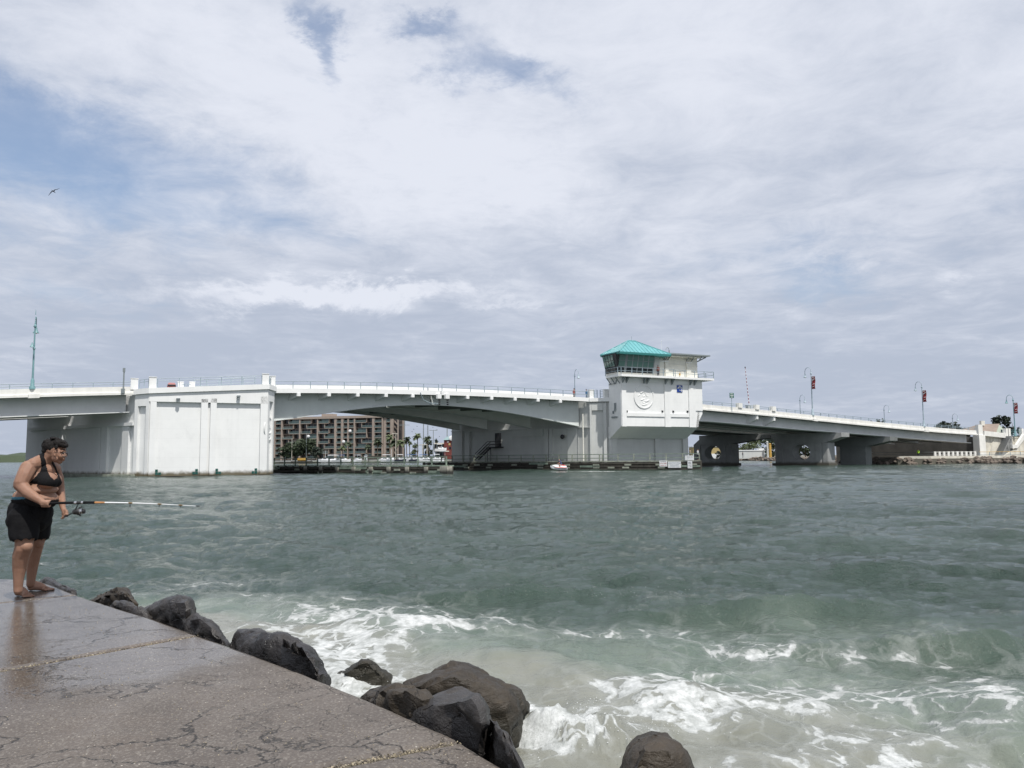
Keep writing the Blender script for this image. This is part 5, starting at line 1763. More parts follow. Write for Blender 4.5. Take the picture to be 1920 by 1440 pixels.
# ------------------------------------------------------------------ poles
def pole(px, pyt, Y, r, label, arm=0.0, lamp=0, pyb=858, cat='pole', mt='grey_trim', name='power_pole'):
    b = at(px, pyb, Y); b.z = 1.15; tz = at(px, pyt, Y).z
    t_ = thing(name, b, label, cat, 'poles by the marina')
    mb = MB(); mb.tube([b, Vector((b.x, Y, tz))], [r, r * .7], 7); mb.build('shaft', M[mt], t_)
    if arm:
        mb = MB(); mb.box((b.x, Y, tz - 6 if not lamp else tz - .3), (arm, .22, .22)); mb.build('crossarm', M[mt], t_)
    if lamp:
        for s_ in (-1, 1)[:lamp]:
            mb = MB(); mb.box((b.x + s_ * arm / 2, Y, tz - .25), (1.3, .6, .3)); mb.build('lamp_head', M[mt], t_)
    return t_


pole(758.5, 776, 430, .34, 'tall dark power pole with a crossarm, right of the hotel', 5.5)
pole(794, 780, 430, .34, 'tall dark power pole left of the lattice mast', 0)
pole(838.5, 782, 430, .30, 'dark pole above the red building', 0)
pole(812.5, 806, 425, .26, 'lamp pole with double heads beside the red building', 3.0, 2, cat='lamp post', name='lamp_post')
pole(742, 812, 400, .16, 'pale curved lamp pole in front of the hotel stair', 2.2, 1, cat='lamp post', mt='abut', name='lamp_post')
pole(547, 822, 395, .14, 'thin pale pole at the left of the spreading tree', 0, mt='abut')
pole(574, 812, 395, .13, 'thin dark pole rising from the spreading tree', 0)
mast = thing('lattice_mast', Vector((at(802, 858, 520).x, 520, 1.1)), 'thin lattice radio mast against the sky under the right leaf', 'mast')
b = world_of(mast); tz = at(802, 797, 520).z
mb = MB()
for dx_, dy_ in ((-.6, -.4), (.6, -.4), (0, .6)): mb.tube([b + Vector((dx_, dy_, 0)), Vector((b.x + dx_ * .4, b.y + dy_ * .4, tz))], .10, 5)
for k in range(14):
    f = k / 14; z = b.z + (tz - b.z) * f; s_ = 1 - .6 * f; s2 = 1 - .6 * (f + .07)
    mb.tube([Vector((b.x - .6 * s_, b.y - .4 * s_, z)), Vector((b.x + .6 * s2, b.y - .4 * s2, z + (tz - b.z) / 14))], .06, 4)
mb.build('lattice', M['grey_trim'], mast)
gan = thing('timber_gantry', Vector((at(795, 858, 395).x, 395, 1.1)), 'pale timber gantry frame over the moored boats', 'gantry')
for x in (792.5, 800.5):
    p = at(x, 850, 395); mb = MB(); mb.tube([Vector((p.x, 395, 1)), Vector((p.x, 395, at(x, 834, 395).z))], .22, 6); mb.build('post', M['pile_bleached'], gan)
p, q = at(785, 834.3, 395), at(801, 833.6, 395)
mb = MB(); mb.tube([p, q], .2, 6); mb.build('beam', M['pile_bleached'], gan)

# ------------------------------------------------------------------ red building with green roof
rbd = thing('red_building', Vector((at(841, 858, 408).x, 408, 1.1)), 'dark red timber building with pale green roof, at the end of the marina', 'building')
p0, p1 = at(832.5, 850, 408), at(850, 850, 408)
wB = Wall(p0, p1)
mb = MB(); wB.box(mb, 0, wB.L, .5, wB.hit(840, 825.5)[1], -9, 0); mb.build('wall', M['red_wall'], rbd)
zq_ = wB.hit(840, 825)[1]; zq2 = wB.hit(840, 818)[1]
mb = MB(); mb.loft([[wB.pt(-.6, .6, zq_), wB.pt(-.6, -9.5, zq_), wB.pt(1.2, -4.5, zq2)], [wB.pt(wB.L + .6, .6, zq_), wB.pt(wB.L + .6, -9.5, zq_), wB.pt(wB.L - .8, -4.5, zq2)]]); mb.build('roof', M['hotel_rail'], rbd)
l_, z_ = wB.hit(847, 821.5); mb = MB(); mb.ball(wB.pt(l_, .5, z_), (1.5, .3, 1.3)); mb.build('round_sign', M['sign_white'], rbd)
for x0, x1, y0, y1, mt in ((841, 844.5, 831, 835, 'yellow_wall'), (838, 842, 828, 829.2, 'sign_white'), (833.5, 842, 845.2, 846.8, 'cream'), (834, 837, 838, 842, 'glass_dark'), (842, 846, 838, 842, 'glass_dark'), (846, 848, 830, 835, 'glass_dark')):
    a_, za_ = wB.hit(x0, y1); b_, zb3 = wB.hit(x1, y0); mb = MB(); wB.box(mb, a_, b_, za_, zb3, -.02, .15); mb.build('window' if 'glass' in mt else 'sign', M[mt], rbd)
lowb = thing('low_shed', Vector((at(823, 850, 425).x, 425, 1.1)), 'low pale flat-roofed shed left of the red building', 'shed')
p0, p1 = at(816, 840, 425), at(833, 840, 425); wq = Wall(p0, p1)
mb = MB(); wq.box(mb, 0, wq.L, .6, wq.hit(824, 832.5)[1], -7, 0); mb.build('wall', M['hotel_dark'], lowb)
mb = MB(); wq.box(mb, -.5, wq.L + .5, wq.hit(824, 832.4)[1], wq.hit(824, 830.5)[1], -7.5, .8); mb.build('roof', M['abut'], lowb)
for q in (.2, .5, .8): mb = MB(); wq.box(mb, wq.L * q - 1, wq.L * q + 1, 3, 5.2, -.02, .06); mb.build('window', M['glass_dark'], lowb)

# ------------------------------------------------------------------ boats
def boat(px, py, Y, L, label, cabin='hard', rz=0.0, hull='boat_white', top='boat_white', z=0.35):
    b = at(px, py, Y); b.z = z
    t_ = thing('motor_boat', b, label, 'boat', 'boats moored in the marina')
    ca, sa = math.cos(rz), math.sin(rz)
    def q(x, y, zz): return b + Vector((x * ca - y * sa, x * sa + y * ca, zz))
    rings = []
    for f, wd, zk, zs in ((-.5, .15, -.1, 1.15), (-.48, .17, -.3, 1.15), (-.1, .18, -.4, 1.2), (.22, .14, -.35, 1.35), (.42, .06, -.1, 1.55), (.5, .005, .5, 1.68)):
        x = f * L; w_ = wd * L
        rings.append([q(x, -w_, zs), q(x, -w_ * .8, zk + .25), q(x, 0, zk), q(x, w_ * .8, zk + .25), q(x, w_, zs)])
    mb = MB(); mb.loft(rings); mb.build('hull', M[hull], t_)
    mb = MB(); mb.loft([[q(f * L, -wd * L, 1.2), q(f * L, wd * L, 1.2), q(f * L, wd * L * .8, zz), q(f * L, -wd * L * .8, zz)] for f, wd, zz in ((-.2, .13, 2.0), (.1, .13, 2.1), (.28, .08, 1.5))]); mb.build('cabin', M['boat_white'], t_)
    mb = MB(); mb.loft([[q(f * L, -wd * L, 1.65), q(f * L, wd * L, 1.65), q(f * L, wd * L * .98, 1.92), q(f * L, -wd * L * .98, 1.92)] for f, wd in ((-.15, .128), (.09, .128))]); mb.build('cabin_window', M['glass_dark'], t_)
    if cabin != 'open':
        mb = MB(); mb.loft([[q(f * L, -.13 * L, 3.3), q(f * L, .13 * L, 3.3), q(f * L, .12 * L, 3.5), q(f * L, -.12 * L, 3.5)] for f in (-.32, .12)]); mb.build('canopy', M[top], t_)
        for f in (-.3, .1):
            for s_ in (-1, 1): mb = MB(); mb.tube([q(f * L, s_ * .12 * L, 1.2), q(f * L, s_ * .12 * L, 3.3)], .06, 5); mb.build('canopy_post', M['rail'], t_)
    else:
        mb = MB(); mb.tube([q(-.05 * L, 0, 1.5), q(-.05 * L, 0, L * .9)], .07, 5); mb.build('mast', M['boat_white'], t_)
    return t_


boat(621, 864, 368, 11.0, 'largest white motor boat with a white hard top, below the hotel', rz=3.14)
boat(609, 865, 366, 6.0, 'small white boat at the bow of the largest one', 'open', 3.1)
boat(643, 864, 372, 7.0, 'white boat with blue canopy behind the largest one', top='boat_blue', rz=.2)
boat(671.5, 863, 372, 6.5, 'white boat with a tall flybridge canopy before the hotel centre', rz=1.2)
boat(722, 862, 374, 7.5, 'white low boat left of the blue covered sailing boat', 'hard', 3.0)
boat(733, 862, 372, 6.5, 'slim boat with furled blue sail cover and a short mast', 'open', 2.6, top='boat_blue')
boat(752, 862, 370, 6.0, 'dark hulled boat below the power pole', 'hard', .4, hull='boat_dark')
boat(766, 862, 371, 6.0, 'white boat between two palms', 'hard', 2.9, top='boat_blue')
boat(778, 862, 370, 5.5, 'dark blue hulled boat under the tallest palm', 'hard', .3, hull='boat_dark', top='boat_blue')
boat(790, 861, 370, 6.5, 'white boat with blue canopy in front of the gantry', 'hard', 3.1, top='boat_blue')
boat(799, 861, 370, 6.5, 'white boat with blue canopy right of the gantry', 'hard', .1, top='boat_blue')
boat(812, 861, 369, 6.0, 'white boat with bare mast at the lamp pole', 'open', 3.0)
boat(821, 861, 369, 6.0, 'white boat beside the red building', 'hard', .2)
boat(826, 846, 400, 6.0, 'white boat stored high on a rack by the shed', 'hard', .2, z=5.5)
rk = thing('boat_rack', Vector((at(826, 850, 400).x, 400, 1.1)), 'dark steel rack holding the stored white boat', 'rack')
b = world_of(rk)
for dx_ in (-2.2, 2.2):
    mb = MB(); mb.tube([b + Vector((dx_, 0, 0)), b + Vector((dx_, 0, 4.0))], .15, 5); mb.build('post', M['grey_trim'], rk)
mb = MB(); mb.box(b + Vector((0, 0, 4.05)), (5, 1.6, .2)); mb.build('beam', M['grey_trim'], rk)
# docks along the marina edge
dk = thing('marina_dock', Vector((-40, 374, 0)), 'long low wooden dock on piles along the marina shore', 'dock')
mb = MB(); mb.box((-35, 374.5, .85), (130, 2.2, .3)); mb.build('deck', M['wood_pale'], dk)
pm = MB().tube([(0, 0, -3), (0, 0, 2.3)], .2, 7).mesh('pile', M['wood'])
for k in range(34): inst('pile', pm, (-98 + k * 3.9, 373.2 + (k % 2) * 2.4, 0), dk)
sw = thing('seawall', Vector((-40, 377, 0)), 'brown marina seawall with a board fence above it', 'seawall')
mb = MB(); mb.box((-40, 377.6, .2), (150, .5, 2.6)); mb.build('wall', M['bent'], sw)
fe = thing('board_fence', Vector((at(690, 850, 384).x, 384, 1.1)), 'brown board fence in front of the hotel right bays', 'fence')
bd = MB().box((0, 0, 1.1), (.5, .08, 2.2)).mesh('board', M['wood'])
xa, xb = at(679, 850, 384).x, at(713, 850, 384).x
for k in range(17): inst('board', bd, (xa + (xb - xa) * k / 16, 384 + .04 * (k % 2), 1.15), fe)
for x, y0, y1, lb in ((686, 845, 856, 'small white hut before the board fence'), (800, 0, 0, '')):
    if not lb: continue
    p = at(x, 856, 380); t_ = thing('hut', Vector((p.x, 380, 1.15)), lb, 'hut')
    mb = MB(); mb.box((p.x, 380, 2.2), (1.3, 1.3, 2.2)); mb.build('wall', M['boat_white'], t_)
    mb = MB(); mb.loft([[Vector((p.x - .9, 379.2, 3.3)), Vector((p.x + .9, 379.2, 3.3)), Vector((p.x, 379.2, 4.0))], [Vector((p.x - .9, 380.8, 3.3)), Vector((p.x + .9, 380.8, 3.3)), Vector((p.x, 380.8, 4.0))]]); mb.build('roof', M['grey_trim'], t_)
    mb = MB(); mb.box((p.x + .1, 379.32, 2.0), (.6, .06, 1.6)); mb.build('door', M['hotel_rail'], t_)
yb = at(566, 868, 362); t_ = thing('work_barge', Vector((yb.x, 362, 0)), 'low dark barge with a yellow tank, left under the hotel trees', 'barge')
mb = MB(); mb.box((yb.x, 362, .5), (9, 3, 1.2)); mb.build('hull', M['wood'], t_)
mb = MB(); mb.tube([(yb.x - 1.8, 362, 1.9), (yb.x + 1.8, 362, 1.9)], .8, 10); mb.build('tank', M['gold'], t_)

# ------------------------------------------------------------------ seen under the right approach
tree(1405, 858, 818, 90, 420, 'green thicket tree behind the low white wall, under the right approach', 'leaf_mid', 1500, .6, seed=21, trunk=.1, group='trees under the approach')
tree(1450, 858, 822, 60, 415, 'brown green tree right of the low white wall', 'leaf_dark', 900, .6, seed=22, trunk=.15, group='trees under the approach')
tree(1360, 858, 826, 50, 425, 'dark tree behind the yellow house', 'leaf_dark', 700, .6, seed=23, trunk=.15, group='trees under the approach')
tree(1510, 858, 828, 70, 400, 'brown shrubby tree seen through the nearer round opening', 'leaf_dark', 800, .6, seed=24, trunk=.1, group='trees under the approach')
def house(name, x0, x1, yt, Y, zt_roof, label, wm, rm, gable=True, cat='house', depth=8):
    p0, p1 = at(x0, 850, Y), at(x1, 850, Y); wq = Wall(p0, p1)
    t_ = thing(name, Vector((p0.x, Y, 1.1)), label, cat)
    zt0 = wq.hit(x0, yt)[1]; zt1 = wq.hit(x0, zt_roof)[1]
    mb = MB(); wq.box(mb, 0, wq.L, .8, zt0, -depth, 0); mb.build('wall', M[wm], t_)
    if zt1 > zt0 + .3:
        mb = MB(); mb.loft([[wq.pt(-.5, .6, zt0), wq.pt(-.5, -depth - .6, zt0), wq.pt(-.5 if gable else 2.2, -depth / 2, zt1)], [wq.pt(wq.L + .5, .6, zt0), wq.pt(wq.L + .5, -depth - .6, zt0), wq.pt(wq.L + .5 if gable else wq.L - 2.2, -depth / 2, zt1)]])
        mb.build('roof', M[rm], t_)
    else:
        mb = MB(); wq.box(mb, -.2, wq.L + .2, zt0, zt0 + .35, -depth - .2, .2); mb.build('roof', M[rm], t_)
    return t_, wq, zt0
t_, wq, z_ = house('yellow_house', 1300, 1380, 838.5, 330, 838.5, 'yellow house with white roof, seen through the darker round opening', 'yellow_wall', 'boat_white', False)
mb = MB(); wq.box(mb, -.1, wq.L + .1, 1.0, 2.9, -.5, .25); mb.build('white_lower_wall', M['boat_white'], t_)
for q in (.12, .3, .58, .84): mb = MB(); wq.box(mb, wq.L * q - .5, wq.L * q + .5, 3.1, 4.0, -.02, .05); mb.build('window', M['glass_dark'], t_)
tree(1348, 862, 846, 16, 318, 'low dark bush in front of the yellow house', 'leaf_black', 260, .3, 'bush', seed=26, trunk=.1)
tree(1332, 862, 850, 12, 317, 'smallest dark bush left of the other before the yellow house', 'leaf_dark', 200, .3, 'bush', seed=27, trunk=.1)
t_, wq, z_ = house('low_wall', 1384, 1434, 845.5, 320, 845.5, 'long low white wall with a pale coping, under the right approach', 'pier_grey', 'sign_white', cat='wall', depth=3)
mb = MB(); wq.box(mb, wq.L - 2.2, wq.L - .2, z_ + .36, z_ + 1.0, -2.5, .1); mb.build('pillar_cap', M['sign_white'], t_)
for x, yt, r, mt, lb in ((1439.5, 829, .35, 'pier_grey', 'grey post left of the ochre post under the approach'), (1444.5, 833, .45, 'gold', 'ochre post right of the low white wall'), (1455, 834, .3, 'pier_grey', 'grey post right of the ochre post under the approach')):
    p = at(x, 855, 318); t_ = thing('post', Vector((p.x, 318, 1.1)), lb, 'post')
    mb = MB(); mb.tube([Vector((p.x, 318, 1)), Vector((p.x, 318, at(x, yt, 318).z))], [r * 1.15, r], 9); mb.build('shaft', M[mt], t_)
    mb = MB(); mb.lathe((p.x, 318, at(x, yt, 318).z), [(r * 1.2, 0), (r * 1.3, .15), (r * .5, .35)], 9); mb.build('cap', M[mt], t_)
# house with the tan roof, and the dark trees, right edge
ho = thing('tan_roof_house', Vector((at(1850, 810, 255).x, 255, 1.2)), 'house with a long tan shingle roof and sage gable behind the abutment', 'house')
r0, r1, r2 = at(1823, 809, 255), at(1836, 795.5, 260), at(1874, 794.5, 258)
r3, r4 = at(1868, 811, 252), at(1886, 810, 256)
top_b = Vector((0, 9, 0))
mb = MB(); mb.add([r0, r3, r2, r1, r0 + Vector((0, 12, 0)), r4 + Vector((0, 8, 0))], [(0, 1, 2, 3), (4, 0, 3), (5, 4, 3, 2)]); rf = mb.build('roof', M['tan_roof'], ho)
mb = MB(); mb.add([r3 + Vector((0, .3, 0)), r4, r2 + Vector((0, .2, -.2)), Vector((r3.x, r3.y + .3, 1.2)), Vector((r4.x, r4.y, 1.2)), Vector((r0.x + .5, r0.y + .6, 1.2)), r0 + Vector((.5, .6, 0))],
                  [(0, 1, 2), (3, 4, 1, 0), (5, 3, 0, 6)]); mb.build('wall', M['sage'], ho)
g = (r3 + r4) / 2; mb = MB(); mb.box(g + Vector((0, -.35, .2)), (1.0, .1, 1.3), (r4 - r3)); mb.build('window', M['glass_dark'], ho)
mb = MB(); mb.box(at(1841.5, 793.5, 258), (1.1, 1.1, 1.5)); mb.box(at(1841.5, 790.6, 258), (.5, .5, .4)); mb.build('chimney', M['cream'], rf)
tree(1874, 850, 778, 32, 300, 'dark ragged tree left of the last banner lamp, behind the tan roof', 'leaf_black', 900, .62, seed=31, trunk=.3, group='dark trees at the right edge')
tree(1892, 850, 780, 34, 296, 'dark ragged tree right behind the last banner lamp', 'leaf_black', 1000, .62, seed=32, trunk=.3, group='dark trees at the right edge')
tree(1914, 850, 800, 26, 300, 'lower dark tree at the right picture edge', 'leaf_black', 600, .55, seed=33, trunk=.2, group='dark trees at the right edge')
tree(1772, 850, 790.5, 62, 330, 'flat topped dark tree above the parapet, between two far lamps', 'leaf_black', 1400, .6, seed=34, trunk=.45, group='dark trees behind the right approach')
tree(1798, 850, 798, 50, 335, 'lower dark tree above the parapet, left of the tan roof', 'leaf_black', 1000, .6, seed=35, trunk=.4, group='dark trees behind the right approach')
tree(1650, 850, 784, 22, 420, 'small dark treetop behind the railing, under a far lamp', 'leaf_black', 500, .6, seed=36, trunk=.4, group='dark trees behind the right approach')
tree(1637, 850, 786, 12, 420, 'smallest dark treetop behind the railing', 'leaf_black', 300, .55, seed=37, trunk=.4, group='dark trees behind the right approach')

# ------------------------------------------------------------------ lamps on the bridge
def lamp(base, top, arm_dir, label, mt, banner=False, reach=1.5, side_lamp=False):
    h = top.z - base.z
    t_ = thing('street_lamp', base, label, 'street lamp', 'bridge street lamps')
    u = Vector((arm_dir[0], arm_dir[1], 0)).normalized()
    mb = MB(); mb.lathe(base, [(.34, 0), (.34, .25), (.22, .45), (.20, 1.1), (.13, 1.3)], 10); mb.build('base', M[mt], t_, True)
    zn = h - reach * .75
    mb = MB(); mb.tube([base + Vector((0, 0, 1.25)), base + Vector((0, 0, zn))], [.12, .075], 9); mb.build('shaft', M[mt], t_, True)
    r = reach / 2
    mb = MB(); c = base + Vector((0, 0, zn)) + u * r
    mb.tube([base + Vector((0, 0, zn - .25))] + [c + u * (-r * math.cos(q)) + Vector((0, 0, r * 1.15 * math.sin(q))) for q in [math.pi * k / 10 for k in range(11)]] + [c + u * r + Vector((0, 0, -.15))], .05, 7)
    mb.lathe(base + Vector((0, 0, zn - .55)), [(.10, 0), (.17, .08), (.17, .2), (.08, .4)], 9)
    mb.build('gooseneck', M[mt], t_, True)
    e = c + u * r + Vector((0, 0, -.15))
    mb = MB(); mb.lathe(e + Vector((0, 0, -.85)), [(.36, 0), (.34, .05), (.17, .32), (.12, .62), (.06, .86)], 10); mb.build('lamp_shade', M[mt], t_, True)
    mb = MB(); mb.lathe(e + Vector((0, 0, -.95)), [(.05, 0), (.16, .03), (.2, .10)], 9); mb.build('lens', M['sign_white'], t_, True)
    if banner:
        bz = h * .53; bh = 2.4; ww = .80
        b0 = base + Vector((0, 0, bz)) - u * .14
        mb = MB()
        for q in (0, bh): mb.tube([base + Vector((0, 0, bz + q)), base + Vector((0, 0, bz + q)) - u * (ww + .2)], .03, 6)
        mb.build('banner_arm', M[mt], t_)
        mb = MB(); n = Vector((-u.y, u.x, 0)); rings = []
        for k in range(9):
            f = k / 8; off = n * (.06 * math.sin(f * 7))
            rings.append([b0 + off + Vector((0, 0, bh * f)), b0 - u * ww + off * 1.6 + Vector((0, 0, bh * f)), b0 - u * ww + off * 1.6 + n * .02 + Vector((0, 0, bh * f)), b0 + off + n * .02 + Vector((0, 0, bh * f))])
        mb.loft(rings); bn = mb.build('banner', M['banner'], t_)
        mb = MB()
        for q, a_, b_ in ((.88, .12, .62), (.74, .2, .7), (.66, .1, .5), (.36, .3, .7), (.15, .15, .6)):
            for o_ in (-.075, .12):
                mb.tube([b0 - u * a_ + n * o_ + Vector((0, 0, bh * q)), b0 - u * b_ + n * o_ + Vector((0, 0, bh * q + .12))], .045, 5)
        mb.build('banner_print', M['sign_white'], bn)
    if side_lamp:
        z = h * .58
        mb = MB(); mb.tube([base + Vector((0, 0, z)), base + Vector((0, 0, z)) - u * .7 + n0 * .12], .045, 6); mb.lathe(base + Vector((0, 0, z - .3)) - u * .7 + n0 * .16, [(.27, 0), (.25, .05), (.12, .25), (.05, .55)], 9)
        mb.lathe(base + Vector((0, 0, z - .5)), [(.10, 0), (.17, .1), (.10, .3)], 9)
        mb.build('footway_lamp', M[mt], t_, True)
        mb = MB(); mb.tube([base + Vector((0, 0, h - .1)), base + Vector((0, 0, h + .55))], [.05, .015], 6); mb.build('finial', M[mt], t_)
    return t_


n0 = Vector((-E.x, -E.y, 0))


def lamp_near(px, pyb, pyt, label, mt, banner, side=False):
    b = on_bridge(px, pyb, .2); t_ = on_bridge(px, pyt, .2)
    s = s_of(px, pyb, .2); b.z = zf(s) + .95
    mbq = lamp(b, t_, NB, label, mt, banner, side_lamp=side)
    mb = MB(); plate(mb, [s - .55, s + .55], -.32, -.104, -.12, .34); mb.build('bracket_base', M['parapet'], mbq)
lamp_near(60, 738, 588, 'teal street lamp alone on the left approach, seen end on', 'teal_metal', False, True)
lamp_near(1524, 783, 686, 'street lamp with red banner nearest the tower', 'pale_metal', True)
lamp_near(1732.5, 803, 713, 'street lamp with red banner in the middle of the right approach', 'pale_metal', True)
b = wA.pt(hA(1905.5, 812)[0], -.25, ztr)
lamp(b, Vector((b.x, b.y, at(1893, 738, b.y).z)), NB, 'street lamp with red banner on the terrace at the right edge', 'teal_metal', True)
for px, pyt, lb in ((1078.5, 691, 'small gooseneck lamp on the far railing left of the tower'), (1500.5, 739, 'small gooseneck lamp on the far side just left of the first banner lamp'),
                    (1657.5, 758, 'small gooseneck lamp on the far side between the first two banner lamps'), (1785, 774, 'small gooseneck lamp on the far side above the dark flat tree')):
    wv = 29.7; s = s_of(px, 770, wv); b = BP(s, wv, zf(s) + .9); t2 = on_bridge(px, pyt, wv)
    lamp(b, Vector((b.x, b.y, t2.z)), -NB, lb, 'pale_metal')

# ------------------------------------------------------------------ signs, gate and posts on the deck
def on_deck(px, py, wv, up): s = s_of(px, py, wv); return BP(s, wv, zf(s) + up)
p = on_deck(1372, 768, .0, .5)
gsn = thing('road_sign', p, 'small green road sign on a post right of the tower', 'road sign')
zt0 = on_bridge(1372, 737, 0).z; zt1 = on_bridge(1372, 746.5, 0).z
mb = MB(); mb.tube([p + Vector((0, -.16, -.3)), Vector((p.x, p.y - .16, zt0 - .1))], .06, 7); mb.build('post', M['pale_metal'], gsn)
mb = MB(); mb.box((p.x, p.y - .28, (zt0 + zt1) / 2), (.95, .05, zt0 - zt1), E); pn = mb.build('panel', M['sign_green'], gsn)
mb = MB()
for q, a_ in ((.28, .62), (.0, .7), (-.28, .5)): mb.box((p.x, p.y - .32, (zt0 + zt1) / 2 + q), (a_, .02, .10), E)
mb.build('lettering', M['sign_white'], pn)
p = on_deck(1404, 768, 2.4, .45)
gt = thing('barrier_gate', p, 'raised red and white striped barrier arm with its box, right of the tower', 'barrier gate')
ztp = on_bridge(1402.5, 689, 2.4).z
mb = MB(); mb.box(p + Vector((0, 0, .75)), (.9, .7, 1.5), E); mb.box(p + Vector((0, 0, 1.53)), (1.0, .8, .08), E); mb.build('housing', M['pier_grey'], gt)
nn = 22
for k in range(nn):
    z0_ = p.z + 1.62 + (ztp - p.z - 1.7) * k / nn; z1_ = p.z + 1.62 + (ztp - p.z - 1.7) * (k + 1) / nn
    dx_ = -.5 * (k / nn); dx1 = -.5 * ((k + 1) / nn)
    mb = MB(); mb.tube([Vector((p.x + dx_, p.y - .3, z0_)), Vector((p.x + dx1, p.y - .3, z1_))], .085 - .04 * k / nn, 6); mb.build('stripe', M['banner' if k % 2 else 'sign_white'], gt)
mb = MB(); mb.ball(Vector((p.x - .5, p.y - .3, ztp)), .12); mb.build('tip_lamp', M['black'], gt)
p = on_deck(232.5, 737, .1, .1)
dp = thing('utility_post', p, 'short dark post with a box on the parapet left of the big white pier', 'post')
mb = MB(); mb.tube([p + Vector((0, -.2, 0)), Vector((p.x, p.y - .2, on_bridge(232.5, 691, .1).z))], .09, 7); mb.build('shaft', M['grey_trim'], dp)
mb = MB(); mb.box(p + Vector((0, -.3, .35)), (.35, .3, .6)); mb.build('box', M['grey_trim'], dp)
mb = MB(); mb.box(Vector((p.x, p.y - .2, on_bridge(232.5, 694, .1).z)), (.24, .2, .5)); mb.build('head', M['grey_trim'], dp)
p = on_bridge(329, 726, 3.2); s = s_of(329, 726, 3.2)
cr = thing('parked_vehicle', BP(s, 3.2, zf(s) + .46), 'rear of a small red vehicle just visible behind the pier railing', 'vehicle')
b = BP(s, 3.2, zf(s) + .46)
mb = MB(); mb.loft([[b + E * x + NB * o + Vector((0, 0, z)) for x, o in ((-1.0, -.6), (.0, -.6), (.0, .6), (-1.0, .6))] for z in (.45, .85)] + [[b + E * x + NB * o + Vector((0, 0, 1.12)) for x, o in ((-.85, -.5), (-.12, -.5), (-.12, .5), (-.85, .5))]]); mb.build('body', mat('faded_red_paint', (.30, .10, .10), .5, .05, 1), cr)
mb = MB(); mb.box(b + E * -.5 + Vector((0, 0, .75)) - NB * .62, (1.0, .1, .22), E); mb.build('bumper', M['black'], cr)
for q in (-.85, -.2):
    mb = MB(); mb.tube([b + E * q - NB * .55 + Vector((0, 0, .3)), b + E * q - NB * .35 + Vector((0, 0, .3))], .3, 12); mb.build('wheel', M['black'], cr)

# ------------------------------------------------------------------ gulls
M['gull'] = mat('dark_gull_feathers', (0.03, 0.03, 0.035), .8, .2, 8)


def gull(px, py, Y, span_px, pts, label, group=None, bs=1.0):
    c = at(px, py, Y); k = Y / FPX
    t_ = thing('gull', c, label, 'bird', group)
    r_ = _R * k; u_ = Vector((0, 0, 1)) * k
    def q(x, y, d=0): return c + Vector((r_.x, r_.y, 0)) * x + u_ * y + Vector((0, 1, 0)) * d * k
    mb = MB(); mb.tube([q(-2.2 * bs, 1.6 * bs, -3 * bs), q(-.8 * bs, .6 * bs, -1 * bs), q(.6 * bs, -.4 * bs, 1 * bs), q(2.2 * bs, -2 * bs, 4 * bs)], [.25 * k * bs, .9 * k * bs, .95 * k * bs, .2 * k * bs], 8); mb.build('body', M['gull'], t_, True)
    for sg in pts:
        mb = MB(); n = len(sg); rings = []
        for i, (x, y) in enumerate(sg):
            wd = (1.5, 1.6, 1.15, .25)[i] * bs
            rings.append([q(x, y, -wd), q(x, y + .35, 0), q(x, y, wd), q(x, y - .05, 0)])
        mb.loft(rings); mb.build('wing', M['gull'], t_, True)
    return t_


gull(100, 358.7, 60, 21, (((0.5, .3), (2.5, 2.8), (6.5, 3.6), (11.6, 5.6)), ((-.5, .2), (-3.2, -.6), (-5.5, -3.4), (-9.2, -8.6))), 'lone dark gull gliding in the sky at upper left', None)
for i, (x, y, lb) in enumerate(((782, 799.5, 'tiny gull highest in the gap under the bridge'), (775.5, 805, 'tiny gull above the tallest palm to its left'), (772.5, 809.5, 'tiny gull lowest left of the tallest palm'), (811.5, 801.5, 'tiny gull just above the double lamp pole'), (819, 805.5, 'tiny gull right of the double lamp pole'), (824, 818.5, 'tiny gull low beside the red building roof'))):
    gull(x, y, 330, 3, (((0.1, .1), (.4, .45), (.7, .4), (1.0, .2)), ((-.1, .1), (-.4, .4), (-.7, .4), (-1.0, .15))), lb, 'gulls under the bridge', .32)

# ------------------------------------------------------------------ the wet concrete walk
m, t, bs = new_mat('wet_shelly_concrete')
pos = t.node('ShaderNodeNewGeometry').outputs['Position']
P2 = t.vmath('MULTIPLY', pos, (1, 1, 0.25))
big_ = t.noise(P2, 0.55, 5.0, 0.6)
mid_ = t.noise(P2, 2.3, 6.0, 0.6)
fin_ = t.noise(P2, 38.0, 5.0, 0.7)
grit = t.noise(P2, 130.0, 3.0, 0.7)
base = t.mix(t.smooth(mid_, 0.3, 0.7), rgb(0.084, 0.069, 0.057), rgb(0.117, 0.099, 0.084))
base = t.mix(t.smooth(big_, 0.52, 0.72), base, rgb(0.118, 0.094, 0.074))
base = t.mix(t.math('MULTIPLY', t.smooth(fin_, 0.55, 0.75), 0.35), base, rgb(0.24, 0.225, 0.20))
base = t.mix(t.math('MULTIPLY', t.smooth(grit, 0.58, 0.76), 0.45), base, rgb(0.03, 0.028, 0.026))
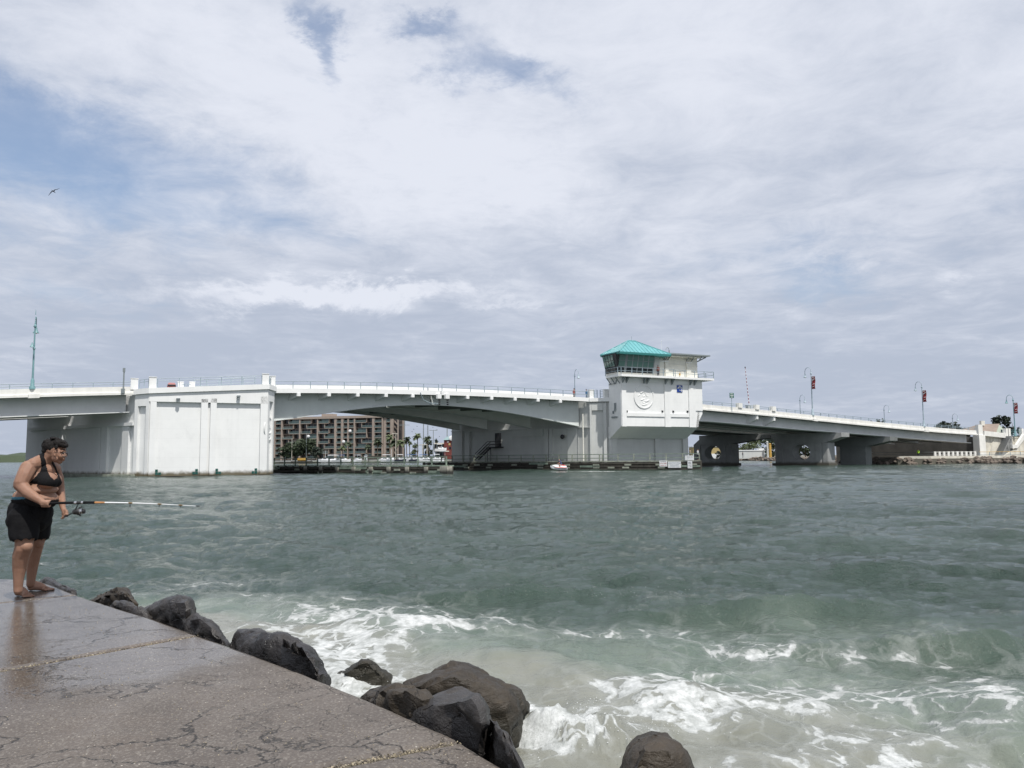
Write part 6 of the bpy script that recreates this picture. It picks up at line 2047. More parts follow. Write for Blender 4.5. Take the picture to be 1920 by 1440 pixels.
# shell flecks set in the surface
vd = t.voronoi(P2, 40.0)
vr = t.sep(t.voronoi(P2, 40.0, out='Color'))[0]
fleck = t.math('MULTIPLY', t.smooth(vd, 0.12, 0.24, 1.0, 0.0), t.math('GREATER_THAN', vr, 0.84))
fleck = t.math('MULTIPLY', fleck, t.smooth(t.noise(P2, 1.1, 3.0, 0.6), 0.40, 0.62, 0.25, 1.0))
agg = t.voronoi(P2, 95.0, out='Color')
ag = t.sep(agg)[1]
base = t.mix(t.math('MULTIPLY', t.smooth(ag, 0.66, 0.98), 0.34), base, rgb(0.26, 0.24, 0.21))
base = t.mix(t.math('MULTIPLY', t.smooth(ag, 0.30, 0.05), 0.30), base, rgb(0.05, 0.044, 0.04))
base = t.mix(fleck, base, rgb(0.52, 0.48, 0.41))
# crazing: a coarse and a fine net of cracks, broken up
cw = t.vmath('ADD', P2, t.scale(t.vmath('SUBTRACT', t.noise(P2, 1.6, 5.0, 0.65, color=True), (.5, .5, .5)), 0.75))
cw = t.vmath('ADD', cw, t.scale(t.vmath('SUBTRACT', t.noise(P2, 14.0, 3.0, 0.6, color=True), (.5, .5, .5)), 0.05))
cw = t.mapping(cw, scale=(0.9, 1.25, 1), rot=(0, 0, 0.55))
e1 = t.voronoi(cw, 0.85, 'DISTANCE_TO_EDGE')
e2 = t.voronoi(cw, 2.6, 'DISTANCE_TO_EDGE')
k1 = t.math('MULTIPLY', t.smooth(e1, 0.0, 0.013, 1.0, 0.0), t.smooth(t.noise(P2, 0.9, 3.0, .6), 0.36, 0.52))
k2 = t.math('MULTIPLY', t.smooth(e2, 0.0, 0.017, 1.0, 0.0), t.smooth(t.noise(t.mapping(P2, loc=(4, 2, 0)), 0.75, 4.0, .6), 0.44, 0.60))
crack = t.math('MAXIMUM', k1, t.math('MULTIPLY', k2, 0.75))
base = t.mix(t.math('MULTIPLY', crack, 0.95), base, rgb(0.018, 0.015, 0.012))
t.l.new(base, bs.inputs['Base Color'])
# standing film of water towards the far end and in hollows
px2, py2, _ = t.sep(pos)
along = t.math('ADD', t.math('MULTIPLY', px2, -0.70), t.math('MULTIPLY', py2, 0.72))
wet = t.math('ADD', t.smooth(along, 4.9, 6.8, 0.0, 0.85), t.math('MULTIPLY', t.math('SUBTRACT', big_, 0.5), 1.7))
wet = t.math('ADD', wet, t.math('MULTIPLY', t.math('SUBTRACT', mid_, 0.5), 0.6))
wetf = t.smooth(wet, 0.10, 0.55)
t.l.new(t.math('SUBTRACT', 0.52, t.math('MULTIPLY', wetf, 0.42)), bs.inputs['Roughness'])
bs.inputs['Specular IOR Level'].default_value = 0.5
hgt = t.math('ADD', t.math('MULTIPLY', fin_, 0.5), t.math('ADD', t.math('MULTIPLY', grit, 0.3), t.math('SUBTRACT', t.math('MULTIPLY', fleck, 0.35), t.math('MULTIPLY', crack, 1.5))))
t.l.new(t.bump(hgt, t.math('SUBTRACT', 0.60, t.math('MULTIPLY', wetf, 0.46)), 0.016), bs.inputs['Normal'])
M['slab'] = m
M['shell'] = mat('broken_shell', (0.27, 0.23, 0.16), 0.6, 0.3, 20)
M['grout'] = mat('shelly_joint_fill', (0.10, 0.085, 0.06), 0.9, 0.4, 30, 0.6, 60)


def edge_at(px, py): return at_z(px, py, SLAB_Z)


ED = [edge_at(*q) for q in ((950, 1440), (905, 1414), (862, 1386.5), (690, 1310), (560, 1258), (430, 1210), (372, 1190), (290, 1160), (165, 1122), (128, 1108), (104, 1098), (72, 1088), (20, 1085), (-120, 1084))]
ED0 = ED[0] + (ED[0] - ED[1]).normalized() * 3.5
# joints run inland from the edge
J = [(ED0 + Vector((0, 0, 0)), Vector((-.80, -.60, 0))), (edge_at(862, 1386.5), (edge_at(620, 1437) - edge_at(862, 1386.5)).normalized()),
     (edge_at(372, 1190), (edge_at(0, 1257) - edge_at(372, 1190)).normalized()), (edge_at(146.5, 1115), (edge_at(0, 1130.5) - edge_at(146.5, 1115)).normalized())]
walk_t = thing('concrete_walk', edge_at(300, 1300), 'wet cracked shelly concrete walk in the foreground', None)
walk_t['kind'] = 'structure'


def slab(poly, name='concrete_slab'):
    """one cast slab with a worn rounded edge"""
    poly = [Vector((p.x, p.y)) for p in poly]
    area = sum(poly[i - 1].x * poly[i].y - poly[i].x * poly[i - 1].y for i in range(len(poly)))
    if area < 0: poly.reverse()
    out_ = []
    for i, p in enumerate(poly):                     # the cast edge is worn and chipped
        q = poly[(i + 1) % len(poly)]; L = (q - p).length; k = max(1, int(min(L, 9) / .07))
        for j in range(k):
            r_ = p.lerp(q, j / k); nz_ = mn.noise(Vector((r_.x * 6, r_.y * 6, 1.7))); n2_ = mn.noise(Vector((r_.x * 19, r_.y * 19, 4.2)))
            d_ = (q - p).normalized(); jit = .006 * nz_ + .007 * n2_ - .010 * max(0, nz_ - .25)
            out_.append(r_ + Vector((-d_.y, d_.x)) * (jit if 0 < j else 0))
    poly = out_
    def ins(d, z):
        n = len(poly); out = []
        for i in range(n):
            a, b, c = poly[i - 1], poly[i], poly[(i + 1) % n]
            d1 = (b - a).normalized(); d2 = (c - b).normalized()
            n1 = Vector((-d1.y, d1.x)); n2 = Vector((-d2.y, d2.x))
            m_ = (n1 + n2) / max(.35, 1 + n1.dot(n2)); q = b + m_ * d
            out.append(Vector((q.x, q.y, z)))
        return out
    mb = MB(); mb.loft([ins(0.0, -1.2), ins(0.0, SLAB_Z - .035), ins(.012, SLAB_Z - .010), ins(.045, SLAB_Z)])
    return mb.build(name, M['slab'], walk_t)


def lerp_on(i0, i1): return ED[i0:i1 + 1]
def back(j, L): return J[j][0] + J[j][1] * L
G = 0.018                                  # half the open joint


def shift(p, j, s):
    d = J[j][1]; n = Vector((-d.y, d.x, 0)); return p + n * s


sgn = 1 if Vector((-J[1][1].y, J[1][1].x, 0)).dot(ED[2] - ED[5]) > 0 else -1
slab([shift(J[0][0], 0, 0), ED[0], ED[1], shift(ED[2], 1, sgn * G), shift(back(1, 7), 1, sgn * G), back(0, 7)])
slab([shift(ED[2], 1, -sgn * G)] + ED[3:6] + [shift(ED[6], 2, sgn * G), shift(back(2, 8), 2, sgn * G), shift(back(1, 7), 1, -sgn * G)])
slab([shift(ED[6], 2, -sgn * G), ED[7], ED[8], shift(J[3][0], 3, sgn * G * .4), shift(back(3, 8), 3, sgn * G * .4), shift(back(2, 8), 2, -sgn * G)])
slab([shift(J[3][0], 3, -sgn * G * .4), ED[9], ED[10], ED[11], ED[12], ED[13], ED[13] + Vector((-6, -2, 0)), shift(back(3, 8), 3, -sgn * G * .4)])
# joint filling, and broken shell caught in the joints
mb = MB()
for j, L, w_ in ((1, 7, .03), (2, 8, .03), (3, 8, .02)):
    a, b = J[j][0], back(j, L); d = J[j][1]; n = Vector((-d.y, d.x, 0))
    a = a + d * .03
    mb.hexa([p + Vector((0, 0, z)) for z in (-.3, -.022) for p in (a - n * w_, b - n * w_, b + n * w_, a + n * w_)])
mb.build('joint_fill', M['grout'], walk_t)
rnd = random.Random(77)
mb = MB()
def chip(p, s):
    a = Vector((rnd.gauss(0, 1), rnd.gauss(0, 1), rnd.gauss(0, .4))).normalized(); b = a.cross(Vector((rnd.gauss(0, 1), rnd.gauss(0, 1), rnd.gauss(0, 1)))).normalized(); c = a.cross(b)
    mb.add([p + a * s, p + b * s * .8, p - a * s, p - b * s * .7, p + c * s * .35], [(0, 1, 4), (1, 2, 4), (2, 3, 4), (3, 0, 4), (3, 2, 1, 0)])
for j, L, n_, wd in ((1, 2.6, 1100, .016), (2, 6.5, 1500, .012), (3, 4, 120, .007)):
    d = J[j][1]; nn = Vector((-d.y, d.x, 0))
    for _ in range(n_):
        f = rnd.random() * L; p = J[j][0] + d * f + nn * rnd.gauss(0, wd)
        chip(Vector((p.x, p.y, SLAB_Z + rnd.uniform(-.020, -.002))), rnd.uniform(.003, .009))
for _ in range(1500):
    f = rnd.random(); e = ED[1].lerp(ED[8], f * f); p = e + Vector((-.7, -.72, 0)) * (abs(rnd.gauss(0, 1.6)) + .06)
    chip(Vector((p.x, p.y, SLAB_Z + .001)), rnd.uniform(.002, .0055))
tag(mb.build('shell_grit', M['shell'], None), 'broken shell and grit in the joints and over the wet concrete', kind='stuff')

# ------------------------------------------------------------------ boulders
def rock_mat(name, c0, c1, wetr):
    m, t, bs = new_mat(name)
    pos = t.node('ShaderNodeNewGeometry').outputs['Position']
    n1 = t.noise(pos, 2.2, 8.0, 0.62); n2 = t.noise(t.mapping(pos, scale=(1, 1, 2.2), rot=(.5, .3, .2)), 9.0, 8.0, 0.68, 0.4); n3 = t.noise(pos, 55.0, 4.0, 0.7)
    col = t.mix(t.smooth(n1, .3, .7), rgb(*c0), rgb(*c1))
    col = t.mix(t.math('MULTIPLY', t.smooth(n2, .55, .75), .55), col, rgb(c1[0] * 1.45, c1[1] * 1.42, c1[2] * 1.35))
    crk = t.voronoi(t.vmath('ADD', t.mapping(pos, scale=(1, 1, 1.7)), t.scale(t.noise(pos, 3.0, 5.0, .6, color=True), .55)), 1.5, 'DISTANCE_TO_EDGE')
    cf = t.math('MULTIPLY', t.smooth(crk, 0, .018, 1, 0), t.smooth(t.noise(pos, 1.3, 2.0), .42, .6))
    col = t.mix(t.math('MULTIPLY', cf, .8), col, rgb(.008, .007, .006))
    zz = t.math('ADD', t.sep(pos)[2], t.math('MULTIPLY', t.math('SUBTRACT', n1, .5), .5))
    weed = t.smooth(zz, .12, .42, 1.0, 0.0)
    col = t.mix(t.math('MULTIPLY', weed, .75), col, rgb(.016, .015, .008))
    t.l.new(col, bs.inputs['Base Color'])
    wetr = max(.28, wetr - .12)
    t.l.new(t.smooth(n2, .3, .7, wetr - .10, wetr + .16), bs.inputs['Roughness'])
    h = t.math('ADD', t.math('MULTIPLY', n2, .8), t.math('SUBTRACT', t.math('MULTIPLY', n3, .22), t.math('MULTIPLY', cf, .6)))
    t.l.new(t.bump(h, .65, .05), bs.inputs['Normal'])
    return m


M['rock_black'] = rock_mat('wet_black_rock', (0.014, 0.012, 0.011), (0.034, 0.029, 0.026), .42)
M['rock_grey'] = rock_mat('slate_grey_rock', (0.020, 0.018, 0.017), (0.045, 0.040, 0.037), .48)
M['rock_brown'] = rock_mat('weedy_brown_rock', (0.022, 0.017, 0.011), (0.046, 0.034, 0.021), .62)


_edx = [(950, ED[0].y), (905, ED[1].y), (862, ED[2].y), (690, ED[3].y), (560, ED[4].y), (430, ED[5].y), (372, ED[6].y), (290, ED[7].y), (165, ED[8].y), (128, ED[9].y), (104, ED[10].y), (72, ED[11].y), (20, ED[12].y)][::-1]


def edge_y(px):
    """how far off the walk's edge stands, in the direction of a picture column"""
    if px > 950: return _edx[-1][1] - (px - 950) * .009
    return float(np.interp(px, [q[0] for q in _edx], [q[1] for q in _edx]))


def boulder(pts, Y, T, label, mt, seed, rough=.05, facet=.08, fine=.055, zb=-.6, spread=.22, lean=0.0, gap=.12):
    """a hull round a traced outline, given depth, split to small faces, then worn and chipped.
    Y None: it lies against the walk, its face gap metres beyond the edge"""
    n = len(pts); cx = sum(p[0] for p in pts) / n; cy = sum(p[1] for p in pts) / n
    rr = random.Random(seed); P = []
    for x, y in pts:
        y0 = (edge_y(x) + gap + T / 2) if Y is None else Y
        P.append(at(x, y, y0))
        for sgn_, sc in ((-1, .66), (1, .70), (-.72, .88), (.72, .9)):
            xx = cx + (x - cx) * sc
            y1 = (edge_y(xx) + gap + T / 2) if Y is None else Y
            yy = y1 + sgn_ * T / 2 * rr.uniform(.85, 1.0 if Y is None else 1.12)
            P.append(at(xx, cy + (y - cy) * sc, yy))
    c = sum(P, Vector()) / len(P)
    lo = [p for p in P if p.z < c.z]
    for p in lo:
        q = Vector((c.x + (p.x - c.x) * (1 + spread * .6), c.y + (p.y - c.y) * (1 + spread), zb))
        if Y is None:
            q = Vector((p.x, max(p.y, edge_y(960 + FPX * p.x / p.y) + gap * .6), zb))
        P.append(q)
    bm = bmesh.new()
    for p in P: bm.verts.new(p)
    r_ = bmesh.ops.convex_hull(bm, input=bm.verts)
    kill = [g for g in set(r_['geom_interior'] + r_['geom_unused']) if isinstance(g, bmesh.types.BMVert)]
    bmesh.ops.delete(bm, geom=kill, context='VERTS')
    bmesh.ops.triangulate(bm, faces=bm.faces)
    lim = .30
    while lim > fine * .75:
        for _ in range(3):
            ed = [e for e in bm.edges if e.calc_length() > lim]
            if not ed: break
            bmesh.ops.subdivide_edges(bm, edges=ed, cuts=1, use_grid_fill=False)
            bmesh.ops.triangulate(bm, faces=[f for f in bm.faces if len(f.verts) > 3])
        if lim > .12: bmesh.ops.smooth_vert(bm, verts=bm.verts, factor=.14, use_axis_x=True, use_axis_y=True, use_axis_z=True)
        lim *= .55
    bm.normal_update()
    off = Vector((seed * 3.7, seed * 1.9, seed * .7))
    mv = []
    for v in bm.verts:
        p = v.co
        d = mn.fractal(p * 1.6 + off, .9, 2.1, 5) * rough
        cell = mn.voronoi(Vector((p.x * 2.1, p.y * 2.1, p.z * 2.8)) + off)
        d += (cell[0][0] - .35) * -facet * .5
        h_ = cell[1][0]; d += ((math.sin(h_.x * 12.99 + h_.y * 78.23 + h_.z * 37.7) * 43758.5) % 1.0 - .5) * facet * .42
        d += (abs(mn.noise(Vector((p.x * 5, p.y * 5, p.z * 9)) + off)) - .2) * -.045
        d += mn.noise(p * 16 + off) * .012
        mv.append(v.normal * d)
    for v, d in zip(bm.verts, mv): v.co += d
    me = bpy.data.meshes.new('boulder'); bm.to_mesh(me); bm.free()
    me.materials.append(M[mt])
    me.polygons.foreach_set('use_smooth', [True] * len(me.polygons))
    try: me.set_sharp_from_angle(angle=math.radians(38))
    except Exception: pass
    o = bpy.data.objects.new('boulder', me); link(o)
    return tag(o, label, 'boulder', 'boulders along the walk')


boulder([(432, 1205), (446, 1186), (488, 1173), (520, 1177), (558, 1197), (598, 1226), (620, 1262), (624, 1288), (600, 1310), (520, 1290), (440, 1240)], None, .85, 'biggest black boulder in the middle of the row, against the walk', 'rock_black', 1, facet=.10)
boulder([(338, 1150), (366, 1146), (400, 1170), (430, 1202), (432, 1222), (390, 1205), (340, 1175)], None, .6, 'steep dark slab of rock left of the biggest black boulder', 'rock_grey', 2, gap=.25)
boulder([(262, 1143), (290, 1131), (318, 1127), (345, 1120.5), (357, 1122), (364, 1140), (352, 1163), (330, 1176), (280, 1165)], None, .7, 'flat topped grey boulder with a square dark end', 'rock_grey', 3, facet=.06, gap=.35)
boulder([(188, 1136), (215, 1126), (244, 1132), (280, 1150), (292, 1166), (250, 1165), (205, 1150)], None, .35, 'low grey boulder lying along the walk edge, left of the flat topped one', 'rock_grey', 4)
boulder([(164, 1122), (190, 1111), (214, 1103.5), (232, 1103), (248, 1112), (264, 1130), (250, 1142), (200, 1140)], None, .6, 'small brown peaked boulder nearest the angler', 'rock_brown', 5, gap=.45)
boulder([(70, 1090), (84, 1083.5), (97, 1087), (118, 1099), (134, 1110), (138, 1118), (110, 1118), (80, 1105)], None, .6, 'farthest grey boulder, behind the angler\'s feet', 'rock_grey', 6)
boulder([(112, 1104), (126, 1102), (140, 1110), (141, 1120), (120, 1120)], None, .4, 'little dark stone beside the farthest boulder', 'rock_black', 16)
boulder([(630, 1258), (655, 1241), (678, 1229), (692, 1230), (704, 1243), (736, 1266), (744, 1282), (690, 1290), (640, 1275)], 7.75, .45, 'lone small brown boulder standing in the foam', 'rock_brown', 7, zb=-.8)
boulder([(752, 1278), (800, 1263), (835, 1250), (858, 1245), (890, 1254), (938, 1280), (975, 1300), (990, 1322), (985, 1345), (930, 1355), (860, 1335), (770, 1300)], 6.45, 1.15, 'largest brown boulder, behind the grey one, washed by the wave', 'rock_brown', 8, facet=.08)
boulder([(682, 1308), (712, 1291), (740, 1287), (775, 1292), (815, 1306), (800, 1335), (730, 1335)], None, .6, 'brown boulder tucked between the walk and the largest brown one', 'rock_brown', 9)
boulder([(738, 1332), (790, 1312), (850, 1299), (868, 1295), (898, 1303), (914, 1325), (926, 1360), (924, 1400), (880, 1420), (800, 1375)], None, .9, 'big grey boulder with a blunt dark end beside the nearest joint', 'rock_grey', 10, facet=.09)
boulder([(916, 1338), (932, 1345), (956, 1380), (985, 1432), (1005, 1480), (950, 1490), (918, 1420)], None, .6, 'dark leaning slab right of the big grey boulder', 'rock_grey', 11)
boulder([(986, 1448), (1000, 1432), (1014, 1431), (1032, 1446), (1045, 1480), (990, 1490)], 4.45, .5, 'tip of a dark stone at the bottom edge, beside the leaning slab', 'rock_black', 12)
boulder([(1152, 1460), (1170, 1412), (1196, 1381), (1222, 1372.5), (1246, 1376), (1274, 1396), (1296, 1432), (1312, 1490), (1230, 1510), (1150, 1500)], 5.0, 1.0, 'rounded dark brown boulder alone in the surf, right of the splash', 'rock_brown', 13, zb=-.9, facet=.06)
for k, (dx_, dy_, r) in enumerate(((.8, -.5, .45), (1.6, -1.3, .55), (2.4, -2.2, .5))):
    c = ED[0] + Vector((dx_ + .55, dy_ + .35, 0))

# ------------------------------------------------------------------ flying drops and lumps of foam over the breaker
M['foam'] = mat('thick_white_foam', (0.56, 0.575, 0.575), .7, .04, 6, .3, 40)
mb = MB(); rnd = random.Random(9)
sp = at_z(1110, 1392, 0)
for _ in range(620):
    r = abs(rnd.gauss(0, .42)); a = rnd.uniform(0, 6.28)
    p = sp + Vector((math.cos(a) * r * 1.1, math.sin(a) * r * .7, abs(rnd.gauss(.16, .11)) * max(.2, 1 - r)))
    s = rnd.choice((.002, .003, .004, .006))
    mb.add([p + Vector((s, 0, 0)), p + Vector((-s * .5, s * .8, 0)), p + Vector((-s * .5, -s * .8, 0)), p + Vector((0, 0, s)), p - Vector((0, 0, s))], [(0, 1, 3), (1, 2, 3), (2, 0, 3), (1, 0, 4), (2, 1, 4), (0, 2, 4)])
for (px, py, rx, n_) in ((1320, 1340, .4, 70), (1215, 1122, .45, 60), (660, 1280, .3, 50)):
    c = at_z(px, py, .02)
    for _ in range(n_):
        p = c + Vector((rnd.gauss(0, rx), rnd.gauss(0, .08), abs(rnd.gauss(0, .06)) + .03)); s = rnd.choice((.002, .003, .005))
        mb.add([p + Vector((s, 0, 0)), p + Vector((-s * .5, s * .8, 0)), p + Vector((-s * .5, -s * .8, 0)), p + Vector((0, 0, s)), p - Vector((0, 0, s))], [(0, 1, 3), (1, 2, 3), (2, 0, 3), (1, 0, 4), (2, 1, 4), (0, 2, 4)])
tag(mb.build('spray', M['foam']), 'white spray drops over the breaker by the round boulder', kind='stuff')

# ------------------------------------------------------------------ people
def skin_mat():
    m, t, bs = new_mat('tanned_skin')
    pos = t.node('ShaderNodeNewGeometry').outputs['Position']
    n1 = t.noise(pos, 7.0, 5.0, .6); n2 = t.noise(pos, 60.0, 3.0, .6)
    col = t.mix(t.smooth(n1, .3, .7), rgb(.215, .118, .080), rgb(.270, .155, .108))
    col = t.mix(t.math('MULTIPLY', t.smooth(n2, .6, .8), .25), col, rgb(.17, .085, .06))
    t.l.new(col, bs.inputs['Base Color'])
    bs.inputs['Roughness'].default_value = .62
    bs.inputs['Specular IOR Level'].default_value = .3
    bs.inputs['Subsurface Weight'].default_value = .12
    bs.inputs['Subsurface Radius'].default_value = (.02, .008, .004)
    bs.inputs['Subsurface Scale'].default_value = .3
    t.l.new(t.bump(n2, .12, .004), bs.inputs['Normal'])
    return m


M['skin'] = skin_mat()
M['cloth_black'] = mat('black_stretch_cloth', (.008, .008, .009), .85, .2, 12, .2, 60, spec=.15)
M['shorts'] = mat('black_board_shorts', (.007, .007, .008), .85, .25, 10, .35, 26, spec=.15)
M['hair'] = mat('dark_brown_hair', (.007, .0055, .005), .7, .4, 40, .5, 120, spec=.25)
M['teal_band'] = mat('teal_waistband', (.03, .13, .19), .7, .1, 10)


class Body:
    """overlapping round forms, fused by a voxel remesh into one continuous skin"""
    def __init__(s): s.mb = MB()

    def ball(s, c, r, rz=0.0, tilt=0.0):
        c = Vector(c); R = Vector(r) if hasattr(r, '__len__') else Vector((r, r, r))
        q = MB(); q.ball((0, 0, 0), R, 14, 10)
        rot = Matrix.Rotation(rz, 3, 'Z') @ Matrix.Rotation(tilt, 3, 'Y')
        s.mb.add([rot @ v + c for v in q.v], q.f)

    def limb(s, pts):
        """pts: (position, radius) chain"""
        for (a, ra), (b, rb) in zip(pts[:-1], pts[1:]):
            a, b = Vector(a), Vector(b); L = (b - a).length
            n = max(2, int(L / (min(ra, rb) * .16)))
            for i in range(n + 1):
                f = i / n; s.mb.ball(a.lerp(b, f), ra + (rb - ra) * f, 10, 7)

    def fuse(s, voxel, smooth, name, org):
        me = bpy.data.meshes.new(name)
        me.from_pydata([tuple(v - org) for v in s.mb.v], [], s.mb.f)
        bm = bmesh.new(); bm.from_mesh(me); bmesh.ops.recalc_face_normals(bm, faces=bm.faces); bm.to_mesh(me); bm.free()
        o = bpy.data.objects.new(name + '_forms', me); link(o)
        r = o.modifiers.new('r', 'REMESH'); r.mode = 'VOXEL'; r.voxel_size = voxel; r.use_smooth_shade = True
        k = o.modifiers.new('s', 'SMOOTH'); k.factor = .5; k.iterations = smooth
        dg = bpy.context.evaluated_depsgraph_get()
        out = bpy.data.meshes.new_from_object(o.evaluated_get(dg), depsgraph=dg)
        bpy.data.objects.remove(o)
        out.name = name
        out.polygons.foreach_set('use_smooth', [True] * len(out.polygons))
        return out


def cloth_from(me, name, pred, push, mt, parent, fold=0.0, fs=30.0):
    """a garment: the part of the body's surface where pred holds, lifted off it and given thickness"""
    bm = bmesh.new(); bm.from_mesh(me); bm.normal_update()
    kill = [f for f in bm.faces if not (pred(f.calc_center_median(), f.normal) if pred.__code__.co_argcount == 2 else pred(f.calc_center_median()))]
    bmesh.ops.delete(bm, geom=kill, context='FACES')
    for _ in range(12):
        bd = [v for v in bm.verts if v.is_boundary]
        bmesh.ops.smooth_vert(bm, verts=bd, factor=.5, use_axis_x=True, use_axis_y=True, use_axis_z=True)
    bm.normal_update()
    for v in bm.verts:
        p = push(v.co) if callable(push) else push
        f = fold * mn.noise(Vector((v.co.x * fs, v.co.y * fs, v.co.z * fs * .6))) if fold else 0
        v.co += v.normal * (p + f)
    o_me = bpy.data.meshes.new(name); bm.to_mesh(o_me); bm.free()
    o_me.materials.clear(); o_me.materials.append(M[mt])
    o_me.polygons.foreach_set('use_smooth', [True] * len(o_me.polygons))
    o = bpy.data.objects.new(name, o_me); link(o, parent)
    sd = o.modifiers.new('thickness', 'SOLIDIFY'); sd.thickness = .004; sd.offset = -1
    return o


def Q(px, py, Y): return at(px, py, Y)
PX = lambda r, Y=8.5: r * Y / FPX

base_p = Vector((at(45, 1115, 8.6).x, 8.6, SLAB_Z))
angler = thing('person', base_p, 'barefoot angler with short dark hair and glasses, in black top and shorts', 'person')
B = Body()
yaw = math.radians(-40)
# trunk
B.ball(Q(57, 958, 8.6), (PX(37), PX(36), PX(30)), yaw)
B.ball(Q(54, 975, 8.62), (PX(35), PX(34), PX(22)), yaw)
B.ball(Q(62, 932, 8.58), (PX(37), PX(34), PX(20)), yaw, .06)
B.ball(Q(79, 934, 8.46), (PX(25), PX(28), PX(13.5)), yaw, .14)      # lower roll of the belly
B.ball(Q(80, 917, 8.47), (PX(23), PX(27), PX(9.5)), yaw, .16)       # upper roll
B.ball(Q(93, 939, 8.50), PX(11))
B.ball(Q(66, 912, 8.58), (PX(33), PX(31), PX(20)), yaw, .15)
B.ball(Q(74, 893, 8.58), (PX(31), PX(32), PX(21)), yaw, .3)
B.ball(Q(79, 877, 8.59), (PX(25), PX(33), PX(13)), yaw, .3)
B.ball(Q(90, 901, 8.41), (PX(18), PX(17), PX(15)), yaw, .4)
B.ball(Q(100, 900, 8.57), (PX(16), PX(15), PX(14)), yaw, .4)
B.limb([(Q(62, 871, 8.44), PX(12)), (Q(80, 865, 8.55), PX(11.5)), (Q(100, 872, 8.74), PX(11))])
B.limb([(Q(58, 872, 8.46), PX(10)), (Q(70, 865.5, 8.52), PX(10.5)), (Q(82, 859, 8.57), PX(9))])
B.limb([(Q(74, 864, 8.55), PX(10)), (Q(86, 861, 8.58), PX(12)), (Q(97, 850, 8.57), PX(11.5))])
# head turned to the right and down
B.ball(Q(103, 842, 8.58), (PX(19.5), PX(15.5), PX(18)), 0, .12)
B.ball(Q(109, 851, 8.57), (PX(14), PX(13), PX(15)), 0, .2)
B.ball(Q(108, 860, 8.56), (PX(10), PX(11.5), PX(8)), 0, .2)
B.ball(Q(112, 865, 8.55), PX(5))
B.ball(Q(116, 856, 8.53), PX(6))
B.ball(Q(115, 855, 8.50), (PX(6), PX(5), PX(5)))
B.limb([(Q(120.5, 849, 8.535), PX(1.6)), (Q(123.5, 855, 8.535), PX(2.3))])
B.ball(Q(121.0, 855.5, 8.515), PX(1.7))
B.ball(Q(118.5, 846.5, 8.53), (PX(4), PX(9), PX(2.2)))
B.limb([(Q(119.0, 860.5, 8.50), PX(1.5)), (Q(120.6, 861, 8.54), PX(1.7)), (Q(118.5, 860.5, 8.575), PX(1.4))])
B.ball(Q(118.6, 863.6, 8.54), (PX(2), PX(3.5), PX(1.5)))
for pts in (((101, 846, 8.475), (99.5, 849, 8.468), (101, 853.5, 8.475), (103.5, 855, 8.478)), ((101, 846, 8.475), (104, 845.5, 8.475), (105, 849, 8.477), (103.5, 854.5, 8.478))):
    B.limb([(Q(*p), PX(1.25)) for p in pts])
# near arm: upper arm down and back, forearm forward to the grip
B.limb([(Q(53.5, 878, 8.42), PX(14.8)), (Q(47, 890, 8.37), PX(13.6)), (Q(39.5, 906, 8.33), PX(12.5))])
B.limb([(Q(38.5, 909, 8.33), PX(12)), (Q(52, 923, 8.30), PX(10.5)), (Q(66, 932.5, 8.27), PX(8)), (Q(76, 939, 8.26), PX(6.3))])
# far arm
B.limb([(Q(101, 877, 8.74), PX(11)), (Q(109, 897, 8.76), PX(10)), (Q(112.5, 918, 8.74), PX(8.5))])
B.limb([(Q(112.5, 919, 8.74), PX(8.5)), (Q(115, 935, 8.63), PX(7.2)), (Q(118, 952, 8.50), PX(4.8))])
# legs
B.limb([(Q(46, 970, 8.5), PX(26)), (Q(45.5, 1000, 8.46), PX(19)), (Q(46, 1012, 8.45), PX(16)), (Q(44.5, 1028, 8.44), PX(15.2)), (Q(39.5, 1042, 8.46), PX(14.4)), (Q(37, 1062, 8.48), PX(12.4)), (Q(35, 1084, 8.48), PX(9.2)), (Q(34, 1099, 8.48), PX(8.0)), (Q(34, 1107, 8.48), PX(7.8))])
B.ball(Q(49, 1025, 8.42), PX(11.5))
B.limb([(Q(68, 972, 8.72), PX(24)), (Q(70, 1000, 8.77), PX(17)), (Q(69, 1018, 8.79), PX(13.2)), (Q(64.5, 1038, 8.82), PX(12.2)), (Q(61, 1060, 8.84), PX(10.4)), (Q(58.5, 1084, 8.85), PX(8.2)), (Q(57.5, 1095, 8.85), PX(7.8))])
B.ball(Q(72.5, 1018, 8.77), PX(9.8))


def foot(heel, toe_dir, L, up):
    d = Vector((toe_dir[0], toe_dir[1], 0)).normalized(); s_ = Vector((d.y, -d.x, 0)); h = Vector((heel.x, heel.y, SLAB_Z))
    def q(f, sd, z): return h + d * (L * f) + s_ * sd + Vector((0, 0, z))
    B.limb([(q(.02, 0, .036), .036), (q(.25, .004, .046), .040), (q(.5, .0, .036), .036), (q(.72, .004, .027), .029)])
    B.limb([(q(.72, .030, .020), .019), (q(.72, -.030, .022), .022)])
    B.limb([(q(.12, 0, .075), .040), (q(.36, -.006, .064), .034), (q(.6, -.01, .042), .028)])
    for k, (sd, l, r) in enumerate(((-.036, 1.0, .0135), (-.013, 1.0, .0105), (.006, .97, .0098), (.023, .92, .0092), (.038, .86, .0085))):
        B.limb([(q(.74, sd * .9, .02), r * 1.1), (q(l - .06, sd * 1.06, .0125), r), (q(l, sd * 1.12, .0105), r * .95)])


foot(at_z(33, 1117, SLAB_Z), (.82, -.50), .245, 0)
foot(at_z(57, 1107.5, SLAB_Z), (.985, -.06), .245, 0)

# rod line, then fingers round it
rodA, rodB = Q(64, 944.3, 8.262), Q(374, 949, 8.42)
rd = (rodB - rodA).normalized()


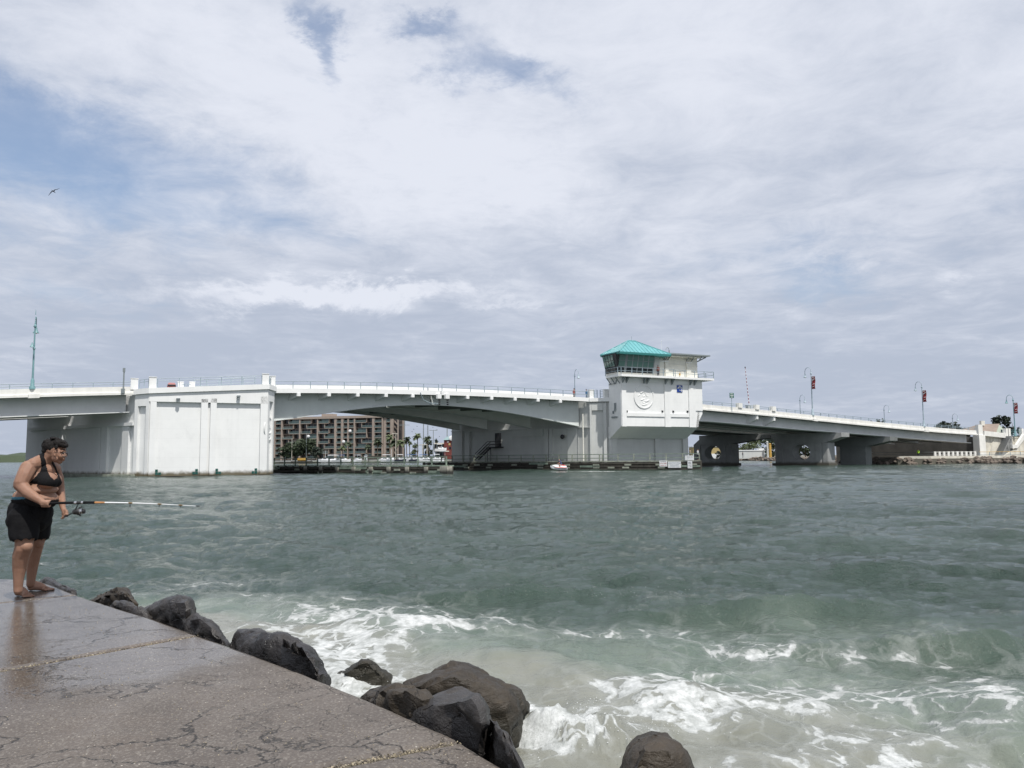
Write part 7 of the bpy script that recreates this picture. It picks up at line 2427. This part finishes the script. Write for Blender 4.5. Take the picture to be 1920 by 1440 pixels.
def rod_pt(px):
    f = (px - 64) / (374 - 64.0); p = rodA.lerp(rodB, f)
    # the tip bends down a little; the line of the picture is nearly straight
    p.z += .022 * math.sin(math.pi * min(1, f * 1.02)) ; return p


gc = rod_pt(86)
upv = Vector((0, 0, 1)); fw = rd; outv = Vector((0, -1, 0))
wr = Q(76.5, 939.2, 8.26)
B.limb([(wr, PX(6.3)), (gc + fw * -.035 + upv * .012 + outv * .016, .031), (gc + fw * .015 + upv * .008 + outv * .024, .027)])
B.limb([(gc + fw * -.03 + upv * .012 + outv * .02, .024), (gc + fw * .03 + upv * .012 + outv * .022, .020)])
for k in range(4):
    c = gc + fw * (-.026 + .020 * k)
    r = (.0105, .011, .011, .0105)[k]
    B.limb([(c + outv * .028 + upv * .014, r * 1.1), (c + outv * .036 - upv * .010, r), (c + outv * .022 - upv * .032, r * .95), (c - outv * .006 - upv * .031, r * .9), (c - outv * .016 - upv * .018, r * .8)])
B.limb([(gc + fw * -.03 + upv * .020 + outv * .006, .014), (gc + fw * .005 + upv * .029 - outv * .004, .0115), (gc + fw * .036 + upv * .026 - outv * .008, .010)])
# far hand on the crank knob
kn = Q(123.8, 967.5, 8.44)
w2 = Q(118, 952, 8.50); kd = (kn - w2).normalized(); sd2 = kd.cross(Vector((0, -1, 0))).normalized()
B.limb([(w2, PX(4.8)), (w2.lerp(kn, .45), .026), (w2.lerp(kn, .72), .027)])
B.limb([(w2.lerp(kn, .6) + sd2 * .022, .017), (w2.lerp(kn, .6) - sd2 * .022, .017)])
for k in range(4):
    c = w2.lerp(kn, .72) + sd2 * (.030 - .020 * k)
    r = (.0105, .011, .0105, .0095)[k]
    B.limb([(c, r * 1.1), (c + kd * .030 + outv * .010, r), (c + kd * .044 + outv * .028, r * .9), (c + kd * .030 + outv * .042, r * .85)])
B.limb([(w2.lerp(kn, .45) + sd2 * -.022 + outv * .012, .014), (w2.lerp(kn, .75) + sd2 * -.034 + outv * .026, .0115), (kn + sd2 * -.012 + outv * .036, .010)])

org = base_p.copy()
me_b = B.fuse(.0050, 7, 'body', org)
# weight the thick fat-fold creases a little: fine as fused
me_b.materials.append(M['skin'])
body = bpy.data.objects.new('body', me_b); link(body, angler)


def local_px(co):
    """where a body point shows in the picture"""
    p = co + org; v = p - Vector((0, 0, CAM_H)); d = v.dot(_F)
    return 960 + FPX * v.dot(_R) / d, 720 - FPX * v.dot(_U) / d, p.y


def on_arm_near(co):
    p = co + org
    def seg(a, b, r):
        a, b = Vector(a), Vector(b); t_ = max(0, min(1, (p - a).dot(b - a) / (b - a).length_squared)); return (p - a.lerp(b, t_)).length < r
    return seg(Q(47, 888, 8.35), Q(38.5, 909, 8.33), PX(15.5)) or seg(Q(38.5, 909, 8.33), Q(76, 939, 8.26), PX(12.5)) or seg(Q(76, 939, 8.26), gc, .06) or (Vector((p.x, p.y, p.z)) - gc).length < .085


def on_arm_far(co):
    p = co + org
    def seg(a, b, r):
        a, b = Vector(a), Vector(b); t_ = max(0, min(1, (p - a).dot(b - a) / (b - a).length_squared)); return (p - a.lerp(b, t_)).length < r
    return seg(Q(110.5, 903, 8.76), Q(112.5, 919, 8.74), PX(11.5)) or seg(Q(112.5, 919, 8.74), Q(118, 952, 8.50), PX(9.5)) or (p - kn).length < .12


BRA = [(52, 904), (63, 897), (71, 889), (76, 881), (77.5, 875), (76, 864), (73, 850), (83, 848), (85, 862), (87, 874), (89.5, 884), (94.5, 894), (101, 899.5), (106, 897), (107.5, 892), (102.5, 880), (96, 868), (99, 864), (105, 877), (110, 890), (114, 899), (117, 908), (114, 915), (100, 912), (80, 910), (60, 907)]


def inside(x, y, poly):
    c = False; n = len(poly)
    for i in range(n):
        (x0, y0), (x1, y1) = poly[i], poly[i - 1]
        if (y0 > y) != (y1 > y) and x < (x1 - x0) * (y - y0) / (y1 - y0) + x0: c = not c
    return c


def bra(co, no):
    x, y, Y = local_px(co)
    if on_arm_near(co) or on_arm_far(co): return False
    if no.y < .25 and (co + org).y < 8.72: return inside(x, y, BRA)
    return 872 + abs(x - 84) * .25 < y < 909 and 46 < x < 106


cloth_from(me_b, 'sports_top', bra, .006, 'cloth_black', angler)


def shorts(co):
    x, y, Y = local_px(co)
    if on_arm_near(co) or on_arm_far(co): return False
    return y > 935.5 - (x - 60) * .02 + (2.5 if x > 92 else 0) and y < 1010 - (x - 50) * .055


def sh_push(co):
    x, y, Y = local_px(co)
    return .010 + max(0, (y - 950)) / 60 * .024


cloth_from(me_b, 'shorts', shorts, sh_push, 'shorts', angler, .011, 15)


def band(co):
    x, y, Y = local_px(co)
    if on_arm_near(co) or on_arm_far(co): return False
    return 931.5 < y < 937.5 and x < 78


cloth_from(me_b, 'waistband', band, .004, 'teal_band', angler)
# flap of the back pocket
mb = MB(); a_ = Q(20, 950, 8.5); mb.add([a_, Q(14.5, 956, 8.48), Q(20, 957, 8.44), Q(26, 953, 8.40), a_ + Vector((0, .02, 0)), Q(14.5, 956, 8.5), Q(20, 957, 8.47), Q(26, 953, 8.42)], [(0, 1, 2, 3), (7, 6, 5, 4), (0, 4, 5, 1), (1, 5, 6, 2), (2, 6, 7, 3)])
mb.build('pocket_flap', M['shorts'], angler)
# hair: its own fused form
H = Body()
H.ball(Q(100, 837.5, 8.58), (PX(20.5), PX(16.5), PX(16)), 0, .12)
H.ball(Q(112, 832, 8.57), (PX(13), PX(14), PX(9)), 0, .2)
H.ball(Q(120.5, 834.5, 8.545), (PX(7.5), PX(9), PX(5.5)), 0, .5)
H.ball(Q(90, 845, 8.58), (PX(10), PX(13.5), PX(9)), 0, 0)
H.ball(Q(88, 850, 8.585), (PX(6.5), PX(11.5), PX(5.5)))
H.ball(Q(105.5, 839, 8.487), (PX(4), PX(2.2), PX(4)))
rnd = random.Random(31)
for k in range(46):
    a = rnd.uniform(-2.9, .4)
    p = Q(101 + 20.5 * math.cos(a), 838 + 16.5 * math.sin(a), 8.58 + rnd.uniform(-.07, .07))
    H.ball(p, (PX(rnd.uniform(2, 4)), PX(3), PX(rnd.uniform(1.5, 2.6))), 0, rnd.uniform(0, .8))
me_h = H.fuse(.006, 2, 'hair', org)
for v in me_h.vertices:
    n_ = mn.noise(Vector((v.co.x * 70, v.co.y * 50, v.co.z * 45))); v.co += v.normal * n_ * .006
me_h.materials.append(M['hair']); o = bpy.data.objects.new('hair', me_h); link(o, angler)
# brow and eyes
M['eye'] = mat('dark_eye', (.02, .015, .012), .2, .1, 5)
mb = MB(); mb.ball(Q(119.4, 851.5, 8.505), PX(1.3)); mb.ball(Q(120.2, 851.5, 8.56), PX(1.3)); mb.build('eye', M['eye'], angler, True)
mb = MB(); mb.tube([Q(115, 847.6, 8.487), Q(118.5, 846.6, 8.487), Q(121, 847.6, 8.505)], PX(.75), 6); mb.build('eyebrow', M['hair'], angler)
# glasses
gl = MB()
def hoop(c, rx, rz, rr, yaw_):
    d = Vector((math.cos(yaw_), math.sin(yaw_), 0))
    gl.tube([c + d * rx * math.cos(a) + Vector((0, 0, rz * math.sin(a))) for a in [2 * math.pi * k / 16 for k in range(17)]], rr, 6)
hoop(Q(120.5, 852.2, 8.492), PX(4.2), PX(3.5), PX(.62), -1.05 + 1.57)
hoop(Q(122.0, 852.2, 8.572), PX(4.0), PX(3.5), PX(.62), -1.05 + 1.57)
gl.tube([Q(118.4, 851.2, 8.470), Q(110, 849.5, 8.474), Q(103, 848.3, 8.474)], PX(.38), 6)
gl.tube([Q(122.4, 851.0, 8.512), Q(122.9, 850.6, 8.53), Q(122.8, 851.0, 8.55)], PX(.5), 6)
gl.build('glasses', M['black'], angler)

# ------------------------------------------------------------------ the rod and reel
rod = thing('fishing_rod', rod_pt(86), 'white fishing rod with black grip and spinning reel, held by the angler', 'fishing rod')
def along(a, b, n=8): return [rod_pt(a + (b - a) * k / n) for k in range(n + 1)]
M['rod_white'] = mat('white_rod_blank', (.74, .75, .76), .3, .02, 4)
M['thread'] = mat('dark_gold_thread', (.16, .10, .03), .5, .2, 8)
M['cork'] = mat('orange_cork', (.44, .20, .07), .7, .15, 30)
mb = MB(); mb.tube(along(66, 141), .0135, 10); mb.build('rear_grip', M['cloth_black'], rod, True)
mb = MB(); mb.tube(along(137, 153, 2), .0150, 10); sk = mb.build('reel_seat', M['black'], rod, True)
for x0, x1 in ((138.5, 143), (151.5, 155)):
    mb = MB(); mb.tube(along(x0, x1, 1), .0165, 10); mb.build('seat_ring', M['steel'], sk, True)
mb = MB(); mb.tube(along(153, 176.5, 3), .0140, 10); mb.build('fore_grip', M['cloth_black'], rod, True)
mb = MB(); mb.tube(along(176.5, 195, 3), [.011, .010, .009, .0085], 10); mb.build('winding', M['cork'], rod, True)
mb = MB(); mb.tube(along(195, 374, 14), [.0075 - .0052 * k / 14 for k in range(15)], 8); mb.build('blank', M['rod_white'], rod, True)
for x, r in ((243, .018), (298, .013), (338, .010), (371, .006)):
    p = rod_pt(x)
    mb = MB(); c = p - Vector((0, 0, r * 1.25)); mb.tube([c + Vector((0, r * math.cos(a), r * math.sin(a))) for a in [2 * math.pi * k / 12 for k in range(13)]], .0022, 5)
    mb.tube([p, c - rd * r * .1 + Vector((0, 0, -r * .8))], .002, 5); mb.build('line_guide', M['black'], rod)
    mb = MB(); mb.tube([rod_pt(x - 3.5), rod_pt(x + 4)], .0066 if x < 340 else .004, 8); mb.build('thread_wrap', M['thread' if x < 350 else 'black'], rod, True)
mb = MB(); mb.tube([rod_pt(158) - Vector((0, 0, .05)), rod_pt(243) - Vector((0, 0, .022)), rod_pt(298) - Vector((0, 0, .016)), rod_pt(338) - Vector((0, 0, .012)), rod_pt(371) - Vector((0, 0, .006))], .0007, 4); mb.build('line', M['rail'], rod)
rl = Q(146, 959, 8.30)
mb = MB(); mb.tube([rod_pt(145.5) - Vector((0, 0, .012)), Q(144.5, 950, 8.29), Q(141.5, 955, 8.29), Q(139, 959, 8.29)], [.007, .007, .009, .012], 8); mb.build('reel_stem', M['black'], rod, True)
ax = Vector((rd.x, rd.y, .06)).normalized()
def lathe_ax(mb, c, prof, n=14):
    a = ax; b = a.cross(Vector((0, 0, 1))).normalized(); u = a.cross(b)
    mb.loft([[c + a * h + (b * math.cos(2 * math.pi * k / n) + u * math.sin(2 * math.pi * k / n)) * r for k in range(n)] for r, h in prof])
c = Q(140, 960, 8.30)
mb = MB(); lathe_ax(mb, c, [(.006, -.022), (.020, -.015), (.026, .0), (.027, .018), (.020, .026)]); mb.build('reel_body', M['black'], rod, True)
c2 = Q(147, 959.5, 8.30)
mb = MB(); lathe_ax(mb, c2, [(.030, -.010), (.036, -.006), (.036, .012), (.033, .02)]); mb.build('rotor', M['black'], rod, True)
c3 = Q(152.5, 959, 8.30)
mb = MB(); lathe_ax(mb, c3, [(.026, -.012), (.031, -.010), (.031, -.006), (.023, -.003), (.023, .012), (.031, .015), (.031, .019)]); spl = mb.build('spool', M['steel'], rod, True)
mb = MB(); lathe_ax(mb, c3, [(.012, .0192), (.024, .022), (.022, .034), (.010, .038)]); mb.build('drag_knob', M['black'], spl, True)
mb = MB(); u = Vector((0, 0, 1))
mb.tube([c2 + u * .036, c2 + ax * .035 + u * .052, c2 + ax * .062 + u * .040 - Vector((0, .03, 0)), c2 + ax * .05 - Vector((0, .05, 0)), c2 + ax * .03 - u * .035 - Vector((0, .03, 0))], .0035, 6); mb.ball(c2 + u * .040 + ax * .02, .011); mb.ball(c2 - u * .038 + ax * .02, .010); mb.build('bail', M['black'], rod, True)
mb = MB(); mb.tube([Q(139, 960, 8.28), Q(134, 962.5, 8.27), Q(127.5, 966.5, 8.33), kn + Vector((0, -.02, .006))], [.007, .006, .006, .006], 8); hd = mb.build('crank', M['black'], rod, True)
mb = MB(); mb.tube([kn + Vector((.012, -.045, .002)), kn + Vector((-.006, .03, -.004))], [.011, .010], 10); mb.build('crank_knob', M['black'], hd, True)

# ------------------------------------------------------------------ small people far off
def far_person(p, h, label, skin=(.3, .19, .14), top=(.3, .05, .05), low=(.03, .03, .04), yaw=0.0, pose='stand', seed=0):
    rnd = random.Random(seed); s = h / 1.75
    t_ = thing('person', p, label, 'person')
    f = Vector((math.cos(yaw), math.sin(yaw), 0)); l = Vector((-f.y, f.x, 0)); u = Vector((0, 0, 1))
    def q(a, b, c): return p + (f * a + l * b + u * c) * s
    b_ = Body()
    if pose == 'sit':
        hz = .48; kn_ = [(.42, .12, .5), (.42, -.12, .5)]; ft = [(.45, .12, .05), (.45, -.12, .05)]
    else:
        hz = .92; d = .22 if pose == 'walk' else .03
        kn_ = [(d * .7, .10, .5), (-d * .3, -.10, .5)]; ft = [(d, .10, .05), (-d, -.10, .05)]
    for k in (0, 1):
        hp = (0, .10 if k == 0 else -.10, hz)
        b_.limb([(q(*hp), .10 * s), (q(*kn_[k]), .07 * s), (q(*ft[k]), .05 * s)]); x, y, z = ft[k]
        b_.limb([(q(x, y, .045), .045 * s), (q(x + .17, y, .035), .035 * s)])
    b_.limb([(q(0, 0, hz), .15 * s), (q(.02, 0, hz + .28), .15 * s), (q(.02, 0, hz + .48), .16 * s)])
    b_.limb([(q(.02, .17, hz + .5), .075 * s), (q(.02, -.17, hz + .5), .075 * s)])
    sw = .12 if pose == 'walk' else .05
    for k in (1, -1):
        b_.limb([(q(.02, .19 * k, hz + .5), .06 * s), (q(-sw * k * .5, .24 * k, hz + .25), .05 * s), (q(.14 + sw * k, .20 * k, hz + .05), .038 * s)]); b_.ball(q(.16 + sw * k, .20 * k, hz + .0), .045 * s)
    b_.limb([(q(.02, 0, hz + .55), .06 * s), (q(.04, 0, hz + .68), .06 * s)])
    b_.ball(q(.05, 0, hz + .77), (.10 * s, .085 * s, .12 * s)); b_.ball(q(.14, 0, hz + .75), .03 * s)
    me = b_.fuse(.03, 2, 'body', world_of(t_))
    mats = [mat('far_skin', skin, .6, .1, 4), mat('far_shirt', top, .8, .1, 4), mat('far_trousers', low, .8, .1, 4)]
    me.materials.append(mats[0]); o = bpy.data.objects.new('body', me); link(o, t_)
    def part(name, z0, z1, mt, grow):
        bm = bmesh.new(); bm.from_mesh(me)
        bmesh.ops.delete(bm, geom=[fc for fc in bm.faces if not (z0 * s < fc.calc_center_median().z < z1 * s)], context='FACES')
        bm.normal_update()
        for v in bm.verts: v.co += v.normal * grow * s
        m2 = bpy.data.meshes.new(name); bm.to_mesh(m2); bm.free(); m2.materials.clear(); m2.materials.append(mt); link(bpy.data.objects.new(name, m2), t_)
    part('shirt', hz - .02, hz + .56, mats[1], .015); part('trousers', .10, hz - .01, mats[2], .015)
    part('hair', hz + .80, hz + 1.0, M['hair'], .012)
    return t_


far_person(tp(hT(1231, 700)[0], .45, zb1), 1.75, 'person in a reddish shirt on the tower balcony beside the windows', top=(.20, .075, .06), low=(.035, .04, .06), yaw=-2.2)
wch = MB(); 
s = s_of(1076, 741, 1.2); far_person(BP(s, 1.2, zf(s) + .42), 1.7, 'person in a reddish top walking the bridge under the small gooseneck lamp', top=(.35, .11, .09), low=(.05, .05, .06), yaw=.46, pose='walk')
s = s_of(1100, 743, 1.2); far_person(BP(s, 1.2, zf(s) + .42), 1.7, 'person in blue beside the first railing pillar left of the tower', top=(.06, .16, .30), low=(.12, .16, .22), yaw=3.6, pose='walk')
p = at(1722, 851, 169); far_person(Vector((p.x, 169, 1.4)), 1.7, 'worker in a lime yellow vest standing on the right bank', top=(.45, .75, .06), low=(.05, .05, .06), yaw=3.6)
p = at(1393, 858, 310); far_person(Vector((p.x, 310, 1.2)), 2.2, 'dark figure standing before the low white wall under the approach', top=(.05, .05, .07), low=(.04, .04, .05), yaw=3.0)
dF = (FR[1] - FR[0]).normalized(); nF = Vector((-dF.y, dF.x, 0)); nF = nF if nF.y > 0 else -nF
p = FR[0] + dF * 1.6 + nF * .9; far_person(Vector((p.x, p.y, 1.42)), 1.7, 'person in tan at the end of the tower fender, behind the upper sign', top=(.24, .20, .14), low=(.10, .09, .07), yaw=-.3)
p = FR[0] + dF * .45 + nF * 1.0; far_person(Vector((p.x, p.y, 1.42)), 1.7, 'person in white standing outermost on the tower fender', top=(.5, .5, .52), low=(.03, .03, .04), yaw=-.6)
d2 = (FR[2] - FR[1]).normalized(); n2 = Vector((d2.y, -d2.x, 0)) * -1; n2 = n2 if n2.y > 0 else -n2
v_ = at(881, 850, 146); p = Vector((v_.x, 146, 0)); far_person(Vector((p.x, p.y + 1.4, 1.42)), 1.7, 'dark figure on the fender below the pier stair', top=(.03, .03, .04), low=(.03, .03, .04), yaw=-1.6)

# ------------------------------------------------------------------ jet ski
jb = at(1049, 881, 124.0); jb.z = 0.12
jk = thing('jet_ski', jb, 'white and red jet ski running left past the tower fender', 'jet ski')
f = Vector((-.97, -.2, 0)).normalized(); l = Vector((-f.y, f.x, 0)); u = Vector((0, 0, 1))
def jq(a, b, c): return jb + (f * a + l * b + u * c) * .84
mb = MB(); rings = []
for a, wd, zk, zs in ((-1.5, .45, .0, .42), (-1.3, .55, -.1, .45), (0, .60, -.12, .50), (.9, .45, 0, .62), (1.45, .2, .2, .78), (1.7, .03, .5, .85)):
    rings.append([jq(a, -wd, zs), jq(a, -wd * .7, zk + .12), jq(a, 0, zk), jq(a, wd * .7, zk + .12), jq(a, wd, zs)])
mb.loft(rings); mb.build('hull', M['boat_white'], jk)
M['jet_red'] = mat('red_gelcoat', (.5, .04, .04), .3, .05, 3)
mb = MB(); mb.loft([[jq(a, -wd, .44 + .06 * (a + 1.3)), jq(a, wd, .44 + .06 * (a + 1.3)), jq(a, wd * .7, z), jq(a, -wd * .7, z)] for a, wd, z in ((-1.3, .3, .72), (-.3, .28, .82), (.25, .3, .98), (.9, .25, .92), (1.35, .1, .85))]); mb.build('cowl', M['boat_white'], jk)
mb = MB(); mb.loft([[jq(a, -.22, z - .1), jq(a, .22, z - .1), jq(a, .16, z + .07), jq(a, -.16, z + .07)] for a, z in ((-1.1, .8), (-.4, .86), (.0, .98))]); mb.build('seat', M['jet_red'], jk)
mb = MB()
for sd in (-1, 1): mb.tube([jq(-1.2, sd * .575, .36), jq(.2, sd * .60, .40), jq(1.0, sd * .44, .55)], .06, 6)
mb.build('side_stripe', M['jet_red'], jk)
mb = MB(); mb.tube([jq(.3, -.38, 1.12), jq(.42, 0, 1.12), jq(.3, .38, 1.12)], .03, 6); mb.tube([jq(.5, 0, .9), jq(.42, 0, 1.12)], .05, 6); mb.build('handlebar', M['black'], jk)
rp_ = thing('person', jq(-.35, 0, .93), 'rider in a dark blue vest sitting on the jet ski', 'person')
b_ = Body()
b_.limb([(jq(-.35, 0, .98), .16), (jq(-.22, 0, 1.25), .16), (jq(-.10, 0, 1.48), .16)])
for sd in (-1, 1):
    b_.limb([(jq(-.35, sd * .12, .95), .11), (jq(.1, sd * .32, .95), .08), (jq(-.05, sd * .38, .55), .055)]); b_.limb([(jq(-.05, sd * .38, .52), .05), (jq(.15, sd * .38, .5), .04)])
    b_.limb([(jq(-.10, sd * .2, 1.48), .07), (jq(.08, sd * .3, 1.25), .055), (jq(.3, sd * .33, 1.15), .04)]); b_.ball(jq(.31, sd * .33, 1.14), .05)
b_.limb([(jq(-.08, 0, 1.5), .06), (jq(-.04, 0, 1.68), .06)]); b_.ball(jq(-.01, 0, 1.76), (.10, .09, .12))
me = b_.fuse(.03, 2, 'body', world_of(rp_)); me.materials.append(mat('rider_skin', (.42, .22, .15), .6, .1, 4)); link(bpy.data.objects.new('body', me), rp_)
bm = bmesh.new(); bm.from_mesh(me)
bmesh.ops.delete(bm, geom=[fc for fc in bm.faces if not (.05 < fc.calc_center_median().z < .62 and (fc.calc_center_median() - f * .15).xy.length < .26)], context='FACES'); bm.normal_update()
for v in bm.verts: v.co += v.normal * .03
m2 = bpy.data.meshes.new('vest'); bm.to_mesh(m2); bm.free(); m2.materials.clear(); m2.materials.append(mat('navy_vest', (.03, .05, .14), .7, .1, 4)); link(bpy.data.objects.new('vest', m2), rp_)
